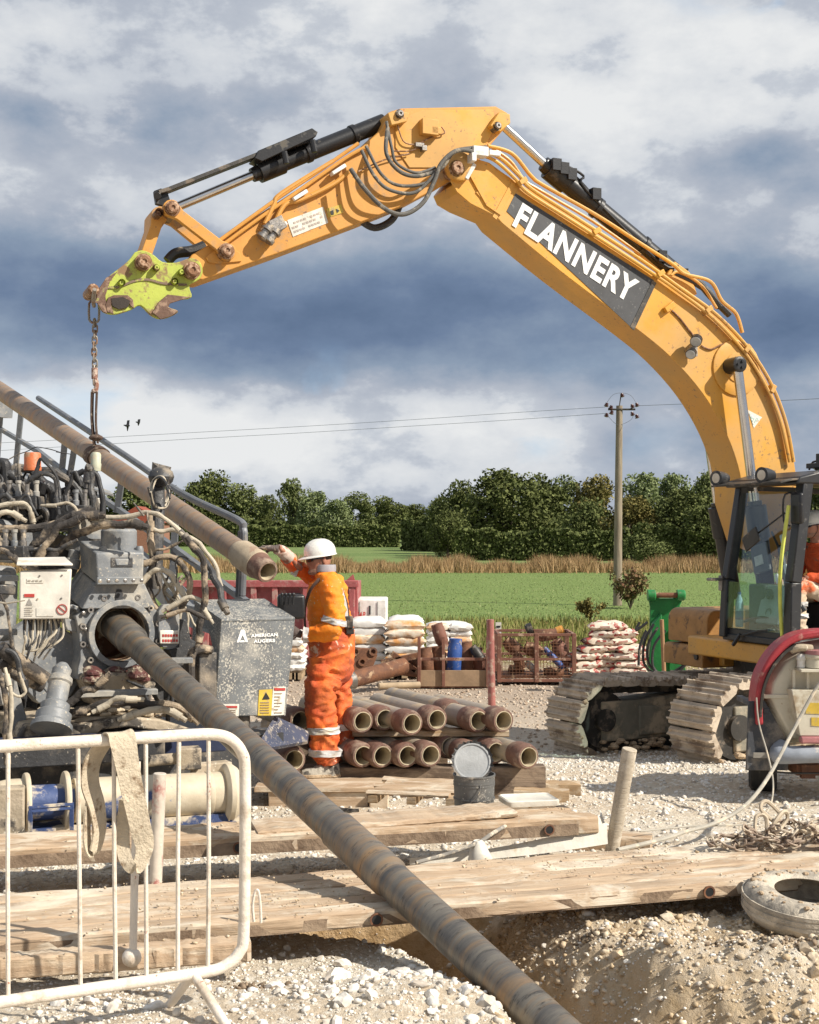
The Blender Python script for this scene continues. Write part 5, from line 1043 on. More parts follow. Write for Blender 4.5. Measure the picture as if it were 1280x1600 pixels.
# grouting cylinder left of the collar
q0 = P(80, 1140, 7.9); q1 = P(100, 1030, 8.15); d = (q1 - q0).normalized(); b = MB()
b.lathe([(.125, 0), (.125, .03), (.105, .05), (.108, .10), (.085, .12), (.09, .16), (.065, .18), (.065, .30), (.075, .31), (.075, .34), (.055, .36), (.06, .40), (.03, .44)], q0, d, 22); b.build('stepped_cylinder', m_grey, rig)
b = MB(); b.tube([P(0, 1012, 7.7), P(40, 1040, 7.8), P(72, 1062, 7.85)], .045, 14); b.tube([P(0, 1035, 7.75), P(30, 1055, 7.8), P(66, 1072, 7.9)], .04, 14); b.build('feed_pipe', m_tanh, rig)
rpl([(18, 1100), (24, 1052), (30, 1080), (42, 1120), (40, 1150), (20, 1150)], -.1, .06, m_grey, 'fin_plate'); rpl([(-40, 1040), (20, 1046), (26, 1060), (24, 1100), (-40, 1110)], .05, .3, m_grey, 'side_box', bevel=.01)
# white control box with its cables
wp = Plane(70, 7.75, .25); cbx = rpl([(31, 893), (112, 890), (108, 967), (30, 968)], 0, .24, m_boxw, 'control_box', pl=wp, bevel=.008)
b = MB(); b.hexa([wp.pt(26, 884, -.03), wp.pt(114, 884, -.03), wp.pt(102, 873, .25), wp.pt(28, 874, .25)], [wp.pt(26, 881, -.03), wp.pt(114, 881, -.03), wp.pt(102, 870, .25), wp.pt(28, 871, .25)]); b.build('hood', m_boxw, cbx, bevel=.003)
def stk(pts, m, name, pl, par, out=-.005): b = MB(); b.prism([pl.pt(x, y, out) for x, y in pts], -pl.n * .003); return b.build(name, m, par, smooth=0)
stk([(38, 928), (54, 928), (54, 933), (38, 933)], m_red, 'red_label', wp, cbx); stk([(57, 950), (84, 950), (84, 963), (57, 963)], m_sticker, 'label', wp, cbx, -.004); stk([(42, 904), (68, 904), (68, 911), (42, 911)], m_sticker, 'label', wp, cbx, -.004)
stk([(41, 945), (46, 935), (51, 945)], mat('grey_print', (.35, .33, .3), .6, bump=0), 'warning_mark', wp, cbx)
b = MB()
for k, x in enumerate((44, 50, 56, 62)): b.prism([wp.pt(x, 906 + (k % 2), -.008), wp.pt(x + 4, 906, -.008), wp.pt(x + 4, 908.5, -.008), wp.pt(x, 908.5, -.008)], -wp.n * .002)
for k in range(5): b.prism([wp.pt(40, 948 + k * 3, -.008), wp.pt(52 - (k % 2) * 3, 948 + k * 3, -.008), wp.pt(52 - (k % 2) * 3, 949 + k * 3, -.008), wp.pt(40, 949 + k * 3, -.008)], -wp.n * .002)
b.build('print', mat('grey_print2', (.4, .36, .3), .6, bump=0), cbx)
b = MB(); b.ring([(.026, 0), (.031, 0), (.031, .004), (.026, .004)], wp.pt(97, 952, -.002), wp.n, 24); b.box(wp.pt(97, 952, -.004), (.055, .003, .006), Matrix.Rotation(R(-40), 3, wp.n) @ Matrix((wp.t, -wp.n, (0, 0, 1))).transposed()); b.build('prohibition_mark', m_red, cbx)
for px, py in ((62, 900), (97, 899), (59, 936), (96, 935)): b = MB(); b.lathe([(.006, 0), (.005, .006)], wp.pt(px, py, 0), wp.n, 8); b.build('screw', m_steel, cbx)
for k in range(20):
    x = 38 + k * 3.1; b = MB(); e = 40 + k * 1.6 + rng.normal(0, 5)
    b.tube(catmull([wp.pt(x, 966, .1), wp.pt(x + rng.normal(0, 2), 985 + rng.uniform(0, 8), .06), wp.pt(x * .6 + e * .4, 1005 + rng.normal(0, 4), .04), wp.pt(e - 4, 1022 + rng.normal(0, 8), .05)], 5), rng.uniform(.006, .009), 6); b.build('cable', m_cream if k % 2 else m_greyd, cbx)
# console (grey cabinet) right of the collar
CP_ = Plane(400, 9.15, .61); m_galv = mat('grey_cabinet', (.16, .17, .175), .55, c2=(.12, .125, .13), speck=(.50, .47, .40), samt=.62, sscale=70, dirt=(.36, .34, .30), damt=.22, dscale=5, thr=.2, bump=.1)
fq = [(346, 969), (461, 966), (446, 1118), (335, 1120)]; fr_ = [CP_.pt(*q) for q in fq]
cab_ = rpl(fq, 0, .10, m_galv, 'console_cabinet', pl=CP_, d=AX, bevel=.008)
dp = .52; T = [fr_[0], fr_[1], fr_[1] + AX * dp, fr_[0] + AX * dp]; b = MB(); b.hexa([v + Vector((0, 0, -.02)) for v in T], [v + Vector((0, 0, .006)) for v in T]); b.build('top_panel', m_galv, cab_, bevel=.004)
b = MB(); b.prism([fr_[1], fr_[2], fr_[2] + AX * dp, fr_[1] + AX * dp], -CP_.t * .01); b.build('side_panel', m_galv, cab_)
b = MB(); L0, L3 = fr_[0], fr_[3]
def lp(u, w): return L0.lerp(L3, w) + AX * dp * u + CP_.t * .012
b.prism([lp(0, .0), lp(1, .0), lp(1, 1), lp(.82, 1), lp(.78, .35), lp(.7, .22), lp(.45, .2), lp(.3, .32), lp(.12, 1), lp(0, 1)], CP_.t * .012); b.build('side_frame', m_galv, cab_)
b = MB(); b.cyl(lp(.6, 1.0) + CP_.t * .02, lp(.6, .5) + CP_.t * .02, .055, 16); b.cyl(lp(.6, .75) + CP_.t * .02, lp(.6, .68) + CP_.t * .02, .062, 16); b.build('pump_body', m_greyd, rig)
b = MB(); b.tube(catmull([P(302, 1105, 8.75), P(298, 1060, 8.75), P(300, 1022, 8.75), P(316, 1014, 8.8), P(330, 1016, 8.85)], 5), .03, 10); b.build('pump_pipe', m_tanh, rig)
b = MB(); b.box(P(320, 1060, 8.9), (.13, .12, .36), R(31)); b.build('valve_block', m_greyd, rig, bevel=.01)
u_ = CP_.t; lp0 = CP_.pt(372, 1005, -.004)
text_mesh('AMERICAN', CP_.pt(392, 996, -.004), u_, (0, 0, 1), .024, m_lett, 'lettering', cab_, offset=.05, width=.205)
text_mesh('AUGERS', CP_.pt(396, 1003.5, -.004) - Vector((0, 0, .006)), u_, (0, 0, 1), .024, m_lett, 'lettering', cab_, offset=.05, width=.165)
b = MB(); s0 = CP_.pt(370, 1004, -.004); q = lambda x, z: s0 + u_ * x + Vector((0, 0, z)) 
b.prism([q(0, 0), q(.018, 0), q(.045, .05), q(.045, .088), q(.032, .088)], -CP_.n * .003); b.prism([q(.085, 0), q(.067, 0), q(.045, .05), q(.045, .088), q(.058, .088)], -CP_.n * .003); b.prism([q(.022, 0), q(.063, 0), q(.056, .014), q(.029, .014)], -CP_.n * .003); b.build('logo', m_lett, cab_, smooth=0)
stk([(405, 1078), (426, 1077), (424, 1118), (403, 1118)], m_ysign, 'yellow_sticker', CP_, cab_); stk([(427, 1073), (447, 1073), (444, 1117), (424, 1118)], m_sticker, 'white_sticker', CP_, cab_); stk([(337, 1100), (374, 1100), (373, 1119), (336, 1119)], m_sticker, 'white_sticker', CP_, cab_)
stk([(410, 1093), (416, 1082), (422, 1092)], m_ink, 'warning_mark', CP_, cab_, -.01); stk([(429, 1075), (446, 1075), (446, 1079), (429, 1079)], m_red, 'red_label', CP_, cab_, -.01); stk([(350, 1103), (371, 1103), (371, 1106), (350, 1106)], m_red, 'red_label', CP_, cab_, -.01)
b = MB()
for k in range(5): y = 1097 + k * 4; b.prism([CP_.pt(407, y, -.01), CP_.pt(421, y, -.01), CP_.pt(421, y + 1.2, -.01), CP_.pt(407, y + 1.2, -.01)], -CP_.n * .002)
for k in range(7): y = 1083 + k * 5; b.prism([CP_.pt(429, y, -.01), CP_.pt(441 - (k % 3) * 3, y, -.01), CP_.pt(441 - (k % 3) * 3, y + 1.2, -.01), CP_.pt(429, y + 1.2, -.01)], -CP_.n * .002)
for k in range(3): y = 1109 + k * 3; b.prism([CP_.pt(352, y, -.01), CP_.pt(369, y, -.01), CP_.pt(369, y + 1, -.01), CP_.pt(352, y + 1, -.01)], -CP_.n * .002)
b.build('print', mat('brown_print', (.30, .22, .14), .6, bump=0), cab_, smooth=0)
b = MB(); b.cyl(P(380, 1118, 9.2), P(380, 1155, 9.2), .05, 14); b.box(P(395, 1150, 9.3), (.34, .3, .06), R(31)); b.build('cabinet_stand', m_greyd, rig)
b = MB(); b.prism([P(402, 1163, 9.0), P(430, 1118, 9.3), P(482, 1142, 9.7), P(480, 1158, 9.5), P(420, 1168, 9.0)], (0, .05, -.03)); b.build('step_plate', mat('dark_blue_plate', (.05, .06, .10), .6, dirt=(.35, .30, .24), damt=.35, dscale=8, speck=(.5, .45, .38), samt=.4), rig, bevel=.004)
b = MB(); b.box(P(455, 948, 9.6), (.20, .10, .18), R(10)); b.build('joystick_console', m_black, rig, bevel=.02)
for k in range(4): b = MB(); b.cyl(P(440 + k * 6, 945, 9.5), P(441 + k * 6, 930, 9.5), .007, 6); b.ball(P(441 + k * 6, 929, 9.5), .014, 8); b.build('control_lever', m_black, rig)
# rack rails
def Yr(px, Y0=10.3):
    a = (px - 640) / F; X0 = (381 - 640) * Y0 / F; d = (X0 - a * Y0) / (.833 / .99 * a + .508 / .99); return Y0 + .833 / .99 * d
def rail(pts, r, name, m=m_greyd, Y0=10.3, sq=True):
    b = MB(); w = [P(x, y, Yr(x, Y0)) for x, y in pts]; w = catmull(w, 4) if len(w) > 2 and not sq else w
    b.tube(w, r, 4 if sq else 10); b.build(name, m, rig)
m_rail = mat('dark_grey_rail', (.15, .16, .175), .45, dirt=(.25, .23, .2), damt=.3, dscale=5)
rail([(378, 930), (381, 850), (380, 826), (370, 812), (284, 771), (198, 713), (124, 664), (60, 622)], .031, 'handrail', m_rail, sq=False)
rail([(400, 952), (334, 902), (268, 853), (187, 797), (108, 743), (61, 706), (-10, 664)], .034, 'mid_rail', m_rail)
for a_, c_ in (((34, 636), (25, 728)), ((102, 685), (96, 745)), ((117, 697), (108, 750)), ((190, 752), (183, 800)), ((275, 800), (270, 900)), ((2, 632), (-4, 720)), ((378, 830), (374, 932))): rail([a_, c_], .04, 'rail_post', m_rail)
rail([(-10, 640), (8, 640)], .14, 'rail_block', m_grey)
rail([(440, 1000), (380, 985), (300, 960), (240, 900), (180, 850), (100, 790), (0, 730)], .12, 'rack_beam', m_grey, 9.9)
# clamp hanging at the lifted pipe
b = MB(); kq = [P(247, 800, 9.9), P(246, 760, 10.0), P(250, 730, 10.0), P(262, 738, 10.0)]; b.tube([P(243, 920, 9.9)] + kq, [.05, .05, .055, .07, .05], 10); b.ball(P(252, 745, 9.95), .10, 10, (1, 1, .8)); b.build('pipe_clamp_arm', m_greyd, rig)
for k in range(7): b = MB(); a = rng.uniform(0, 6); b.tube(catmull([P(250 + 14 * math.cos(a + t) + rng.normal(0, 2), 770 + 26 * math.sin(a + t), 9.75 + .1 * math.sin(t)) for t in (0, 1, 2, 3.2, 4.2)], 5), .008, 6); b.build('loose_cable', m_cream if k % 2 else m_greyd, rig)
# left superstructure
b = MB(); b.lathe([(.058, -.01), (.060, .01), (.056, .02), (.056, .10), (.05, .112), (0, .115)], P(51, 733, 8.9), (0, 0, 1), 24); b.build('orange_beacon', mat('beacon_orange', (.62, .17, .06), .5, dirt=(.4, .25, .15), damt=.3, dscale=12, bump=.2), rig)
b = MB(); b.lathe([(.035, 0), (.04, .05), (.036, .06), (.038, .12), (.03, .135), (0, .14)], P(150, 736, 9.6), (0, 0, 1), 16); b.build('small_beacon', mat('dusty_beacon', (.55, .56, .42), .5, dirt=MUD, damt=.4, dscale=14), rig); b = MB(); b.cyl(P(148, 800, 9.6), P(150, 733, 9.6), .014, 8); b.build('beacon_stem', m_black, rig)
b = MB(); b.hexa([P(125, 760, 9.3), P(178, 776, 9.3), P(172, 770, 9.7), P(135, 756, 9.7)], [P(125, 757, 9.3), P(178, 773, 9.3), P(172, 767, 9.7), P(135, 753, 9.7)]); b.build('shelf_plate', m_grey, rig)
b = MB(); b.lathe([(.13, 0), (.13, .24), (.11, .26), (0, .262)], P(133, 862, 9.1), (.1, 0, 1), 28); b.build('hydraulic_tank', m_grey, rig)
b = MB(); b.box(P(150, 792, 9.2), (.10, .1, .12), R(10)); b.build('relay_box', m_boxw, rig, bevel=.005)
rpl([(-60, 800), (30, 815), (70, 830), (70, 870), (20, 880), (-60, 870)], .5, .5, m_grey, 'machine_block', bevel=.03); rpl([(-60, 880), (26, 885), (30, 912), (26, 1000), (-60, 1010)], .35, .4, m_grey, 'machine_block', bevel=.03)
rpl([(60, 830), (120, 838), (128, 880), (118, 905), (60, 890)], .75, .4, m_greyd, 'machine_block', bevel=.03); rpl([(-60, 745), (60, 752), (130, 770), (140, 830), (-60, 830)], .95, .6, m_greyd, 'engine_block', bevel=.04)
rpl([(-40, 830), (24, 838), (22, 856), (-40, 852)], .3, .2, m_tan, 'machine_ledge', bevel=.01); rpl([(-20, 890), (18, 893), (20, 906), (-20, 904)], .1, .25, m_grey, 'machine_ledge', bevel=.01); rpl([(-20, 912), (25, 914), (25, 930), (-20, 928)], .12, .2, m_greyd, 'machine_ledge', bevel=.01)
for px, py, r, h_, Y_ in ((12, 790, .07, .14, 8.9), (40, 800, .06, .1, 8.9), (75, 790, .08, .12, 9.1), (100, 800, .05, .1, 9.0), (112, 870, .05, .12, 8.8), (20, 745, .08, .12, 9.4), (86, 760, .06, .1, 9.4)):
    b = MB(); b.lathe([(r, 0), (r, h_ * .5), (r * .8, h_ * .55), (r * .8, h_), (r * .5, h_ * 1.05)], P(px, py + 18, Y_), (rng.normal(0, .2), rng.normal(0, .2), 1), 14); b.build('valve', m_greyd if px % 2 else m_grey, rig, bevel=.003)
def hose(pts, r, m, Y, n=7, nm='hose'):
    b = MB(); w = []; r = r * .60
    for i, (x, y) in enumerate(pts): w.append(P(x, y, Y[i] if hasattr(Y, '__len__') else Y))
    w = catmull(w, n); w = [p + Vector((mn.noise(p * 9), mn.noise(p * 9 + Vector((5, 0, 0))), mn.noise(p * 9 + Vector((0, 7, 0))))) * .022 for p in w]; b.tube(w, [r * (1 + .28 * mn.noise((i * .8, r * 100, x))) for i in range(len(w))], 10)
    for e, f in ((0, 1), (-1, -2)): d = (w[e] - w[f]).normalized(); b.cyl(w[e] - d * .05, w[e] + d * .02, r * 1.22, 12); b.cyl(w[e] + d * .02, w[e] + d * .06, r * .8, 8)
    b.build(nm, m, rig)
for pts, r, m, Y in [([(45, 870), (60, 845), (85, 822), (110, 808), (150, 805)], .048, m_tanh, 8.4), ([(60, 872), (72, 850), (90, 828), (120, 812)], .04, m_tanh, 8.3), ([(85, 868), (100, 850), (125, 835), (155, 822), (200, 818), (220, 820)], .045, m_tanh, 8.5),
                     ([(155, 812), (190, 806), (225, 800), (260, 812), (290, 838)], .028, m_cream, 8.9), ([(290, 838), (310, 862), (335, 900), (352, 945)], .04, m_greyd, [8.9, 8.9, 8.8, 8.7]), ([(300, 850), (318, 880), (322, 915), (316, 960), (308, 1000)], .036, m_tanh, 8.7),
                     ([(225, 828), (250, 828), (285, 832), (330, 870), (345, 910)], .025, m_cream, 9.0), ([(226, 880), (260, 872), (285, 880), (296, 905), (290, 940), (270, 955)], .035, m_tanh, 8.9), ([(228, 905), (245, 890), (270, 900), (284, 930)], .03, m_cream, 8.8),
                     ([(235, 820), (236, 850), (238, 880), (232, 920), (245, 950)], .04, m_tanh, 9.0), ([(268, 950), (290, 935), (315, 940), (325, 965)], .025, m_cream, 8.7), ([(265, 962), (290, 955), (312, 958)], .022, m_tanh, 8.6),
                     ([(-10, 760), (20, 735), (60, 735), (105, 748), (130, 780), (140, 810)], .05, m_greyd, 9.2), ([(-10, 745), (8, 720), (10, 760), (0, 800)], .055, m_hose, 8.9), ([(20, 742), (40, 765), (60, 790), (70, 810)], .05, m_greyd, 8.9), ([(60, 745), (85, 765), (90, 790), (88, 810)], .045, m_hose, 9.0),
                     ([(-10, 795), (20, 788), (45, 792), (50, 812)], .028, m_cream, 8.6), ([(-10, 825), (30, 826), (70, 822), (110, 812), (140, 800)], .045, m_tanh, 8.5), ([(80, 792), (100, 788), (118, 796), (120, 815)], .018, m_cream, 8.6), ([(-10, 812), (10, 800), (30, 806)], .03, m_cream, 8.5),
                     ([(15, 845), (35, 858), (60, 860), (90, 856), (110, 850)], .02, m_greyd, 8.3), ([(-10, 860), (10, 862), (25, 880)], .03, m_tanh, 8.2), ([(120, 745), (140, 765), (150, 790), (155, 812)], .04, m_greyd, 9.1), ([(0, 775), (30, 775), (55, 785)], .035, m_hose, 8.8), ([(20, 715), (60, 700), (100, 705)], .006, m_greyd, 9.2),
                     ([(-10, 1010), (20, 1020), (35, 1045), (40, 1075)], .03, m_hose, 7.7), ([(0, 1055), (8, 1100), (12, 1150), (10, 1190)], .028, m_tanh, 7.5), ([(12, 1060), (18, 1110), (20, 1160)], .022, m_cream, 7.5), ([(10, 1075), (28, 1090), (40, 1080), (36, 1066)], .014, m_cream, 7.6),
                     ([(110, 1095), (130, 1080), (150, 1075), (160, 1062)], .035, m_tanh, 8.0), ([(120, 1110), (170, 1100), (220, 1098), (270, 1104), (300, 1120)], .04, m_tanh, 8.1), ([(200, 1118), (240, 1112), (280, 1116)], .035, m_cream, 8.0), ([(160, 1105), (180, 1095), (210, 1092)], .03, m_cream, 7.95), ([(8, 945), (18, 980), (20, 1010)], .014, m_tanh, 7.7), ([(-5, 940), (10, 946), (24, 942)], .007, m_cream, 7.6)]:
    hose(pts, r, m, Y)
for k in range(26):
    x0 = rng.uniform(-5, 150); y0 = rng.uniform(735, 800); dx_ = rng.uniform(-60, 60)
    hose([(x0, y0), (x0 + dx_ * .3, y0 - rng.uniform(0, 20)), (x0 + dx_ * .8, y0 + rng.uniform(0, 30)), (x0 + dx_, y0 + rng.uniform(20, 60))], rng.uniform(.012, .05), (m_hose, m_greyd, m_hose, m_greyd)[k % 4], rng.uniform(8.6, 9.4))
for k in range(10):
    x0 = rng.uniform(228, 300); hose([(x0, 905), (x0 + rng.normal(0, 8), 925), (x0 + rng.normal(0, 16), 950), (x0 + rng.normal(0, 12), 985)], rng.uniform(.008, .02), (m_cream, m_tanh)[k % 2], 9.0)
# ---------------------------------------------------------------- drill string, lifted pipe and its sling
def ringmat(name, lo, mid_, rust, amt=.5, rough=.42):
    m, nt, L, N, Bn = nodes_mat(name); Bn.inputs['Roughness'].default_value = rough; Bn.inputs['Metallic'].default_value = .35
    tc = N('ShaderNodeTexCoord')
    def noise(sc, st, d=6, dist=0):
        mp = N('ShaderNodeMapping'); mp.inputs['Scale'].default_value = st; L.new(tc.outputs['Object'], mp.inputs[0]); n_ = N('ShaderNodeTexNoise'); n_.inputs['Scale'].default_value = sc; n_.inputs['Detail'].default_value = d; n_.inputs['Roughness'].default_value = .65; n_.inputs['Distortion'].default_value = dist; L.new(mp.outputs[0], n_.inputs['Vector']); return n_.outputs[0]
    def mix(f, a, b, p0, p1):
        r = N('ShaderNodeMapRange'); r.inputs[1].default_value = p0; r.inputs[2].default_value = p1; L.new(f, r.inputs[0]); x = N('ShaderNodeMix', data_type='RGBA'); L.new(r.outputs[0], x.inputs[0])
        for i, q in ((6, a), (7, b)):
            if isinstance(q, tuple): x.inputs[i].default_value = (*q, 1)
            else: L.new(q, x.inputs[i])
        return x.outputs[2]
    c = mix(noise(2.0, (1, 1, 7)), lo, mid_, .36, .66); c = mix(noise(1.6, (1.0, 1.0, 9), 9, .2), c, rust, .60 - amt * .22, .80 - amt * .14); c = mix(noise(9, (1, 1, 5), 4), c, tuple(k * .55 for k in lo), .58, .7)
    L.new(c, Bn.inputs['Base Color']); b_ = N('ShaderNodeBump'); b_.inputs['Strength'].default_value = .25; b_.inputs['Distance'].default_value = .01; L.new(noise(14, (1, 1, 8)), b_.inputs['Height']); L.new(b_.outputs[0], Bn.inputs['Normal']); return m
m_string = ringmat('drill_pipe_steel', (.10, .095, .09), (.23, .205, .165), (.31, .185, .085), .50, .34)
m_rustpipe = ringmat('rusty_drill_pipe', (.24, .19, .155), (.33, .255, .19), (.38, .215, .11), .70, .5)
m_tool = mat('tool_joint', (.19, .105, .075), .65, c2=(.11, .055, .042), dirt=(.36, .27, .20), damt=.30, dscale=9, thr=.2, bump=.3)
m_bore = mat('pipe_bore', (.52, .44, .30), .8, dirt=(.3, .22, .14), damt=.3, dscale=9)
def oriented(name, label, cat, p0, p1, group=None):
    t = thing(name, label, cat, p0, group); t.rotation_mode = 'QUATERNION'; t.rotation_quaternion = (p1 - p0).to_track_quat('Z', 'Y'); return t
def part_at(b, name, m, t, smooth=35, bevel=0):
    o = bpy.data.objects.new(name, b.mesh(name, m, (0, 0, 0), smooth)); col.objects.link(o); o.parent = t
    if bevel: q = o.modifiers.new('bevel', 'BEVEL'); q.width = bevel; q.segments = 2; q.limit_method = 'ANGLE'
    return o
s0 = Vector((-2.02, 8.85, 1.885)); s1 = P(822, 1568, 5.12); dd_ = (s1 - s0).normalized(); s2 = s1 + dd_ * 2.2; L_ = (s2 - s0).length
ds = oriented('drill_string', 'long spinning grey and rust drill pipe running from collar into trench', 'drill pipe', s0, s2)
b = MB(); b.lathe([(.084, 0), (.084, L_)], (0, 0, 0), (0, 0, 1), 48); part_at(b, 'pipe_body', m_string, ds)
for z0_, z1_, r in ((-.15, .42, .104), (3.15, 3.62, .094)):
    b = MB(); b.lathe([(.083, z0_ - .04), (r, z0_), (r, z1_), (.083, z1_ + .04)], (0, 0, 0), (0, 0, 1), 48); part_at(b, 'tool_joint', ringmat('joint_steel', (.13, .12, .11), (.26, .22, .17), (.36, .21, .09), .6) if z0_ > 1 else m_string, ds)
b = MB(); b.lathe([(.107, -.1), (.110, 0.02), (.106, .1)], (0, 0, 0), (0, 0, 1), 48); part_at(b, 'mud_sleeve', m_tan, ds)
u0 = P(-60, 570, 14.3); u1 = P(402, 882, 9.62); du = (u1 - u0).normalized(); ud = oriented('lifted_drill_pipe', 'rusty drill pipe hanging slanted from the sling, end in the worker\'s hand', 'drill pipe', u1, u0); Lu = (u0 - u1).length
b = MB(); b.ring([(.07, .1), (.088, .1), (.088, Lu), (.07, Lu)], (0, 0, 0), (0, 0, 1), 48); part_at(b, 'pipe_body', m_rustpipe, ud)
b = MB(); b.ring([(.07, -.02), (.104, -.02), (.109, .0), (.109, .22), (.090, .27), (.07, .27)], (0, 0, 0), (0, 0, 1), 40); part_at(b, 'box_end', m_tanpipe if False else mat('pale_pipe_end', (.46, .37, .26), .6, dirt=(.3, .2, .14), damt=.3, dscale=10), ud)
b = MB(); b.ring([(.066, -.155), (.080, -.155), (.086, -.14), (.101, -.03), (.101, -.018), (.066, -.018)], (0, 0, 0), (0, 0, 1), 40); part_at(b, 'thread_pin', m_tool, ud)
b = MB(); b.ring([(.062, -.150), (.067, -.150), (.067, .6), (.062, .6)], (0, 0, 0), (0, 0, 1), 36); part_at(b, 'bore', m_bore, ud)
# sling round the pipe and the chain
tt = .5
for _ in range(30):
    q = u1.lerp(u0, tt); px = 640 + q.x / q.y * F
    tt += .02 if px > 149 else -.01
sc_ = u1.lerp(u0, tt); hy = sc_.y
m_sling = mat('brown_webbing', (.09, .055, .04), .85, dirt=(.25, .2, .15), damt=.3, dscale=20, bump=.4, bscale=80)
sling = thing('lifting_sling', 'dark brown webbing sling choked around the lifted rusty pipe', 'sling', sc_)
b = MB(); qd = du.to_track_quat('Z', 'Y')
for o_ in (0, .05):
    ringp = [sc_ - du * (o_ - .02 * math.cos(a)) + qd @ Vector(((.096) * math.cos(a), (.096) * math.sin(a), .03 * math.sin(a))) for a in [2 * math.pi * k / 24 for k in range(25)]]
    b.strip(ringp, .05, .012, du)
b.build('choker_loop', m_sling, sling)
topc = P(148, 612, hy); b = MB(); b.strip(catmull([sc_ + Vector((.0, 0, .12)), P(150, 660, hy), topc + Vector((.02, 0, 0))], 5), .045, .012, (0, 1, 0)); b.strip(catmull([sc_ + Vector((-.03, 0, .10)), P(144, 655, hy), topc + Vector((-.02, 0, 0))], 5), .04, .012, (.3, 1, 0)); b.build('sling_leg', m_sling, sling)
b = MB(); b.ball(P(150, 684, hy - .1), .05, 10, (1.3, 1, .6)); b.build('choke_knot', m_sling, sling)
def chain_link(b, c, d, up, L2=.035, w=.018, r=.0065):
    d = d.normalized(); up = (up - d * up.dot(d)).normalized(); pts = []
    for k in range(16):
        a = 2 * math.pi * k / 16; e = d * (math.copysign(L2 - w, math.cos(a)) if abs(math.cos(a)) > .01 else 0) + d * w * math.cos(a) + up * w * math.sin(a); pts.append(c + e)
    pts.append(pts[0]); b.tube(pts, r, 6, caps=False)
m_chain = mat('galvanised_chain', (.30, .27, .23), .55, metal=.5, dirt=(.22, .13, .08), damt=.45, dscale=16)
ch = thing('lifting_chain', 'short steel chain hanging from the lime green coupler to the sling', 'chain', P(148, 458, hy))
z_a = P(148, 500, hy).z; z_b = P(148, 600, hy).z; n_l = int((z_a - z_b) / .05); x_ = P(148, 500, hy).x
for k in range(n_l):
    b = MB(); c = Vector((x_ + .004 * math.sin(k), hy, z_a - (k + .5) * (z_a - z_b) / n_l)); chain_link(b, c, Vector((0, 0, 1)), Vector((1, .1, 0)) if k % 2 else Vector((.2, 1, 0)), .038, .02, .008); b.build('link', m_chain, ch)
b = MB(); chain_link(b, P(147, 487, hy), Vector((0, 0, 1)), Vector((1, .2, 0)), .10, .045, .011); b.build('master_link', m_chain, ch)
b = MB(); b.tube(catmull([P(148, 452, hy - .35), P(146, 470, hy - .2), P(147, 478, hy)], 4), .018, 8); b.build('shackle', m_chain, ch)
b = MB(); b.tube(catmull([P(148, 590, hy), P(151, 600, hy), P(149, 612, hy), P(146, 608, hy)], 4), .022, 8); b.cyl(P(148, 575, hy), P(148, 592, hy), .028, 10); b.build('hook', mat('red_brown_hook', (.28, .13, .09), .6, dirt=(.5, .4, .33), damt=.4, dscale=20), ch)
# ---------------------------------------------------------------- stack of drill pipes
m_body = mat('dusty_pipe', (.34, .29, .22), .6, c2=(.24, .21, .19), dirt=(.42, .33, .22), damt=.4, dscale=4, stretch=(1, 1, .3), bump=.15)
SD = Vector((-.45, .893, 0)).normalized()
proto_p = thing('drill_pipe', None, 'drill pipe')
b = MB(); b.ring([(.065, .17), (.088, .17), (.088, 1.05), (.065, 1.05)], (0, 0, 0), (0, 0, 1), 28); part_at(b, 'pipe_body', m_body, proto_p)
b = MB(); b.ring([(.070, 0), (.084, .0), (.088, .004), (.095, .035), (.097, .04), (.097, .15), (.088, .19), (.065, .19)], (0, 0, 0), (0, 0, 1), 32); part_at(b, 'box_end', m_tool, proto_p)
b = MB(); b.ring([(.0655, -.003), (.0715, -.003), (.0705, .9), (.0655, .9)], (0, 0, 0), (0, 0, 1), 28); part_at(b, 'bore', m_bore, proto_p)
PP = [(470, 1128, 9.9, 'upper'), (567, 1127, 9.9, 'upper'), (602, 1125, 10.0, 'upper'), (644, 1132, 9.8, 'upper'), (683, 1122, 10.0, 'upper'), (708, 1120, 10.35, 'upper'), (748, 1120, 10.0, 'upper'), (787, 1121, 9.95, 'upper'),
      (460, 1183, 9.6, 'lower'), (494, 1172, 10.5, 'lower'), (568, 1178, 9.8, 'lower'), (598, 1177, 9.8, 'lower'), (637, 1175, 9.8, 'lower'), (673, 1174, 9.8, 'lower'), (703, 1172, 10.1, 'lower'), (735, 1176, 9.9, 'lower'), (775, 1171, 9.9, 'lower'), (826, 1168, 9.7, 'lower')]
PL_ = ['upper row pipe mostly hidden behind the worker', 'upper row pipe directly right of the worker', 'upper row pipe second right of the worker', 'upper row pipe sitting lowest, third from the worker', 'upper row pipe in front of the set-back one', 'upper row pipe set back behind its neighbours',
       'upper row pipe second from the right end', 'rightmost pipe of the upper row', 'lower row pipe left of the worker, under the blue step', 'lower row pipe hidden behind the worker\'s boots', 'lower row pipe directly right of the worker\'s boots', 'lower row pipe second right of the worker\'s boots', 'lower row pipe third right of the worker\'s boots', 'lower row pipe fourth right of the worker\'s boots',
       'lower row pipe set back left of the paint bucket lid', 'lower row pipe hidden behind the paint bucket lid', 'lower row pipe right of the paint bucket lid', 'rightmost pipe of the lower row, pushed forward']
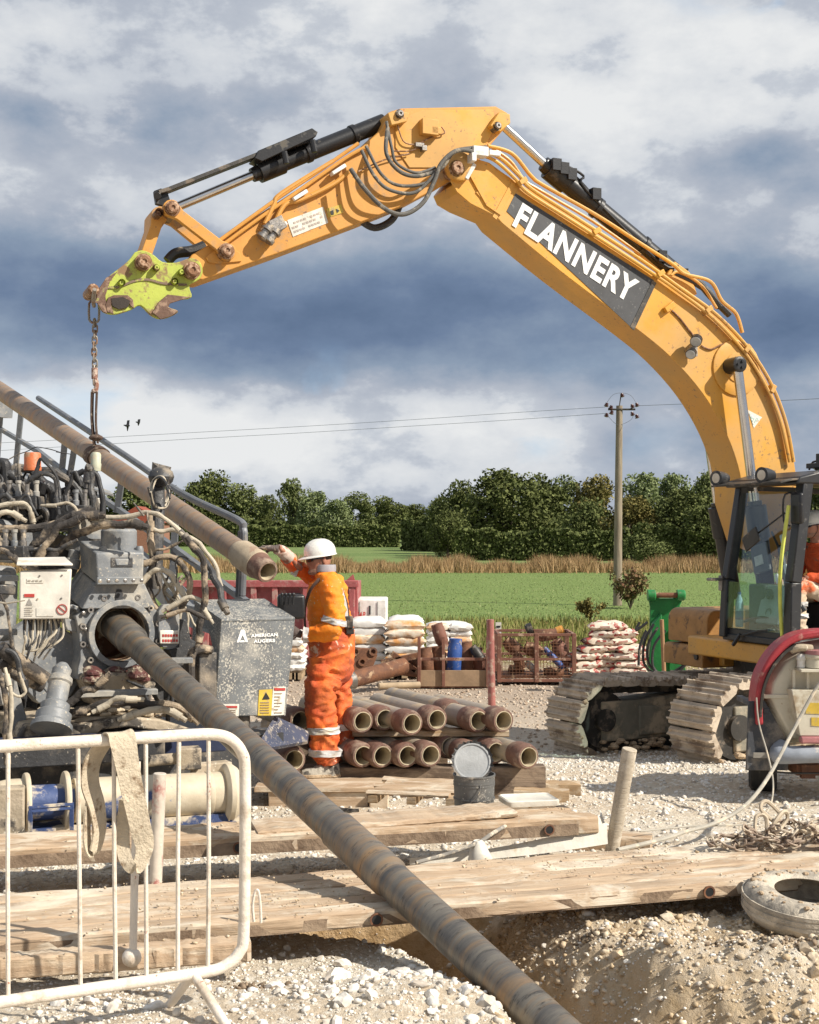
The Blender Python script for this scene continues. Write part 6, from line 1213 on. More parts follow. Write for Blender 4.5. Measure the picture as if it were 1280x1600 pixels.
for i, (px, py, Y_, rw) in enumerate(PP):
    o = proto_p if i == 0 else copy_tree(proto_p); o.location = P(px, py, Y_); o.location.z = (1.055 if rw == 'upper' else .815) + rng.normal(0, .006); dv = (SD + Vector((rng.normal(0, .012), 0, 0))).normalized(); o.rotation_mode = 'QUATERNION'; o.rotation_quaternion = dv.to_track_quat('Z', 'Y') @ Matrix.Rotation(rng.uniform(0, 6.28), 4, 'Z').to_quaternion()
    o['label'] = 'brown-ended drill pipe, ' + PL_[i]; o['group'] = 'drill pipes stacked in two rows'

def bolt_row(p0, p1, n_, r, out_n, par, m=None):
    for k in range(n_): q = p0.lerp(p1, k / max(1, n_ - 1)); b = MB(); b.lathe([(r, 0), (r, r * .9), (r * .5, r * 1.1), (0, r * 1.1)], q, out_n, 6); b.build('bolt', m or m_steel, par, smooth=20)
bolt_row(RP.pt(156, 908, -.076), RP.pt(221, 907, -.076), 6, .013, RP.n, hb); bolt_row(RP.pt(130, 958, .05), RP.pt(146, 1060, .05), 5, .014, RP.n, col_); bolt_row(RP.pt(246, 1000, .05), RP.pt(238, 1055, .05), 3, .014, RP.n, col_)
for x0, y0, n_, Y_ in ((8, 772, 4, 8.75), (70, 786, 5, 8.85), (2, 850, 3, 8.3)):
    vb = MB(); vb.box(P(x0 + n_ * 7, y0 + 14, Y_), (n_ * .062, .14, .09), R(-8)); vo = vb.build('valve_bank', m_greyd, rig, bevel=.006)
    for k in range(n_): b = MB(); q = P(x0 + 7 + k * 14, y0 + 8, Y_ - .03); b.lathe([(.022, 0), (.022, .05), (.016, .055), (.016, .10), (.020, .105), (.020, .125)], q, (0, 0, 1), 12); b.build('spool_cap', m_grey if k % 2 else m_steel, vo)
for (x0, y0, x1, y1, Y_) in ((-5, 905, 28, 902, 7.95), (0, 985, 26, 990, 7.9), (125, 1085, 245, 1080, 8.25), (262, 1030, 300, 1034, 8.6)):
    b = MB(); b.box((P(x0, y0, Y_) + P(x1, y1, Y_)) / 2, ((P(x1, y1, Y_) - P(x0, y0, Y_)).length, .08, .035), R(20)); b.build('mounting_bar', m_grey, rig, bevel=.004)
for k in range(34):
    x0 = rng.uniform(0, 300); y0 = rng.uniform(790, 900) if k % 3 else rng.uniform(1010, 1100); dx_ = rng.uniform(-45, 45)
    if 20 < x0 < 120 and 860 < y0 < 980 or (95 < x0 < 262 and 815 < y0 < 1060): continue
    hose([(x0, y0), (x0 + dx_ * .4, y0 + rng.uniform(-14, 8)), (x0 + dx_ * .9, y0 + rng.uniform(-6, 22)), (x0 + dx_, y0 + rng.uniform(10, 40))], rng.uniform(.008, .022), (m_hose, m_greyd, m_tanh)[k % 3], rng.uniform(8.45, 9.3))
# ---------------------------------------------------------------- timber mats and loose timber
def wood(name, a, b2, c3, sc=1.0, rough=.85):
    m, nt, L, N, Bn = nodes_mat(name); Bn.inputs['Roughness'].default_value = rough; tc = N('ShaderNodeTexCoord'); g = N('ShaderNodeNewGeometry')
    def noise(s, st, d=8, dist=.2):
        mp = N('ShaderNodeMapping'); mp.inputs['Scale'].default_value = st; L.new(tc.outputs['Object'], mp.inputs[0]); n_ = N('ShaderNodeTexNoise'); n_.noise_dimensions = '4D'; n_.inputs['Scale'].default_value = s; n_.inputs['Detail'].default_value = d; n_.inputs['Roughness'].default_value = .68; n_.inputs['Distortion'].default_value = dist
        ml = N('ShaderNodeMath', operation='MULTIPLY'); L.new(g.outputs['Random Per Island'], ml.inputs[0]); ml.inputs[1].default_value = 40; L.new(ml.outputs[0], n_.inputs['W']); L.new(mp.outputs[0], n_.inputs['Vector']); return n_.outputs[0]
    def mix(f, p, q, lo, hi):
        r = N('ShaderNodeMapRange'); r.inputs[1].default_value = lo; r.inputs[2].default_value = hi; L.new(f, r.inputs[0]); x = N('ShaderNodeMix', data_type='RGBA'); L.new(r.outputs[0], x.inputs[0])
        for i, v in ((6, p), (7, q)):
            if isinstance(v, tuple): x.inputs[i].default_value = (*v, 1)
            else: L.new(v, x.inputs[i])
        return x.outputs[2]
    gr = noise(5 * sc, (.5, 7, 7)); c = mix(gr, a, b2, .36, .66); c = mix(noise(14 * sc, (.12, 5, 5), 4), c, tuple(k * .4 for k in b2), .60, .68); c = mix(noise(2.6 * sc, (.6, 1.3, 1.3), 10, 1.2), c, c3, .50, .60); c = mix(noise(9 * sc, (.8, 1, 1), 10, 1.5), c, tuple(k * .62 for k in c3), .60, .66); c = mix(noise(1.1 * sc, (.7, 1.2, 1.2), 8, .8), c, tuple(k * 1.05 for k in c3), .57, .67)
    L.new(c, Bn.inputs['Base Color']); bp = N('ShaderNodeBump'); bp.inputs['Strength'].default_value = .7; bp.inputs['Distance'].default_value = .012; L.new(noise(9 * sc, (.3, 6, 6)), bp.inputs['Height']); L.new(bp.outputs[0], Bn.inputs['Normal']); return m
m_mat = wood('muddy_mat_timber', (.53, .41, .285), (.38, .26, .165), (.62, .54, .425)); m_mat2 = wood('muddy_mat_timber_brown', (.50, .37, .245), (.34, .225, .135), (.60, .51, .39)); m_raw = wood('raw_timber', (.44, .31, .18), (.30, .19, .10), (.52, .42, .30), 1.6)
m_joint = mat('dark_gap_shade', (.15, .10, .065), .95, c2=(.30, .22, .15), scale=5, bump=.5)  # dark brown standing in for shade between the mat beams
def jag_box(b, x0, x1, y0, y1, z0, z1, nseg=60, jig=.0045, endcut=.02):
    rings = []
    for i in range(nseg + 1):
        x = x0 + (x1 - x0) * i / nseg; j = lambda: rng.normal(0, jig); e = rng.normal(0, endcut) if i in (0, nseg) else 0; c = .008
        rings.append([Vector((x + e, y0 + j(), z0 + c)), Vector((x + e, y0 + c, z0)), Vector((x + e, y1 - c, z0)), Vector((x + e, y1 + j() * .5, z0 + c)), Vector((x + e, y1 + j() * .5, z1 - c)), Vector((x + e, y1 - c, z1 + j() * .6)), Vector((x + e, y0 + c, z1 + j() * .6)), Vector((x + e, y0 + j(), z1 - c))])
    b.loft(rings)
def mat_thing(o, ang, L_, w, th, nb, label, name='timber_mat', m=None, holes=(), tilt=0.0, group=None):
    t = thing(name, label, 'timber mat', o, group); t.rotation_euler = (0, tilt, ang); bw = w / nb
    for k in range(nb):
        b = MB(); jag_box(b, rng.uniform(-.05, .05) if k else 0, L_ + rng.uniform(-.08, .08), k * bw + .014, (k + 1) * bw - .014, -th + rng.normal(0, .003), rng.normal(0, .006) - (.004 if k else 0)); part_at(b, 'beam', m or m_mat, t)
    b = MB(); b.box((L_ / 2, w / 2, -th * .5 - .010), (L_ * .97, w * .96, th - .022)); part_at(b, 'gap_shade_fill', m_joint, t)  # filler box added under the beams, its dark colour imitates shade in the gaps
    for x in holes:
        b = MB(); b.ring([(.022, 0), (.030, 0), (.030, .006), (.022, .006)], (x, -.008, -th * .5), (0, 1, 0), 18); part_at(b, 'bolt_ring', m_rust, t); b = MB(); b.cyl((x, -.006, -th * .5), (x, .02, -th * .5), .023, 18); part_at(b, 'bolt_hole', m_ink, t)
    return t
A16 = R(16)
mat_thing(Vector((-1.80, 5.30, .800)), A16, 5.6, .80, .072, 5, 'long timber mat under the spinning pipe, nearest the camera', holes=(.92 + .8, 1.0 + 2.35), tilt=0)
mat_thing(Vector((-2.35, 6.50, .865)), R(14), 3.45, .46, .085, 3, 'narrow timber mat in front of the blue and cream cylinder', m=m_mat2, holes=(1.5, 3.22))
t = thing('timber_beam', 'pale squared beam lying by the barrier foot, lowest in the row', 'timber beam', Vector((-1.66, 5.19, .775))); t.rotation_euler = (0, 0, R(13)); b = MB(); jag_box(b, 0, 1.05, 0, .10, -.085, 0); part_at(b, 'beam', m_mat, t)
t = thing('timber_beam', 'loose warped plank on top of the narrow mat', 'timber beam', Vector((-.80, 6.94, .888))); t.rotation_euler = (0, R(-1), R(15)); b = MB(); jag_box(b, 0, 1.45, 0, .30, -.03, 0); part_at(b, 'board', m_mat, t)
b = MB(); b.box((0, 0, 0), (.16, .008, .14)); b.box((0, 0, 0), (.05, .02, .02)); o = b.build('steel_plate', mat('bolted_plate', (.30, .27, .23), .7, dirt=MUD, damt=.3), loc=(-1.28, 6.64, .80)); o.rotation_euler = (0, 0, R(14)); tag(o, 'grey bolted steel plate on the edge of the narrow mat', 'plate')
def beam(c, L_, w, h, ang, label, m=None, name='timber_block', tilt=0):
    t = thing(name, label, 'timber', c); t.rotation_euler = (0, tilt, ang); b = MB(); jag_box(b, -L_ / 2, L_ / 2, -w / 2, w / 2, 0, h, 8); part_at(b, 'block', m or m_raw, t); return t
q = P(845, 1222, 9.7); beam(Vector((q.x, q.y, gz(q.x, q.y) - .01)), .42, .13, .10, R(-8), 'brown squared timber on the stones right of the pipe stack')
q = P(875, 1216, 10.0); beam(Vector((q.x, q.y, gz(q.x, q.y) - .01)), .30, .14, .09, R(-4), 'shorter timber lying behind the brown squared one')
q = P(945, 1285, 8.1); beam(Vector((q.x, q.y, gz(q.x, q.y) - .01)), .55, .22, .09, R(-14), 'flat timber half buried left of the leaning stake', m_mat2)
q = P(645, 1262, 8.3); t = thing('slatted_pallet', 'muddy slatted pallet end between the bucket and the white box', 'pallet', Vector((q.x, q.y, .76))); t.rotation_euler = (0, 0, R(-12))
for k in range(5): b = MB(); jag_box(b, -.30, .30, -.05 + k * .11, .03 + k * .11, .055, .075, 6); part_at(b, 'slat', m_mat2, t)
for x in (-.25, 0, .25): b = MB(); jag_box(b, x - .03, x + .03, -.05, .5, 0, .055, 2, .002, 0); part_at(b, 'runner', m_raw, t)
# worker's platform
t = thing('work_platform', 'muddy timber platform under the standing worker', 'platform', P(530, 1270, 9.6)); b = MB(); wz = .640
for k in range(4): y = 9.45 + k * .19; b = MB(); b.hexa([(-1.12, y, wz - .035), (-.18 + .02 * k, y, wz - .035), (-.18 + .02 * k, y + .18, wz - .035), (-1.12, y + .18, wz - .035)], [(-1.12, y, wz), (-.18 + .02 * k, y, wz), (-.18 + .02 * k, y + .18, wz), (-1.12, y + .18, wz)]); b.build('deck_board', m_mat2, t, bevel=.004)
b = MB(); b.box((-.66, 9.52, .50), (.72, .10, .21)); b.build('side_beam', m_mat, t, bevel=.008); b = MB(); b.box((-.22, 9.5, .47), (.14, .16, .26)); b.build('end_block', m_mat2, t, bevel=.01); b = MB(); b.box((-.66, 10.1, .50), (.72, .10, .21)); b.build('side_beam', m_mat, t, bevel=.008)
# bearers of the pipe stack
m_dkw = wood('dark_timber', (.16, .11, .075), (.09, .06, .04), (.26, .19, .13), 1.4)
for i, (px, Y_, z, h) in enumerate(((655, 9.95, .47, .24), (655, 11.2, .47, .24), (690, 10.2, .905, .05), (690, 11.4, .905, .05))):
    q = P(px, 838, Y_); t = thing('timber_bearer', ['dark heavy timber carrying the lower row of pipes, front one', 'dark heavy timber carrying the lower row of pipes, back one', 'thin timber between the two rows of pipes, front one', 'thin timber between the two rows of pipes, back one'][i], 'timber', Vector((q.x - (0 if i % 2 == 0 else .7), Y_, z)))
    b = MB(); jag_box(b, -1.05, .95 if i < 2 else .5, -.10, .10, 0, h, 8); part_at(b, 'beam', m_dkw if i < 2 else m_raw, t)
# ---------------------------------------------------------------- clamp cylinder on the ground
m_vise = mat('blue_under_mud', (.60, .52, .39), .6, dirt=(.06, .09, .20), damt=.22, dscale=3.2, c2=(.50, .42, .30), thr=.05, bump=.2, bscale=16, speck=(.3, .3, .33), samt=.25, sscale=35)
m_vblue = mat('blue_frame', (.045, .075, .19), .55, dirt=(.58, .50, .38), damt=.42, dscale=7, thr=.1, bump=.2)
ca0 = P(20, 1256, 7.45); ca1 = P(366, 1238, 7.95); cl = thing('clamp_cylinder', 'blue and cream mud-covered horizontal cylinder behind the barrier', 'cylinder', Vector((ca0.x, ca0.y, .7)))
d = (ca1 - ca0).normalized(); cp = lambda t_: ca0 + (ca1 - ca0) * t_
def onaxis(t_, prof, nm, m): b = MB(); b.lathe(prof, cp(t_), d, 40); return b.build(nm, m, cl, bevel=.002)
LL = (ca1 - ca0).length
onaxis(.26, [(.128, 0), (.128, LL * .69)], 'barrel', m_vise); onaxis(.04, [(.10, 0), (.10, LL * .23)], 'drum', m_vblue)
for t_ in (.045, .215): onaxis(t_, [(.168, 0), (.172, .008), (.172, .022), (.165, .03)], 'flange', m_vise)
onaxis(.94, [(.150, 0), (.175, .02), (.178, .05), (.150, .09), (.13, .10)], 'end_flange', m_vise); onaxis(-.06, [(.13, 0), (.14, .05), (.14, .14)], 'end_cap', m_vise)
for t_ in (.30, .62, .86): onaxis(t_, [(.131, 0), (.133, .004), (.133, .03), (.131, .034)], 'band', m_vise)
sd = Vector((d.y, -d.x, 0)).normalized()
for t_, z in ((.06, 1), (.235, 1)): b = MB(); b.box(cp(t_) + sd * .165 + Vector((0, 0, -.09)), (.02, .02, .20)); b.build('frame_leg', m_vblue, cl)
b = MB()
for z in (-.01, .012, -.20): b.box(cp(.148) + sd * .165 + Vector((0, 0, z)), (LL * .19, .02, .014), math.atan2(d.y, d.x))
b.build('frame_bar', m_vblue, cl); b = MB(); b.box(cp(-.02) + sd * .12 + Vector((0, 0, -.02)), (.16, .12, .28), .2); b.build('end_bracket', m_tan, cl, bevel=.01)
b = MB(); b.box(cp(.5) + Vector((0, 0, -.17)), (LL * 1.1, .2, .10), math.atan2(d.y, d.x)); b.build('cradle', m_vblue, cl)
b = MB(); b.tube([P(225, 1190, 7.9), P(285, 1184, 8.0)], .035, 14); b.box(P(295, 1184, 8.0), (.14, .12, .13), .3); b.box(P(330, 1200, 8.1), (.24, .10, .07), .5); b.build('end_fitting', m_tan, cl, bevel=.008)
b = MB(); b.tube([P(478, 1262, 8.9), P(556, 1272, 8.6)], .032, 16); b.lathe([(.036, 0), (.036, .03)], P(553, 1272, 8.6), (1, -.1, -.05), 14); o = b.build('steel_tube', m_tan, loc=P(478, 1262, 8.9)); tag(o, 'short muddy tube end poking out behind the spinning pipe', 'tube')
# ---------------------------------------------------------------- crowd barrier, strap, prop, posts
m_bar = mat('chalky_white_steel', (.74, .67, .58), .6, dirt=(.45, .36, .27), damt=.30, dscale=7, c2=(.66, .58, .48), thr=.14, bump=.3, bscale=50, speck=(.36, .17, .12), samt=.26, sscale=26)
BR = Plane(384, 5.08, .52); bt = thing('crowd_barrier', 'white mud-splashed steel crowd barrier at the left front', 'barrier', BR.pt(180, 1600) )
fr = [(-160, 1176), (0, 1166), (170, 1156), (300, 1148), (338, 1148), (362, 1156), (378, 1176), (383, 1205), (383, 1330), (381, 1460), (374, 1488), (356, 1506), (320, 1519), (170, 1541), (0, 1566), (-160, 1590)]
b = MB(); b.tube(catmull([BR.pt(*q) for q in fr], 4), .0225, 16); b.build('frame', m_bar, bt)
for x0, x1 in ((13, 13), (122, 126), (178, 181), (228, 229), (280, 278), (326, 325), (-45, -46), (-100, -102)):
    yt = 1166 - 19 * x0 / 330; yb = 1566 - 46 * x1 / 320; b = MB(); b.tube([BR.pt(x0, yt), BR.pt((x0 + x1) / 2 + rng.normal(0, 1), (yt + yb) / 2), BR.pt(x1, yb)], .0082, 8); b.build('bar', m_bar, bt)
for q1_ in ((249, 1592, .16), (356, 1606, -.16)): b = MB(); b.tube([BR.pt(302, 1521), P(q1_[0], q1_[1], BR.Y(302) + q1_[2])], .018, 12); b.build('foot', m_bar, bt)
b = MB(); b.tube([P(214, 1190, 5.35), P(212, 1300, 5.32), P(208, 1490, 5.3)], .0155, 12); b.ball(P(206, 1496, 5.3), .040, 14, (1, 1, .95)); o = b.build('prop_post', m_bar, loc=P(206, 1500, 5.3)); tag(o, 'thin white post with a round mud-caked foot behind the barrier bars', 'post')
b = MB(); b.tube(catmull([P(397, 1440, 5.6), P(395, 1415, 5.6), P(399, 1393, 5.6), P(404, 1393, 5.6), P(407, 1415, 5.6), P(408, 1442, 5.6)], 4), .006, 8); o = b.build('lifting_loop', m_bar, loc=P(402, 1442, 5.6)); tag(o, 'small white steel loop standing on the mat by the barrier', 'loop')
post(P(243, 1382, 6.3), P(250, 1208, 6.3), .031, mat('red_white_tube', (.62, .55, .46), .7, dirt=(.36, .14, .12), damt=.42, dscale=5, speck=(.65, .58, .5), samt=.4, sscale=30), 'steel_post', 'faded pink and cream tube post standing behind the barrier', 'post')
m_strap = mat('muddy_webbing', (.60, .51, .38), .85, dirt=(.22, .15, .09), damt=.32, dscale=9, bump=.6, bscale=60)
b = MB(); w0 = 5.02
b.strip(catmull([BR.pt(176, 1158, .05), BR.pt(186, 1148, .0), BR.pt(192, 1160, -.05), BR.pt(202, 1210, -.05), BR.pt(216, 1280, -.04), BR.pt(224, 1330, -.03), BR.pt(208, 1356, -.03), BR.pt(194, 1340, -.02), BR.pt(192, 1300, .0), BR.pt(196, 1240, .02), BR.pt(190, 1190, .02)], 6), [.085] * 61, .006, BR.t)
b.build('x', m_strap); bpy.data.objects.remove(bpy.data.objects['x'])
def ribbon(pts, w, th, m, name, parent, n=7, fl=None):
    b = MB(); c = catmull(pts, n); k = len(c) - 1; ws = [np.interp(i / k, np.linspace(0, 1, len(w)), w) for i in range(k + 1)]
    rings = []
    for i, p in enumerate(c):
        dd = (c[min(i + 1, k)] - c[max(i - 1, 0)]).normalized(); a = (fl(i / k) if fl else 0); s_ = (BR.t * math.cos(a) + BR.n * math.sin(a)); s_ = (s_ - dd * s_.dot(dd)).normalized(); nn = dd.cross(s_)
        rings.append([p - s_ * ws[i] / 2 - nn * th / 2, p + nn * .0 - nn * th * .4, p + s_ * ws[i] / 2 - nn * th / 2, p + s_ * ws[i] / 2 + nn * th / 2, p + nn * th * .6, p - s_ * ws[i] / 2 + nn * th / 2])
    b.loft(rings); return b.build(name, m, parent)
sp_ = thing('webbing_strap', 'wide cream muddy strap draped over the top rail of the barrier', 'strap', BR.pt(190, 1350))
ribbon([BR.pt(180, 1162, .03), BR.pt(180, 1147, .0), BR.pt(190, 1150, -.035), BR.pt(198, 1190, -.05), BR.pt(208, 1240, -.05), BR.pt(219, 1290, -.04), BR.pt(226, 1325, -.03), BR.pt(214, 1356, -.03), BR.pt(198, 1346, -.02), BR.pt(192, 1310, .01), BR.pt(196, 1250, .02)], [.09, .10, .10, .085, .08, .075, .05, .045, .05, .045], .007, m_strap, 'front_loop', sp_, fl=lambda t: 1.1 * max(0, t - .45))
ribbon([BR.pt(190, 1149, -.02), BR.pt(172, 1152, .02), BR.pt(156, 1170, .04), BR.pt(143, 1195, .05), BR.pt(141, 1225, .05), BR.pt(152, 1262, .05), BR.pt(155, 1300, .05), BR.pt(146, 1333, .05), BR.pt(136, 1315, .05), BR.pt(137, 1270, .05), BR.pt(142, 1240, .06)], [.07, .09, .09, .085, .085, .075, .07, .05, .05, .05], .007, m_strap, 'back_loop', sp_, fl=lambda t: -.5 - .8 * max(0, t - .4))
# ---------------------------------------------------------------- bucket with lid, white tub, cone cap, stake, stones
m_pail = mat('galvanised_pail', (.17, .17, .165), .5, metal=.4, speck=(.5, .47, .42), samt=.4, sscale=60, dirt=(.42, .38, .32), damt=.2, dscale=10)
pc = P(741, 1263, 7.75); bz = .885 - .03; pail = thing('paint_bucket', 'dark dusty paint bucket standing on the plank behind the narrow mat', 'bucket', Vector((pc.x, pc.y, pc.z)))
b = MB(); b.ring([(.112, 0), (.116, .0), (.122, .19), (.126, .195), (.126, .205), (.119, .205)], pc, (0, 0, 1), 36); b.lathe([(.113, .0), (.113, .01)], pc, (0, 0, 1), 36); b.build('pail', m_pail, pail)
for z in (.14, .155, .06): b = MB(); b.ring([(.118, z), (.1235, z), (.1235, z + .008), (.118, z + .008)], pc, (0, 0, 1), 36); b.build('rib', m_pail, pail)
b = MB(); b.tube(catmull([pc + Vector((.03, -.118, .16)), pc + Vector((.02, -.14, .11)), pc + Vector((-.04, -.135, .05)), pc + Vector((-.10, -.09, .025))], 5), .0025, 6); b.build('bail_handle', m_steel, pail)
ax_ = Vector((-.02, -.93, .34)); lc = P(738, 1190, 7.72); b = MB(); prof = [(0, -.002), (.095, -.002), (.10, .006), (.108, .006), (.112, 0)]
b.lathe(prof, lc, ax_, 40); lid = b.build('bucket_lid', mat('paint_lid', (.42, .43, .43), .5, dirt=(.20, .20, .2), damt=.2, dscale=9, speck=(.05, .05, .05), samt=.2, sscale=12), loc=lc); tag(lid, 'round crinkled grey lid propped upright on the paint bucket', 'lid')
q_ = ax_.normalized().to_track_quat('Z', 'Y'); b = MB(); rings = []
for k in range(61):
    a = 2 * math.pi * k / 60; rr = .122 + .005 * math.sin(a * 23) + rng.normal(0, .002); e = Vector((math.cos(a), math.sin(a), 0)); rings.append([lc + q_ @ (e * .108 + Vector((0, 0, .004))), lc + q_ @ (e * rr + Vector((0, 0, .012 + rng.normal(0, .003)))), lc + q_ @ (e * rr * .99 + Vector((0, 0, -.012))), lc + q_ @ (e * .106 + Vector((0, 0, -.004)))])
b.loft(rings, caps=False); b.build('crimped_rim', m_greyd, lid)
m_tub = mat('cream_plastic', (.70, .66, .57), .45, dirt=(.5, .42, .3), damt=.25, dscale=7)
tc_ = P(826, 1290, 7.75); tub = thing('plastic_tub', 'cream rectangular plastic tub behind the narrow mat', 'tub', tc_); b = MB(); rz = Matrix.Rotation(R(12), 3, 'Z')
def rr_ring(w, d_, z, r=.025): 
    out = []
    for cx, cy, a0 in ((w / 2 - r, d_ / 2 - r, 0), (-w / 2 + r, d_ / 2 - r, 90), (-w / 2 + r, -d_ / 2 + r, 180), (w / 2 - r, -d_ / 2 + r, 270)):
        for k in range(5): a = R(a0 + k * 22.5); out.append(tc_ + rz @ Vector((cx + r * math.cos(a), cy + r * math.sin(a), z)))
    return out
b.loft([rr_ring(.27, .19, .0), rr_ring(.29, .21, .15)]); b.build('body', m_tub, tub); b = MB(); b.loft([rr_ring(.31, .23, .135), rr_ring(.315, .235, .15), rr_ring(.315, .235, .165), rr_ring(.30, .22, .17), rr_ring(.28, .20, .162)]); b.build('lid', m_tub, tub)
cc = P(750, 1343, 7.02); b = MB(); b.lathe([(.068, 0), (.06, .02), (.035, .09), (.022, .105), (.016, .10)], cc, (-.12, 0, 1), 20); o = b.build('plastic_cone', m_tub, loc=cc); tag(o, 'small cream cone-shaped cap between the two long mats', 'cap')
post(P(951, 1332, 7.65) + Vector((0, 0, -.1)), P(984, 1170, 7.55), .040, wood('stake_wood', (.52, .45, .35), (.42, .35, .26), (.60, .53, .43), 2), 'wooden_stake', 'leaning round wooden stake right of the narrow mat', 'stake', .043)
b = MB(); rings = []
for i in range(22):
    t_ = i / 21; x = 640 + 310 * t_; y = 1345 - 20 * t_ ** 2 - 12 * t_; q = P(x, y, 7.2 + .15 * t_); up = .01 + .075 * t_ ** 1.5
    rings.append([q + Vector((0, 0, -.02)), q + Vector((0, .004, -.02)), q + Vector((0, .06 * t_, up)), q + Vector((0, .05 * t_, up + .004))])
b.loft(rings); q = P(900, 1300, 7.4); rings = []
for i in range(14):
    t_ = i / 13; a = math.pi * t_; c = P(905 + 42 * math.sin(a * .6), 1318 - 32 * t_, 7.35 + .35 * t_); rings.append([c, c + Vector((.0, .01, 0)), c + Vector((-.02, .03, .07)), c + Vector((-.03, .02, .07))])
b.loft(rings); o = b.build('plastic_sheet', m_tub, loc=P(900, 1330, 7.3)); tag(o, 'curled strip of pale sheeting round the end of the narrow mat', 'sheet')
# tyre
tq = Vector((1.855, 6.12, .655)); ty = thing('old_tyre', 'old tyre caked in pale mud lying flat at the right edge', 'tyre', tq); m_tyre = mat('muddy_tyre', (.56, .49, .39), .85, c2=(.45, .39, .30), dirt=(.17, .155, .14), damt=.36, dscale=6, thr=.25, bump=.7, bscale=30)
TAX = Vector((.03, -.10, 1)); b = MB(); pr = [(.165, .02), (.20, .005), (.25, .0), (.29, .02), (.312, .055), (.318, .10), (.312, .145), (.29, .18), (.25, .20), (.20, .195), (.165, .18), (.185, .165), (.26, .175), (.29, .10), (.26, .025), (.19, .035)]
b.ring([(a_ * .95, h_ * .82) for a_, h_ in pr], tq, TAX, 64); b.build('carcass', m_tyre, ty)
b = MB()
for z in (.055, .082, .108): b.ring([(.295, z), (.3035, z), (.3035, z + .017), (.295, z + .017)], tq, TAX, 64)
for k in range(72):
    pass
b.build('tread', m_tyre, ty)
b = MB()
for k in range(90): a = rng.uniform(0, 6.28); rr = rng.uniform(.19, .27); b.ball(tq + TAX.normalized().to_track_quat('Z', 'Y') @ Vector((rr * math.cos(a), rr * math.sin(a), .160)), rng.uniform(.004, .018), 6, (1, 1, .6))
tag(b.build('mud_crumbs', m_mud, ty), kind='stuff')
# chain heap
chp = thing('chain_heap', 'heap of rusty chain piled on the mat beside the tyre', 'chain', Vector((2.2, 7.05, .80))); m_chd = mat('rusty_chain', (.28, .21, .16), .7, metal=.3, dirt=(.55, .47, .36), damt=.45, dscale=14)
for s_ in range(6):
    b = MB(); n_ = 46; ph = rng.uniform(0, 6.28); x0 = 1.80 + .22 * s_ if s_ < 5 else 2.6; p = [Vector((x0 + .16 * math.sin(k * .35 + ph) + .10 * math.sin(k * .13), 7.0 + .11 * math.cos(k * .31 + ph) + rng.normal(0, .006), .81 + .10 * math.exp(-((x0 - 2.15) / .4) ** 2) * (.5 + .5 * math.sin(k * .5 + s_)) + .012 * (s_ % 3))) for k in range(n_)]
    for k in range(n_ - 1): chain_link(b, p[k], p[k + 1] - p[k], Vector((rng.normal(), rng.normal(), 1 if k % 2 else .1)), .030, .017, .006)
    b.build('chain_run', m_chd, chp)
b = MB(); m_hk = mat('pale_hook', (.58, .48, .35), .7, dirt=(.5, .25, .1), damt=.2, dscale=10)
for c_, up_ in (((1.87, 6.98, .91), (1, .2, .2)), ((1.98, 7.0, .93), (.3, .1, 1)), ((2.12, 6.95, .90), (.2, 1, .3)), ((1.93, 7.02, .98), (1, .4, .6))): chain_link(b, Vector(c_), Vector((rng.normal(), rng.normal() * .3, rng.normal() * .5)), Vector(up_), .06, .033, .011)
b.tube(catmull([Vector((2.15, 6.95, .90)), Vector((2.32, 6.92, .88)), Vector((2.42, 6.90, .87)), Vector((2.42, 6.93, .91))], 5), .016, 8); b.build('hook_link', m_hk, chp)
# ---------------------------------------------------------------- bowser at the right edge
m_bow = mat('cream_bowser', (.58, .54, .44), .5, c2=(.50, .46, .36), dirt=(.34, .26, .17), damt=.25, dscale=3, bump=.05, speck=(.3, .2, .12), samt=.15, sscale=20)
m_bred = mat('faded_red_rubber', (.38, .035, .045), .5, dirt=(.45, .25, .2), damt=.22, dscale=6)
W9 = Plane(1190, 9.8, .0); bw = thing('water_bowser', 'cream wheeled bowser with red rim and hose at the right edge', 'trailer', P(1300, 1255, 10.2))
def wp_(x, y, back=0.0): return W9.pt(x, y, back)
ou = [(1190, 1088), (1194, 1062), (1215, 1028), (1240, 1006), (1300, 996), (1560, 996), (1575, 1088), (1540, 1160), (1226, 1160), (1205, 1120)]
b = MB(); fr0 = [wp_(x, y, .0) for x, y in ou]; cx_ = sum((p.x for p in fr0)) / 10; cz_ = wp_(0, 1085).z
fr1 = [Vector((cx_ + .04 + (p.x - cx_) * .97, p.y + .12, cz_ + (p.z - cz_) * 1.0)) for p in fr0]; ins = [Vector((cx_ + (p.x - cx_) * .93, p.y - .10, cz_ + (p.z - cz_) * .86)) for p in fr0]
b.loft([ins, fr0, fr1, [Vector((cx_ + .25 + (p.x - cx_) * .75, p.y + .5, cz_ + (p.z - cz_) * .8)) for p in fr1]]); b.build('tank', m_bow, bw, bevel=.012)
b = MB(); b.strip([wp_(1193, 1088, -.10), wp_(1560, 1088, -.10)], .03, .02, (0, 0, 1)); b.build('seam', m_bow, bw, bevel=.004)
b = MB(); rm = catmull([wp_(1182, 1130, -.02), wp_(1181, 1090, -.03), wp_(1187, 1055, -.04), wp_(1205, 1022, -.05), wp_(1230, 1000, -.05), wp_(1262, 990, -.05), wp_(1320, 988, -.05), wp_(1500, 988, -.05)], 5); b.strip(rm, .22, .055, (0, 1, 0)); b.build('rim', m_bred, bw, bevel=.015)
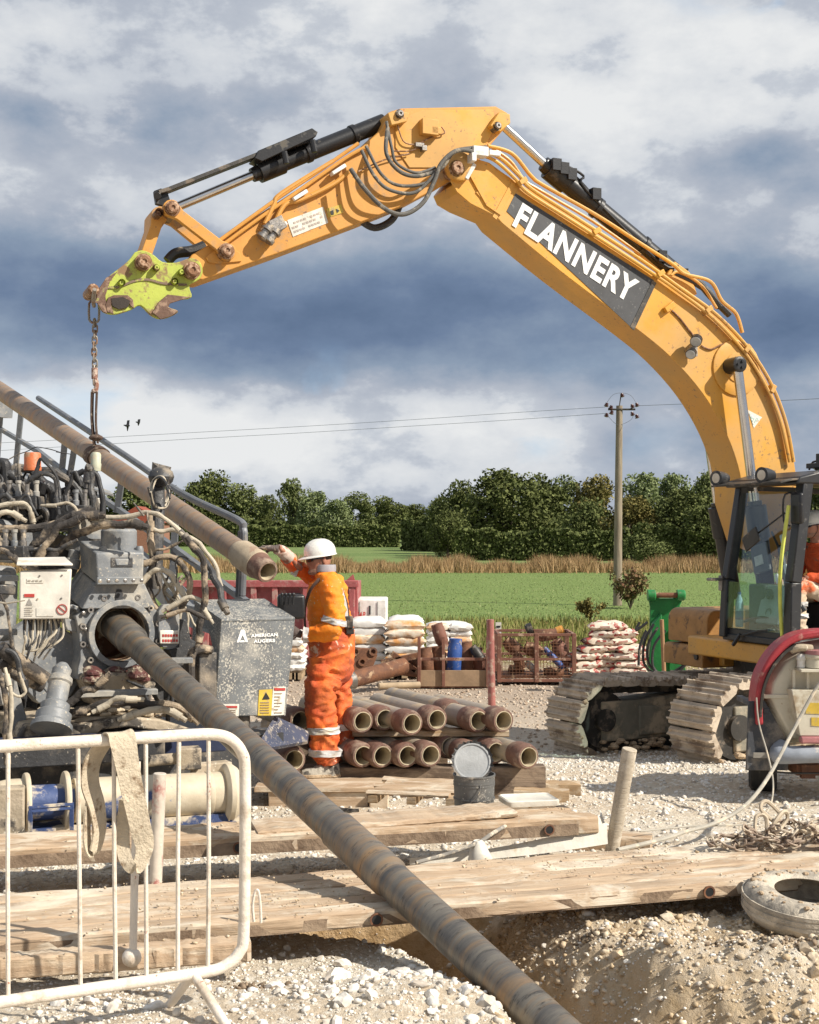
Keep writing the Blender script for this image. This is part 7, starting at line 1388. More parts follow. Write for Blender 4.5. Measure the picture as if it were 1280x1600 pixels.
b = MB(); b.strip(catmull([wp_(1187, 1120, -.12), wp_(1192, 1078, -.14), wp_(1205, 1045, -.15), wp_(1225, 1020, -.15), wp_(1243, 1008, -.15)], 5), .05, .02, (0, 1, 0)); b.build('rim_seal', m_gun, bw)
b = MB(); b.prism([wp_(1237, 1078, -.22), wp_(1500, 1082, -.22), wp_(1500, 1152, -.22), wp_(1250, 1150, -.22)], (0, .20, 0)); pb2 = b.build('control_panel', m_bow, bw, bevel=.006)
b = MB(); b.prism([wp_(x, y, -.225) for x, y in ((1262, 1098), (1300, 1099), (1300, 1116), (1259, 1115))], (0, .004, 0)); b.build('yellow_sticker', m_ysign, pb2); b = MB(); b.prism([wp_(x, y, -.225) for x, y in ((1268, 1121), (1300, 1122), (1300, 1136), (1268, 1134))], (0, .004, 0)); b.build('yellow_sticker', m_ysign, pb2)
b = MB(); b.box(wp_(1330, 1156, -.22), (.75, .07, .05)); b.build('pink_bar', mat('faded_pink', (.42, .17, .17), .6, dirt=MUD, damt=.25), bw, bevel=.012)
b = MB(); b.box(wp_(1330, 1046, -.15), (.80, .22, .02)); b.build('shelf', m_bow, bw, bevel=.003)
for px, r, h_ in ((1252, .03, .10), (1274, .075, .12), (1300, .075, .14)):
    b = MB(); b.lathe([(r, 0), (r, h_ * .6), (r * 1.15, h_ * .62), (r * 1.15, h_ * .8), (r * .8, h_)], wp_(px, 1043, -.15), (0, 0, 1), 20); b.build('filler_cap', m_white if r < .05 else m_bow, bw, bevel=.003)
b = MB(); b.ball(wp_(1252, 1028, -.15), .036, 12); b.build('ball_valve', m_white, bw); b = MB(); b.lathe([(.09, 0), (.09, .03)], wp_(1276, 1022, -.15), (0, 0, 1), 20); b.build('cap_ring', mat('faded_pink2', (.45, .2, .2), .6), bw)
for k, px in enumerate((1240, 1262)): b = MB(); b.box(wp_(px, 1062, -.14), (.02, .02, .14)); b.build('shelf_strut', m_bow, bw)
b = MB(); b.tube(catmull([wp_(1236, 1016, -.14), wp_(1250, 1012, -.17), wp_(1268, 1013, -.15)]), .028, 10); b.build('pump_handle', m_tan, bw)
m_flap = mat('grey_mudflap', (.045, .05, .06), .6, dirt=(.35, .30, .24), damt=.25, dscale=5, thr=.3)
b = MB(); b.prism([wp_(1170, 1096, -.10), wp_(1196, 1096, -.10), wp_(1232, 1160, -.06), wp_(1232, 1204, -.06), wp_(1166, 1204, -.10)], (0, .03, 0)); b.box(wp_(1176, 1100, .3), (.05, .8, .04)); b.build('mudguard', m_flap, bw, bevel=.006)
b = MB(); b.box(wp_(1190, 1180, -.115), (.12, .004, .04)); b.build('flap_plate', mat('flap_plate', (.25, .23, .2), .6), bw)
wc = P(1192, 1190, 10.15); wz_ = .50 + .29; wcn = Vector((wc.x, 10.15, wz_)); WAX = Vector((1, -.27, 0)); b = MB(); b.ring([(.19, -.09), (.27, -.105), (.30, -.085), (.305, 0), (.30, .085), (.27, .105), (.19, .09)], wcn, WAX, 40); w_o = b.build('tyre', mat('black_tyre', (.03, .029, .028), .8, dirt=(.25, .21, .16), damt=.22, dscale=5, thr=.3), bw)
b = MB()
for x in (-.05, 0, .05): b.ring([(.302, x - .004), (.307, x - .018), (.307, x + .018), (.302, x + .004)], wcn, WAX, 40)
b.build('tread', mat('tread_rubber', (.02, .02, .02), .8), w_o); b = MB(); b.lathe([(.19, -.07), (.19, .05), (.05, .07)], wcn, WAX, 24); b.build('rim', m_bow, w_o)
b = MB(); b.tube(catmull([wp_(1222, 1166, -.05), wp_(1216, 1178, -.12), wp_(1228, 1180, -.18), wp_(1290, 1178, -.2), wp_(1500, 1178, -.2)], 5), .065, 16); b.build('bumper', mat('blue_grey_tube', (.30, .33, .38), .5, dirt=MUDP, damt=.3, dscale=4), bw)
b = MB(); b.box(wp_(1340, 1198, .1), (1.0, .3, .08)); b.box(wp_(1262, 1205, -.05), (.10, .06, .10)); b.build('chassis_rail', m_rust, bw); b = MB(); b.tube(catmull([wp_(1212, 1206, -.1), wp_(1240, 1208, -.12), wp_(1300, 1208, -.12)]), .008, 6); b.build('brake_pipe', m_hose, bw)
m_line = mat('grey_hose', (.40, .37, .31), .6, dirt=(.55, .47, .36), damt=.35, dscale=7)
def gline(pts, r, m, name, label, cat='hose'):
    w = []
    for x, y, Y_ in pts: w.append(P(x, y, Y_) if Y_ else None)
    b = MB(); b.tube(catmull(w, 8), r, 8); o = b.build(name, m, loc=w[-1]); tag(o, label, cat); return o
def onG(x, y, z=.62, up=.012): q = G(x, y, z); return (x, y, q.y)
gline([(1300, 1040, 9.3), (1270, 1085, 9.3), (1235, 1150, 9.2), (1200, 1215, 8.9), (1165, 1258, 8.4), (1120, 1285, 8.15), (1070, 1300, 7.95), (1040, 1310, 7.75), (1000, 1320, 7.55), (965, 1328, 7.4)], .013, m_line, 'grey_hose', 'thick grey hose hanging from the bowser to the stones')
gline([(1182, 1090, 9.65), (1186, 1130, 9.6), (1200, 1180, 9.5), (1208, 1220, 9.3), (1205, 1255, 8.9), (1190, 1278, 8.55), (1165, 1288, 8.3), (1120, 1290, 8.2), (1070, 1292, 8.15), (1000, 1299, 8.0)], .006, m_line, 'thin_cable', 'thin cable trailing from the bowser mudguard onto the stones', 'cable')
gline([(880, 1272, 7.6), (840, 1276, 7.55), (800, 1286, 7.3), (770, 1302, 7.12), (745, 1318, 7.0), (700, 1334, 6.95), (650, 1348, 6.85)], .011, mat('blotchy_cable', (.25, .23, .2), .6, dirt=(.6, .52, .4), damt=.45, dscale=16), 'blotchy_cable', 'grey blotchy cable lying over the end of the narrow mat', 'cable')
# ---------------------------------------------------------------- rubble
def stone_mat(name, cols, dark=(.16, .12, .09)):
    m, nt, L, N, Bn = nodes_mat(name); Bn.inputs['Roughness'].default_value = .9; Bn.inputs['Specular IOR Level'].default_value = .25; g = N('ShaderNodeNewGeometry'); r = N('ShaderNodeValToRGB'); L.new(g.outputs['Random Per Island'], r.inputs[0]); e = r.color_ramp.elements; e[0].color = (*cols[0], 1); e[1].color = (*cols[-1], 1)
    for i, c in enumerate(cols[1:-1]): q = e.new((i + 1) / (len(cols) - 1)); q.color = (*c, 1)
    tc = N('ShaderNodeTexCoord'); n_ = N('ShaderNodeTexNoise'); n_.inputs['Scale'].default_value = 45; n_.inputs['Detail'].default_value = 5; L.new(tc.outputs['Object'], n_.inputs['Vector']); x = N('ShaderNodeMix', data_type='RGBA', blend_type='MULTIPLY'); mr = N('ShaderNodeMapRange'); mr.inputs[1].default_value = .3; mr.inputs[2].default_value = .7; mr.inputs[3].default_value = .72; mr.inputs[4].default_value = 1.1; L.new(n_.outputs[0], mr.inputs[0]); x.inputs[0].default_value = 1; L.new(r.outputs[0], x.inputs[6]); L.new(mr.outputs[0], x.inputs[7]); L.new(x.outputs[2], Bn.inputs['Base Color'])
    bp = N('ShaderNodeBump'); bp.inputs['Strength'].default_value = .4; bp.inputs['Distance'].default_value = .01; L.new(n_.outputs[0], bp.inputs['Height']); L.new(bp.outputs[0], Bn.inputs['Normal']); return m
m_st = stone_mat('limestone', [(.70, .65, .57), (.78, .75, .69), (.56, .49, .40), (.82, .80, .76), (.66, .59, .49), (.74, .70, .63), (.47, .41, .34), (.80, .77, .72)])
m_st2 = stone_mat('yard_stone', [(.46, .37, .28), (.56, .47, .37), (.38, .28, .20), (.62, .55, .46), (.44, .33, .25)])
m_clod = stone_mat('earth_clod', [(.54, .42, .28), (.62, .51, .37), (.48, .36, .22), (.67, .58, .45), (.42, .31, .19)])
bmz = bmesh.new(); bmesh.ops.create_icosphere(bmz, subdivisions=1, radius=1); bmz.verts.ensure_lookup_table(); ICV = np.array([v.co[:] for v in bmz.verts]); ICF = np.array([[v.index for v in f.verts] for f in bmz.faces]); bmz.free()
bmz = bmesh.new(); bmesh.ops.create_icosphere(bmz, subdivisions=2, radius=1); bmz.verts.ensure_lookup_table(); ICV2 = np.array([v.co[:] for v in bmz.verts]); ICF2 = np.array([[v.index for v in f.verts] for f in bmz.faces]); bmz.free()
def stones(name, pts, rad, m, label, hi=False, flat=.7, jag=.22, sink=.25):
    V0, F0 = (ICV2, ICF2) if hi else (ICV, ICF); n = len(pts); k = len(V0)
    nv = 24; vs = []
    for i in range(nv):
        off = rng.uniform(0, 50, 3); s_ = np.array([1 + jag * 2.2 * mn.noise(Vector(v * 1.1 + off)) + jag * mn.noise(Vector(v * 2.7 + off)) for v in V0]); w = V0 * s_[:, None]
        for _ in range(5): d_ = rng.normal(size=3); d_ /= np.linalg.norm(d_); h_ = w @ d_; c_ = rng.uniform(.55, .85); w = w - np.outer(np.maximum(h_ - c_, 0), d_)
        vs.append(w)
    vs = np.array(vs); idx = rng.integers(0, nv, n); W = vs[idx] * np.stack([rng.uniform(.8, 1.35, n), rng.uniform(.7, 1.1, n), rng.uniform(flat * .8, flat * 1.2, n)], 1)[:, None, :]
    a = rng.uniform(0, 6.283, n); t = rng.normal(0, .35, n); c, s_ = np.cos(a), np.sin(a); ct, st = np.cos(t), np.sin(t)
    y = W[:, :, 1] * ct[:, None] - W[:, :, 2] * st[:, None]; z = W[:, :, 1] * st[:, None] + W[:, :, 2] * ct[:, None]; x = W[:, :, 0]
    Xr = x * c[:, None] - y * s_[:, None]; Yr_ = x * s_[:, None] + y * c[:, None]; V = np.stack([Xr, Yr_, z], 2) * rad[:, None, None] + pts[:, None, :]; V[:, :, 2] += (rad * (flat * .9 - sink))[:, None] * .5
    V = V.reshape(-1, 3); Fc = (F0[None] + (np.arange(n) * k)[:, None, None]).reshape(-1, 3)
    me = bpy.data.meshes.new(name); me.vertices.add(len(V)); me.vertices.foreach_set('co', V.ravel()); me.loops.add(Fc.size); me.loops.foreach_set('vertex_index', Fc.ravel()); me.polygons.add(len(Fc)); me.polygons.foreach_set('loop_start', np.arange(0, Fc.size, 3)); me.update()
    if hi: me.polygons.foreach_set('use_smooth', [True] * len(Fc)); me.set_sharp_from_angle(angle=R(28))
    me.materials.append(m); o = bpy.data.objects.new(name, me); col.objects.link(o); tag(o, label, None, None, 'stuff'); return o
def scatter(n, x0, x1, y0, y1, fn=None, wedge=True):
    y = rng.uniform(y0, y1, n); x = rng.uniform(x0, x1, n)
    k = np.abs(x) < y * .345 + .35 if wedge else np.ones(n, bool); x, y = x[k], y[k]
    if fn is not None: k = np.array([rng.random() < fn(a, b_) for a, b_ in zip(x, y)]); x, y = x[k], y[k]
    return np.array([(a, b_, gz(a, b_)) for a, b_ in zip(x, y)])
pt_d = lambda x, y: float(pit(np.asarray(x), np.asarray(y)))
clump = lambda x, y, s=2.2, o=0: .5 + .9 * mn.noise((x * s, y * s, o))
p = scatter(34000, -2.6, 5.2, 4.4, 14.5, lambda x, y: (1 - pt_d(x, y)) * (.2 + .75 * clump(x, y)) * (1 if y > 7 else (.55 + .5 * clump(x, y, 1.3, 6)) if x < 1.2 else .5)); stones('gravel', p, np.exp(rng.normal(-4.45, .42, len(p))).clip(.005, .026), m_st, 'pale limestone gravel over the near yard')
p = scatter(30000, -2.4, 3.2, 4.4, 7.6, lambda x, y: (.35 + .65 * (1 - pt_d(x, y))) * (.2 + clump(x, y, 3.1, 4))); stones('grit', p, rng.uniform(.003, .009, len(p)), m_st, 'fine stone grit around the trench')
p = scatter(1500, -1.6, .75, 4.5, 6.0, lambda x, y: (1 - pt_d(x, y)) * (.03 + .80 * math.exp(-(((x - .02) / .36) ** 2 + ((y - 5.2) / .33) ** 2)) + .12 * math.exp(-((y - 4.9) / .25) ** 2)), True); stones('large_stones', p, np.exp(rng.normal(-3.95, .36, len(p))).clip(.01, .046), m_st, 'big pale broken stones heaped on the trench edge', hi=True)
p = scatter(1500, -2.5, 4.6, 5.5, 12.5, lambda x, y: (1 - pt_d(x, y)) * .35 * clump(x, y, 1.4, 9)); stones('large_stones', p, np.exp(rng.normal(-3.6, .3, len(p))).clip(.015, .055), m_st, 'scattered larger pale stones over the yard', hi=True)
p = scatter(9000, .3, 2.9, 4.3, 6.9, lambda x, y: (.25 + .75 * clump(x, y, 2.6, 2)) * (1 if pt_d(x, y) < .93 else .25)); stones('earth_clods', p, np.exp(rng.normal(-4.7, .5, len(p))).clip(.004, .025), m_clod, 'tan earth clods over the right side of the trench')
p = scatter(160, .5, 2.9, 4.6, 6.6, lambda x, y: clump(x, y, 2, 12) * .8); stones('earth_lumps', p, rng.uniform(.02, .045, len(p)), m_clod, 'large tan lumps of earth right of the trench', hi=True, jag=.34, sink=.5)
p = scatter(16000, -6, 9, 14.0, 28.5, lambda x, y: .35 + .65 * clump(x, y, .8, 3)); stones('yard_gravel', p, rng.uniform(.010, .035, len(p)), m_st2, 'brown gravel over the far yard')
m_dkc = stone_mat('dark_debris', [(.12, .09, .06), (.22, .16, .11), (.34, .26, .18)])
p = np.array([(x + rng.normal(0, .05 * s_), y + rng.normal(0, .03 * s_), 0) for x, y, s_, n_ in ((1.02, 5.98, 1.6, 60), (1.35, 5.62, 1.6, 50), (1.60, 5.55, 1.8, 70), (-.63, 5.36, 1.2, 60), (.80, 6.02, 1, 30), (1.75, 5.75, 1.4, 40)) for _ in range(n_)]); p[:, 2] = [gz(a, b_) for a, b_ in p[:, :2]]
stones('dark_debris', p, rng.uniform(.004, .018, len(p)), m_dkc, 'dark rotten debris scattered by the tyre and barrier', jag=.4)

# mud crumbs and chips lying on the mats
cr = []
for (o, ang, L_, w_, z, n_) in ((Vector((-1.80, 5.30)), A16, 4.0, .76, .805, 1500), (Vector((-2.35, 6.50)), R(14), 3.45, .46, .87, 700), (Vector((-1.66, 5.19)), R(13), 1.0, .1, .778, 60)):
    for _ in range(n_):
        u = rng.uniform(0, L_); v = rng.uniform(0, w_)
        if mn.noise((u * 1.7, v * 3, z * 9)) < .02 and rng.random() < .85: continue
        cr.append((o.x + math.cos(ang) * u - math.sin(ang) * v, o.y + math.sin(ang) * u + math.cos(ang) * v, z))
cr = np.array(cr); stones('mud_crumbs', cr, np.exp(rng.normal(-5.6, .5, len(cr))).clip(.0015, .012), m_clod, 'crumbs of dried mud and grit lying on the timber mats')
# ---------------------------------------------------------------- people
m_skin = mat('tanned_skin', (.42, .20, .13), .5, c2=(.34, .14, .09), scale=20, bump=.1, bscale=60)
m_hiv = mat('hi_vis_orange', (.90, .20, .006), .75, c2=(.90, .27, .008), dirt=(.60, .26, .07), damt=.18, dscale=9, thr=.3, bump=.5, bscale=16, speck=(.75, .6, .35), samt=.25, sscale=40)
m_dung = mat('hi_vis_trousers', (.78, .12, .03), .75, c2=(.82, .20, .03), dirt=(.16, .045, .03), damt=.44, dscale=3.4, thr=.26, bump=.6, bscale=14, speck=(.70, .55, .42), samt=.34, sscale=10)
m_silver = mat('reflective_band', (.62, .61, .60), .4, dirt=(.60, .53, .42), damt=.35, dscale=12, bump=.2)
m_boot = mat('muddy_boot', (.46, .42, .35), .85, dirt=(.10, .09, .08), damt=.42, dscale=14, bump=.6, bscale=40)
m_helm = mat('white_helmet', (.74, .73, .68), .4, dirt=(.5, .44, .34), damt=.15, dscale=14)
m_glove = mat('dirty_glove', (.12, .09, .08), .8, dirt=(.45, .36, .28), damt=.32, dscale=20, bump=.5, bscale=60)
m_harn = mat('brown_harness', (.07, .035, .025), .7, dirt=(.25, .18, .12), damt=.2, dscale=20)
m_lens = mat('dark_lens', (.012, .012, .014), .12, bump=0)
def wr(p, amp=.012, s=9): return Vector((mn.noise(p * s), mn.noise(p * s + Vector((9, 0, 0))), mn.noise(p * s + Vector((0, 9, 0))))) * amp
def body_loft(b, secs, n=40, amp=.012, s=9, fwd=Vector((-1, 0, 0))):      # secs: centre, half front-back, half side; refined along the path
    side = Vector((0, 0, 1)).cross(fwd).normalized(); cs = catmull([c for c, f, w in secs], 12); k = len(cs) - 1; rings = []
    for i, c in enumerate(cs):
        t = i / k * (len(secs) - 1); j = min(int(t), len(secs) - 2); u = t - j; u = u * u * (3 - 2 * u); f = secs[j][1] * (1 - u) + secs[j + 1][1] * u; w = secs[j][2] * (1 - u) + secs[j + 1][2] * u
        d = (cs[min(i + 1, k)] - cs[max(i - 1, 0)]).normalized(); fa = (fwd - d * fwd.dot(d)); fa = fa.normalized() if fa.length > .3 else Vector((0, 0, 1)); sa = d.cross(fa).normalized(); r = []
        for m_ in range(n):
            a = 2 * math.pi * m_ / n; p = c + fa * f * math.cos(a) + sa * w * math.sin(a); rd = (p - c).normalized(); q_ = Vector((p.x * 5, p.y * 5, p.z * 15)) + wr(p, 1.2, 5); fo_ = .5 - abs(mn.noise(q_)) * 2.2; fo2 = .5 - abs(mn.noise(q_ * 2.1)) * 2; r.append(p + wr(p, amp * .6, s) + rd * amp * (1.1 * fo_ + .5 * fo2 - .3))
        rings.append(r)
    b.loft(rings)
def skin_graph(name, nodes, edges, m, parent, sub=2):
    names = list(nodes); me = bpy.data.meshes.new(name); off = world_loc(parent); me.from_pydata([tuple(Vector(nodes[k][0]) - off) for k in names], [(names.index(a), names.index(b_)) for a, b_ in edges], [])
    o = bpy.data.objects.new(name, me); col.objects.link(o); o.parent = parent; me.materials.append(m); sk_ = o.modifiers.new('skin', 'SKIN'); sk_.use_smooth_shade = True
    for i, k in enumerate(names): me.skin_vertices[0].data[i].radius = (nodes[k][1],) * 2; me.skin_vertices[0].data[i].use_root = (i == 0)
    s_ = o.modifiers.new('sub', 'SUBSURF'); s_.levels = s_.render_levels = sub; return o
def hand(b, wrist, dirv, palm_n, size=.19, curl=.5, thumb_side=1, spread=.12):
    """palm, four jointed fingers and a thumb; dirv: to the fingertips, palm_n: out of the palm"""
    d = dirv.normalized(); n_ = (palm_n - d * palm_n.dot(d)).normalized(); s_ = d.cross(n_) * thumb_side; k = size / .19
    rings = []
    for t, w, h in ((-.01, .026, .022), (.02, .032, .022), (.055, .041, .020), (.09, .043, .017), (.102, .040, .014)):
        c = wrist + d * t * k + n_ * (.004 * curl); rings.append([c + s_ * w * k * math.cos(a) + n_ * h * k * math.sin(a) for a in [2 * math.pi * q / 12 for q in range(12)]])
    b.loft(rings)
    for i, (off, ln) in enumerate(((.030, .072), (.010, .080), (-.011, .075), (-.031, .058))):
        p = wrist + d * .095 * k + s_ * off * k; a = 0; pts = [p]; dd = (d + s_ * spread * (1.2 - i * .8)).normalized()
        for seg in (.42, .32, .26): a += curl * (1 + .12 * i) * .8; p = p + (dd * math.cos(a) + n_ * math.sin(a)) * ln * seg * 1.15 * k; pts.append(p)
        c_ = catmull(pts, 3); b.tube(c_, [.0098 * k * (1 - .30 * q / (len(c_) - 1)) for q in range(len(c_))], 8); b.ball(c_[-1], .0070 * k, 8)
    p = wrist + d * .03 * k + s_ * .030 * k; pts = [p, p + (s_ * .7 + d * .6 + n_ * .2).normalized() * .036 * k, p + (s_ * .55 + d * .8 + n_ * .45).normalized() * .066 * k, p + (s_ * .35 + d * .85 + n_ * .7).normalized() * .092 * k]
    c_ = catmull(pts, 3); b.tube(c_, [.0125 * k * (1 - .32 * q / (len(c_) - 1)) for q in range(len(c_))], 8); b.ball(c_[-1], .0088 * k, 8)
def head(parent, c, fwd, s=1.0, tiltdown=.15, hair=(.08, .05, .035), stub=True):
    """c: centre of the skull"""
    fwd = fwd.normalized(); up = Vector((0, 0, 1)); rt = fwd.cross(up).normalized(); M3 = Matrix((fwd, rt, up)).transposed() @ Matrix.Rotation(tiltdown, 3, 'Y')
    pt3 = lambda x, y, z: c + M3 @ (Vector((x, y, z)) * s)
    b = MB(); n = 28; rings = []
    prof = [(-.128, .030, .032, -.030), (-.118, .052, .046, -.036), (-.100, .066, .055, -.032), (-.075, .076, .063, -.022), (-.045, .086, .069, -.010), (-.010, .093, .073, -.004), (.030, .099, .076, .004), (.065, .096, .073, .008), (.095, .078, .060, .010), (.115, .045, .035, .010), (.122, .010, .008, .010)]
    for z, fx, wy, ox in prof:
        r = []
        for k in range(n):
            a = 2 * math.pi * k / n; x = math.cos(a) * fx; y = math.sin(a) * wy
            if math.cos(a) > 0: 
                x *= 1.0; y *= 1 - .10 * math.cos(a) ** 2
                g = math.exp(-(y / .016) ** 2)
                x += g * .026 * math.exp(-((z + .030) / .018) ** 2) + g * .014 * math.exp(-((z + .005) / .02) ** 2)               # nose
                x += math.exp(-(y / .028) ** 2) * (.008 * math.exp(-((z + .064) / .008) ** 2) + .006 * math.exp(-((z + .077) / .008) ** 2) + .010 * math.exp(-((z + .108) / .014) ** 2))    # lips, chin
                x -= .010 * math.exp(-((abs(y) - .032) / .014) ** 2 - ((z - .004) / .012) ** 2); x += .006 * math.exp(-((z - .026) / .010) ** 2) * math.exp(-(y / .05) ** 2)
            r.append(pt3(-ox * .0 + x - ox * .5 * -1 * 0 + (.018 if z < -.09 else 0) * 1 + (-ox * .6), y, z))
        rings.append(r)
    # finer rings
    fine = []
    for i in range(len(rings) - 1):
        for q in range(3):
            t = q / 3; fine.append([rings[i][k].lerp(rings[i + 1][k], t) for k in range(n)])
    fine.append(rings[-1]); b.loft(fine)
    b.tube([pt3(-.02, 0, -.07), pt3(-.03, 0, -.13), pt3(-.04, 0, -.20)], [.052 * s, .056 * s, .066 * s], 16)
    for sy_ in (-1, 1): b.ball(pt3(-.012, .076 * sy_, -.012), .030 * s, 10, (.55, .25, 1.0), M3)
    b.ball(pt3(.098, 0, -.040), .013 * s, 8, (1, 1, .8))
    h_ = b.build('head', m_skin, parent, smooth=60)
    b = MB()
    for sy_ in (-1, 1): b.ball(pt3(.080, .031 * sy_, .004), .012 * s, 8); 
    b.build('eye', m_lett, h_)
    b = MB()
    pts = [pt3(-.015, -.080, .006), pt3(.05, -.075, .006), pt3(.088, -.055, .004), pt3(.106, -.028, .002), pt3(.104, 0, .008), pt3(.106, .028, .002), pt3(.088, .055, .004), pt3(.05, .075, .006), pt3(-.015, .080, .006)]
    b.strip(catmull(pts, 4), [.010 * s if (i < 7 or i > 25) else .034 * s for i in range(33)], .004, up); b.build('sunglasses', m_lens, h_)
    # stubble and short hair
    b = MB(); rg = []
    for i in (1, 2, 3): rg.append([p + (p - pt3(0, 0, -.07)).normalized() * .0015 for p in rings[i]])
    m_st_ = mat('grey_stubble', (.25, .15, .11), .8, c2=(.33, .18, .12), scale=60)
    if stub: b.loft(rg, caps=False); b.build('beard_stubble', m_st_, h_)
    b = MB(); rg = []
    for (z, fx, wy, ox) in prof[5:9]:
        rg.append([pt3((math.cos(a) * fx - ox * .6) * 1.03, math.sin(a) * wy * 1.04, z) for a in [math.pi * .55 + math.pi * .9 * k / 14 for k in range(15)]])
    b.loft(rg, caps=False, closed=False); b.build('hair', mat('short_hair', hair, .9, bump=.5, bscale=80), h_)
    # helmet
    b = MB(); rg = []
    hp = [(.010, 1.0), (.030, 1.0), (.055, .975), (.080, .90), (.103, .78), (.122, .60), (.136, .38), (.142, .16), (.143, .02)]
    for z, k_ in hp:
        rg.append([pt3(-.005 + math.cos(a) * .132 * k_, math.sin(a) * .108 * k_, z + .018 + (.006 * k_ if abs(math.sin(a)) < .25 else 0)) for a in [2 * math.pi * q / 36 for q in range(36)]])
    b.loft(rg); rim_ = []
    for o_, z in ((1.0, .030), (1.045, .024), (1.045, .019), (.98, .022)):
        rim_.append([pt3(-.005 + math.cos(a) * .132 * o_ + (.050 * (o_ > 1) * max(0, math.cos(a)) ** 2.5), math.sin(a) * .108 * o_, z - .014 * (o_ > 1) * max(0, math.cos(a)) ** 2 + .006 * max(0, -math.cos(a)) ) for a in [2 * math.pi * q / 36 for q in range(36)]])
    b.loft(rim_, caps=False); hm = b.build('safety_helmet', m_helm, h_, smooth=50)
    b = MB()
    for q in range(6):
        for sy_ in (-1, 1): b.box(pt3(-.045 + q * .018, sy_ * (.082 - abs(q - 2.5) * .003), .112 - abs(q - 2.5) * .002), (.009, .006, .012), M3)
    b.build('vent_slots', m_greyd, hm)
    b = MB(); b.tube(catmull([pt3(.02, -.074, .03), pt3(.012, -.078, -.05), pt3(.05, -.05, -.115), pt3(.055, 0, -.128)], 4), .003, 6); b.build('chin_strap', m_harn, hm)
    return h_
# --- standing worker
WY = 10.0; W_ = lambda x, y, o=0: P(x, y, WY) + Vector((0, o, 0)); px_m = F / WY
wk = thing('person', 'standing worker in muddy orange hi-vis and white helmet steadying the pipe', 'person', Vector((-.60, 10.0, .645)))
gl_w = P(432, 857, 9.68); top_p = u1 + Vector((0, 0, .10))
nodes = {'pelvis': (W_(517, 1010), .12), 'spine': (W_(514, 960), .12), 'chest': (W_(511, 918), .13), 'neck': (W_(509, 896), .055), 'headb': (W_(503, 880), .07),
         'shl': (W_(517, 913, -.17), .06), 'ell': (W_(524, 972, -.24), .045), 'wrl': (W_(478, 988, -.20), .032), 'shr': (W_(504, 908, .17), .05), 'elr': (W_(473, 894, .10), .028), 'wrr': (gl_w + Vector((.03, 0, -.0)), .020),
         'hil': (W_(511, 1030, -.09), .09), 'knl': (W_(503, 1105, -.10), .06), 'anl': (W_(512, 1190, -.11), .04), 'tol': (W_(488, 1203, -.12), .03), 'hir': (W_(520, 1030, .09), .09), 'knr': (W_(527, 1105, .10), .06), 'anr': (W_(536, 1188, .10), .04), 'tor': (W_(520, 1202, .10), .03)}
skin_graph('body', nodes, [('pelvis', 'spine'), ('spine', 'chest'), ('chest', 'neck'), ('neck', 'headb'), ('chest', 'shl'), ('shl', 'ell'), ('ell', 'wrl'), ('chest', 'shr'), ('shr', 'elr'), ('elr', 'wrr'), ('pelvis', 'hil'), ('hil', 'knl'), ('knl', 'anl'), ('anl', 'tol'), ('pelvis', 'hir'), ('hir', 'knr'), ('knr', 'anr'), ('anr', 'tor')], m_skin, wk)
hw = lambda p_: p_ / px_m
b = MB()
body_loft(b, [(W_(517, 1000), hw(33), .19), (W_(516, 975), hw(33), .185), (W_(513, 950), hw(33), .19), (W_(512, 925), hw(32), .205), (W_(511, 908), hw(27), .20), (W_(509, 899), hw(18), .13), (W_(508, 893), hw(14), .075)], amp=.014)
body_loft(b, [(W_(514, 905, -.12), .085, .08), (W_(520, 920, -.19), .092, .085), (W_(525, 945, -.23), .085, .075), (W_(527, 965, -.25), .085, .075), (W_(526, 976, -.26), .07, .07)], 36, .014, 11)
body_loft(b, [(W_(533, 972, -.26), .05, .06), (W_(522, 980, -.26), .085, .08), (W_(505, 986, -.25), .07, .07), (W_(490, 989, -.23), .06, .06), (W_(478, 989, -.22), .048, .05)], 36, .012, 11, Vector((0, 0, 1)))
jk = b.build('jacket', m_hiv, wk, smooth=60)
b = MB(); body_loft(b, [(W_(508, 906, .12), .08, .08), (W_(497, 905, .17), .078, .075), (W_(486, 902, .15), .066, .066), (W_(472, 894, .10), .064, .064), (W_(458, 881, .02), .058, .058), (P(446, 868, 9.80), .050, .050)], 36, .013, 12, Vector((0, 0, 1))); b.build('raised_sleeve', mat('hi_vis_sleeve', (.85, .17, .01), .75, c2=(.8, .10, .02), dirt=(.5, .3, .2), damt=.3, dscale=9, bump=.4, bscale=16), jk, smooth=60)
b = MB(); body_loft(b, [(P(452, 872, 9.82), .052, .052), (P(442, 863, 9.76), .047, .047), (P(433, 858, 9.70), .038, .038)], 16, .006, 12, Vector((0, 0, 1))); b.build('cuff', mat('muddied_cuff', (.55, .45, .38), .8, dirt=(.3, .12, .08), damt=.4, dscale=16), jk, smooth=60)
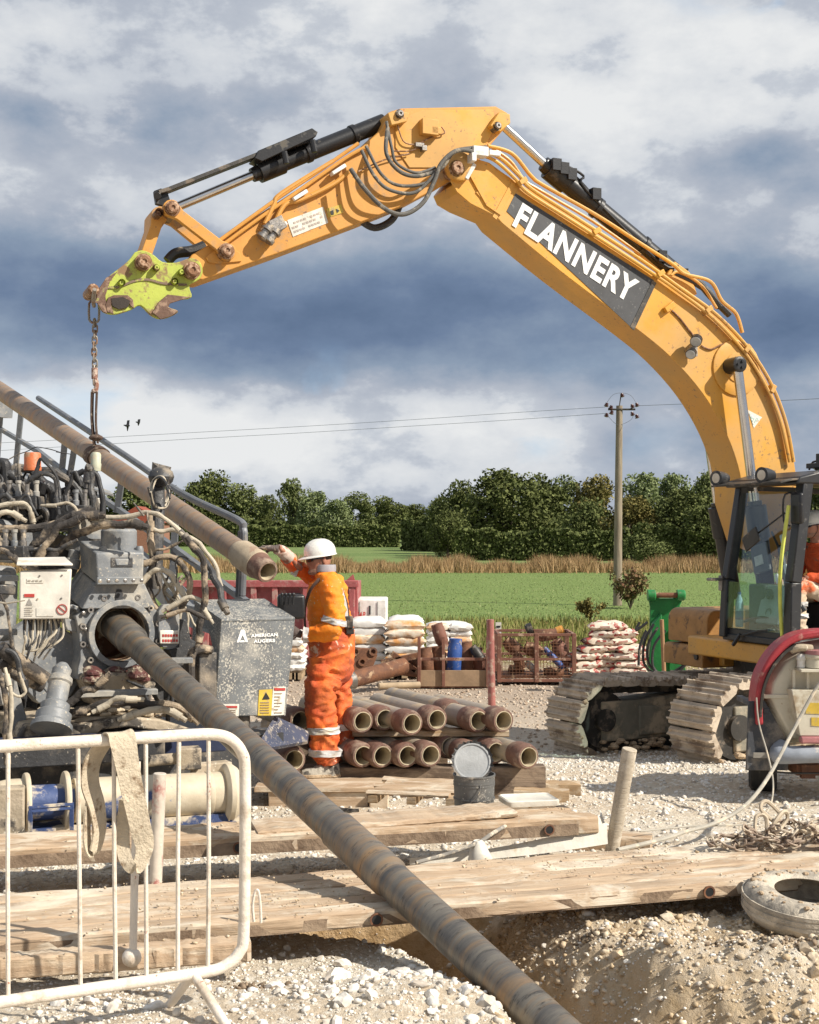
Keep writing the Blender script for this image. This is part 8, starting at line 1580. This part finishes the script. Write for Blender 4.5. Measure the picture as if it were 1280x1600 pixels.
# dungarees: waist and two legs
b = MB()
body_loft(b, [(W_(517, 982), hw(35), .195), (W_(518, 1000), hw(36.5), .20), (W_(519, 1025), hw(35.5), .205), (W_(518, 1050), hw(33), .19), (W_(517, 1064), hw(26), .13)], 48, .014)
body_loft(b, [(W_(510, 1030, -.07), hw(29), .13), (W_(506, 1062, -.10), hw(28), .12), (W_(503, 1095, -.11), hw(25), .11), (W_(504, 1120, -.11), hw(24), .105), (W_(508, 1148, -.11), hw(23), .10), (W_(511, 1172, -.11), hw(23), .10), (W_(513, 1190, -.11), hw(20), .09)], 44, .020, 8)
body_loft(b, [(W_(524, 1030, .08), hw(27), .13), (W_(527, 1062, .10), hw(24), .12), (W_(529, 1095, .10), hw(20), .11), (W_(532, 1125, .10), hw(17), .10), (W_(534, 1152, .10), hw(17), .10), (W_(537, 1175, .10), hw(17), .10), (W_(538, 1188, .10), hw(15), .085)], 44, .018, 8)
dg_ = b.build('dungarees', m_dung, wk, smooth=60)
def band(c, f, w, h, m=m_silver, par=None, nm='reflective_band', tilt=Vector((0, 0, 1)), fwd=Vector((-1, 0, 0))):
    b = MB(); body_loft(b, [(c - tilt * h / 2, f, w), (c, f, w), (c + tilt * h / 2, f, w)], 48, .012, 9, fwd); return b.build(nm, m, par, smooth=60)
for y in (1137, 1171): band(W_(507 + (y - 1137) * .09, y, -.11), hw(25.5), .113, .05, par=dg_)
for y in (1137, 1171): band(W_(533 + (y - 1137) * .1, y, .10), hw(19), .113, .05, par=dg_)
band(W_(526, 967, -.25), .094, .085, .045, par=jk, tilt=Vector((.25, 0, 1)).normalized()); band(P(464, 889, 10.06), .062, .062, .05, par=jk, tilt=Vector((1, 0, -.55)).normalized(), fwd=Vector((0, 0, 1))); band(W_(483, 989, -.225), .060, .060, .045, par=jk, tilt=Vector((1, 0, 0)), fwd=Vector((0, 0, 1)))
def surf_strip(pts, w, m, nm, par, out=.012):
    b = MB(); c = catmull(pts, 6); ax_c = lambda p: Vector((W_(513, 950).x, WY, p.z)); b2 = []
    for i, p in enumerate(c):
        d = (c[min(i + 1, len(c) - 1)] - c[max(i - 1, 0)]).normalized(); n_ = (p - ax_c(p)).normalized(); s_ = d.cross(n_).normalized(); b2.append([p - s_ * w / 2 + n_ * 0, p + s_ * w / 2, p + s_ * w / 2 + n_ * out * .5, p - s_ * w / 2 + n_ * out * .5])
    b.loft(b2); return b.build(nm, m, par)
surf_strip([W_(519, 899, -.15), W_(530, 912, -.205), W_(537, 930, -.20), W_(541, 950, -.17), W_(542, 968, -.15)], .038, m_silver, 'shoulder_band', jk)
surf_strip([W_(500, 905, -.17), W_(509, 899, -.13), W_(519, 900, -.17), W_(532, 916, -.16), W_(541, 938, -.12), W_(545, 965, -.10), W_(547, 982, -.11)], .024, m_harn, 'harness_strap', wk, .02)
surf_strip([W_(512, 898, -.14), W_(500, 906, -.18), W_(489, 920, -.19), W_(481, 942, -.16), W_(479, 965, -.12), W_(480, 985, -.1)], .022, m_harn, 'harness_strap', wk, .02)
b = MB(); b.box(W_(545, 970, -.14), (.07, .05, .09), .3); b.box(W_(548, 984, -.12), (.06, .05, .05), .1); b.build('harness_buckle', m_gun, wk, bevel=.006)
b = MB(); rg = []
for z, r_ in ((892, .072), (886, .074), (882, .080), (884, .084), (893, .084)): rg.append([W_(508 + math.cos(a) * r_ * px_m * 1.0, z, math.sin(a) * r_) for a in [2 * math.pi * k / 20 for k in range(20)]])
b.loft(rg, caps=False); b.build('collar', mat('grey_collar', (.35, .34, .36), .8, dirt=(.4, .3, .2), damt=.2), jk)
head(wk, W_(500, 873) + Vector((0, .0, 0)), Vector((-1, -.38, 0)), .95, .10)
def boot(c, fwd, parent, L_=.30):
    c = Vector((c.x, c.y, .641 if parent is wk else c.z))
    fwd = fwd.normalized(); sd_ = Vector((0, 0, 1)).cross(fwd); b = MB(); rg = []
    for x, w, h in ((-.085, .030, .055), (-.075, .040, .09), (-.03, .045, .10), (.02, .046, .10), (.06, .046, .085), (.11, .050, .065), (.16, .050, .055), (.195, .040, .042), (.21, .022, .028)):
        r = []
        for k in range(16): a = 2 * math.pi * k / 16; z = math.sin(a); r.append(c + fwd * x + sd_ * w * math.cos(a) * (1 if z < 0 else 1 - .25 * z) + Vector((0, 0, .016 + (h if z > 0 else .0) * abs(z) ** .8 * (1 if z > 0 else 0))) + Vector((mn.noise((x * 40, k, 3)), 0, mn.noise((x * 40, k, 8)))) * .004)
        rg.append(r)
    b.loft(rg); bo_ = b.build('boot', m_boot, parent, smooth=60)
    b = MB(); rg = []
    for x, w in ((-.09, .028), (-.08, .040), (0, .046), (.06, .046), (.12, .053), (.18, .048), (.215, .026)): rg.append([c + fwd * x + sd_ * s_ * w + Vector((0, 0, z)) for s_, z in ((-1, 0), (1, 0), (1, .028), (-1, .028))])
    b.loft(rg); b.build('sole', m_mud, bo_, bevel=.006)
boot(W_(511, 1205, -.14) + Vector((.02, 0, 0)), Vector((-1, -.15, 0)), wk); c_ = Vector((W_(540, 1212).x, WY + .10, 0)); c_.z = .645; boot(c_, Vector((-1, .05, 0)), wk)
b = MB(); hand(b, P(433, 857, 9.68), Vector((-1, .10, .06)), Vector((-.05, 0, -1)), .21, .38, -1); b.build('gloved_hand', m_glove, wk, smooth=60)
b = MB(); hand(b, W_(474, 988, -.22), Vector((-.8, -.1, .35)), Vector((-.3, .9, -.2)), .19, .55, 1); b.build('gloved_hand', m_glove, wk, smooth=60)
# --- seated driver
sv = .72; S = lambda u, z, v=0.: E(u + .09, sv + v, z - .07)
dr = thing('person', 'seated driver in orange hi-vis and white helmet inside the cab', 'person', S(-.2, 1.80)); fE = EH
nodes = {'pelvis': (S(-.16, 1.92), .12), 'spine': (S(-.13, 2.12), .12), 'chest': (S(-.07, 2.32), .13), 'neck': (S(-.03, 2.47), .055), 'headb': (S(.0, 2.56), .07), 'shl': (S(-.06, 2.38, .19), .055), 'ell': (S(.02, 2.10, .24), .042), 'wrl': (S(.26, 2.10, .14), .03), 'shr': (S(-.06, 2.38, -.19), .055), 'elr': (S(.02, 2.10, -.24), .042), 'wrr': (S(.26, 2.08, -.16), .03),
         'knl': (S(.30, 2.02, .15), .065), 'anl': (S(.30, 1.58, .15), .042), 'tol': (S(.42, 1.50, .16), .03), 'knr': (S(.30, 2.02, -.12), .065), 'anr': (S(.34, 1.58, -.14), .042), 'tor': (S(.46, 1.50, -.15), .03)}
skin_graph('body', nodes, [('pelvis', 'spine'), ('spine', 'chest'), ('chest', 'neck'), ('neck', 'headb'), ('chest', 'shl'), ('shl', 'ell'), ('ell', 'wrl'), ('chest', 'shr'), ('shr', 'elr'), ('elr', 'wrr'), ('pelvis', 'knl'), ('knl', 'anl'), ('anl', 'tol'), ('pelvis', 'knr'), ('knr', 'anr'), ('anr', 'tor')], m_skin, dr)
m_hiv2 = mat('red_orange_jacket', (.72, .10, .02), .75, dirt=(.3, .1, .05), damt=.2, dscale=8, bump=.4); b = MB()
body_loft(b, [(S(-.17, 1.88), .15, .18), (S(-.13, 2.05), .14, .18), (S(-.09, 2.22), .135, .19), (S(-.06, 2.36), .12, .20), (S(-.04, 2.43), .08, .12), (S(-.03, 2.47), .062, .07)], 44, .014, 9, fE)
for sg in (-1, 1):
    body_loft(b, [(S(-.06, 2.39, sg * .14), .08, .08), (S(-.04, 2.33, sg * .21), .075, .075), (S(.0, 2.20, sg * .24), .068, .065), (S(.02, 2.11, sg * .25), .066, .06)], 16, .012, 11, fE)
    body_loft(b, [(S(-.02, 2.09, sg * .25), .06, .055), (S(.08, 2.09, sg * .22), .06, .056), (S(.17, 2.10, sg * .17), .052, .05), (S(.22, 2.10, sg * .15), .045, .042)], 16, .010, 11, Vector((0, 0, 1)))
b.build('jacket', m_hiv2, dr, smooth=60)
m_trs = mat('muddy_trousers', (.50, .36, .24), .8, c2=(.62, .50, .38), dirt=(.62, .13, .04), damt=.30, dscale=4, thr=.1, speck=(.12, .08, .06), samt=.35, sscale=20, bump=.5, bscale=16); b = MB()
for sg, ku in ((.15, .33), (-.12, .32)):
    body_loft(b, [(S(-.18, 1.90, sg * .7), .10, .11), (S(0, 1.94, sg * .9), .10, .10), (S(.18, 1.99, sg), .09, .09), (S(ku, 2.01, sg), .075, .08), (S(ku + .05, 1.96, sg), .06, .07)], 20, .014, 9, Vector((0, 0, 1)))
    body_loft(b, [(S(ku - .01, 2.03, sg), .075, .075), (S(ku, 1.90, sg), .088, .085), (S(ku, 1.75, sg), .085, .082), (S(ku, 1.60, sg), .085, .08), (S(ku + .01, 1.55, sg), .08, .075)], 20, .016, 9, fE)
b.build('trousers', m_trs, dr, smooth=60)
for sg in (.15, -.12): 
    for z in (1.72, 1.84): band(S(.32, z, sg), .094, .09, .045, par=dr, fwd=fE)
head(dr, S(.02, 2.635), fE + Vector((.02, 0, 0)), .98, .12)
boot(S(.30, 1.515, .15), fE, dr); boot(S(.31, 1.515, -.14), fE, dr)
b = MB(); hand(b, S(.22, 2.10, .15), (S(.4, 2.06, .08) - S(.22, 2.1, .15)), Vector((0, 0, -1)), .18, .6, 1); b.build('hand', m_skin, dr, smooth=60)
b = MB(); hand(b, S(.22, 2.10, -.15), (S(.4, 2.06, -.1) - S(.22, 2.1, -.15)), Vector((0, 0, -1)), .18, .6, -1); b.build('hand', m_skin, dr, smooth=60)
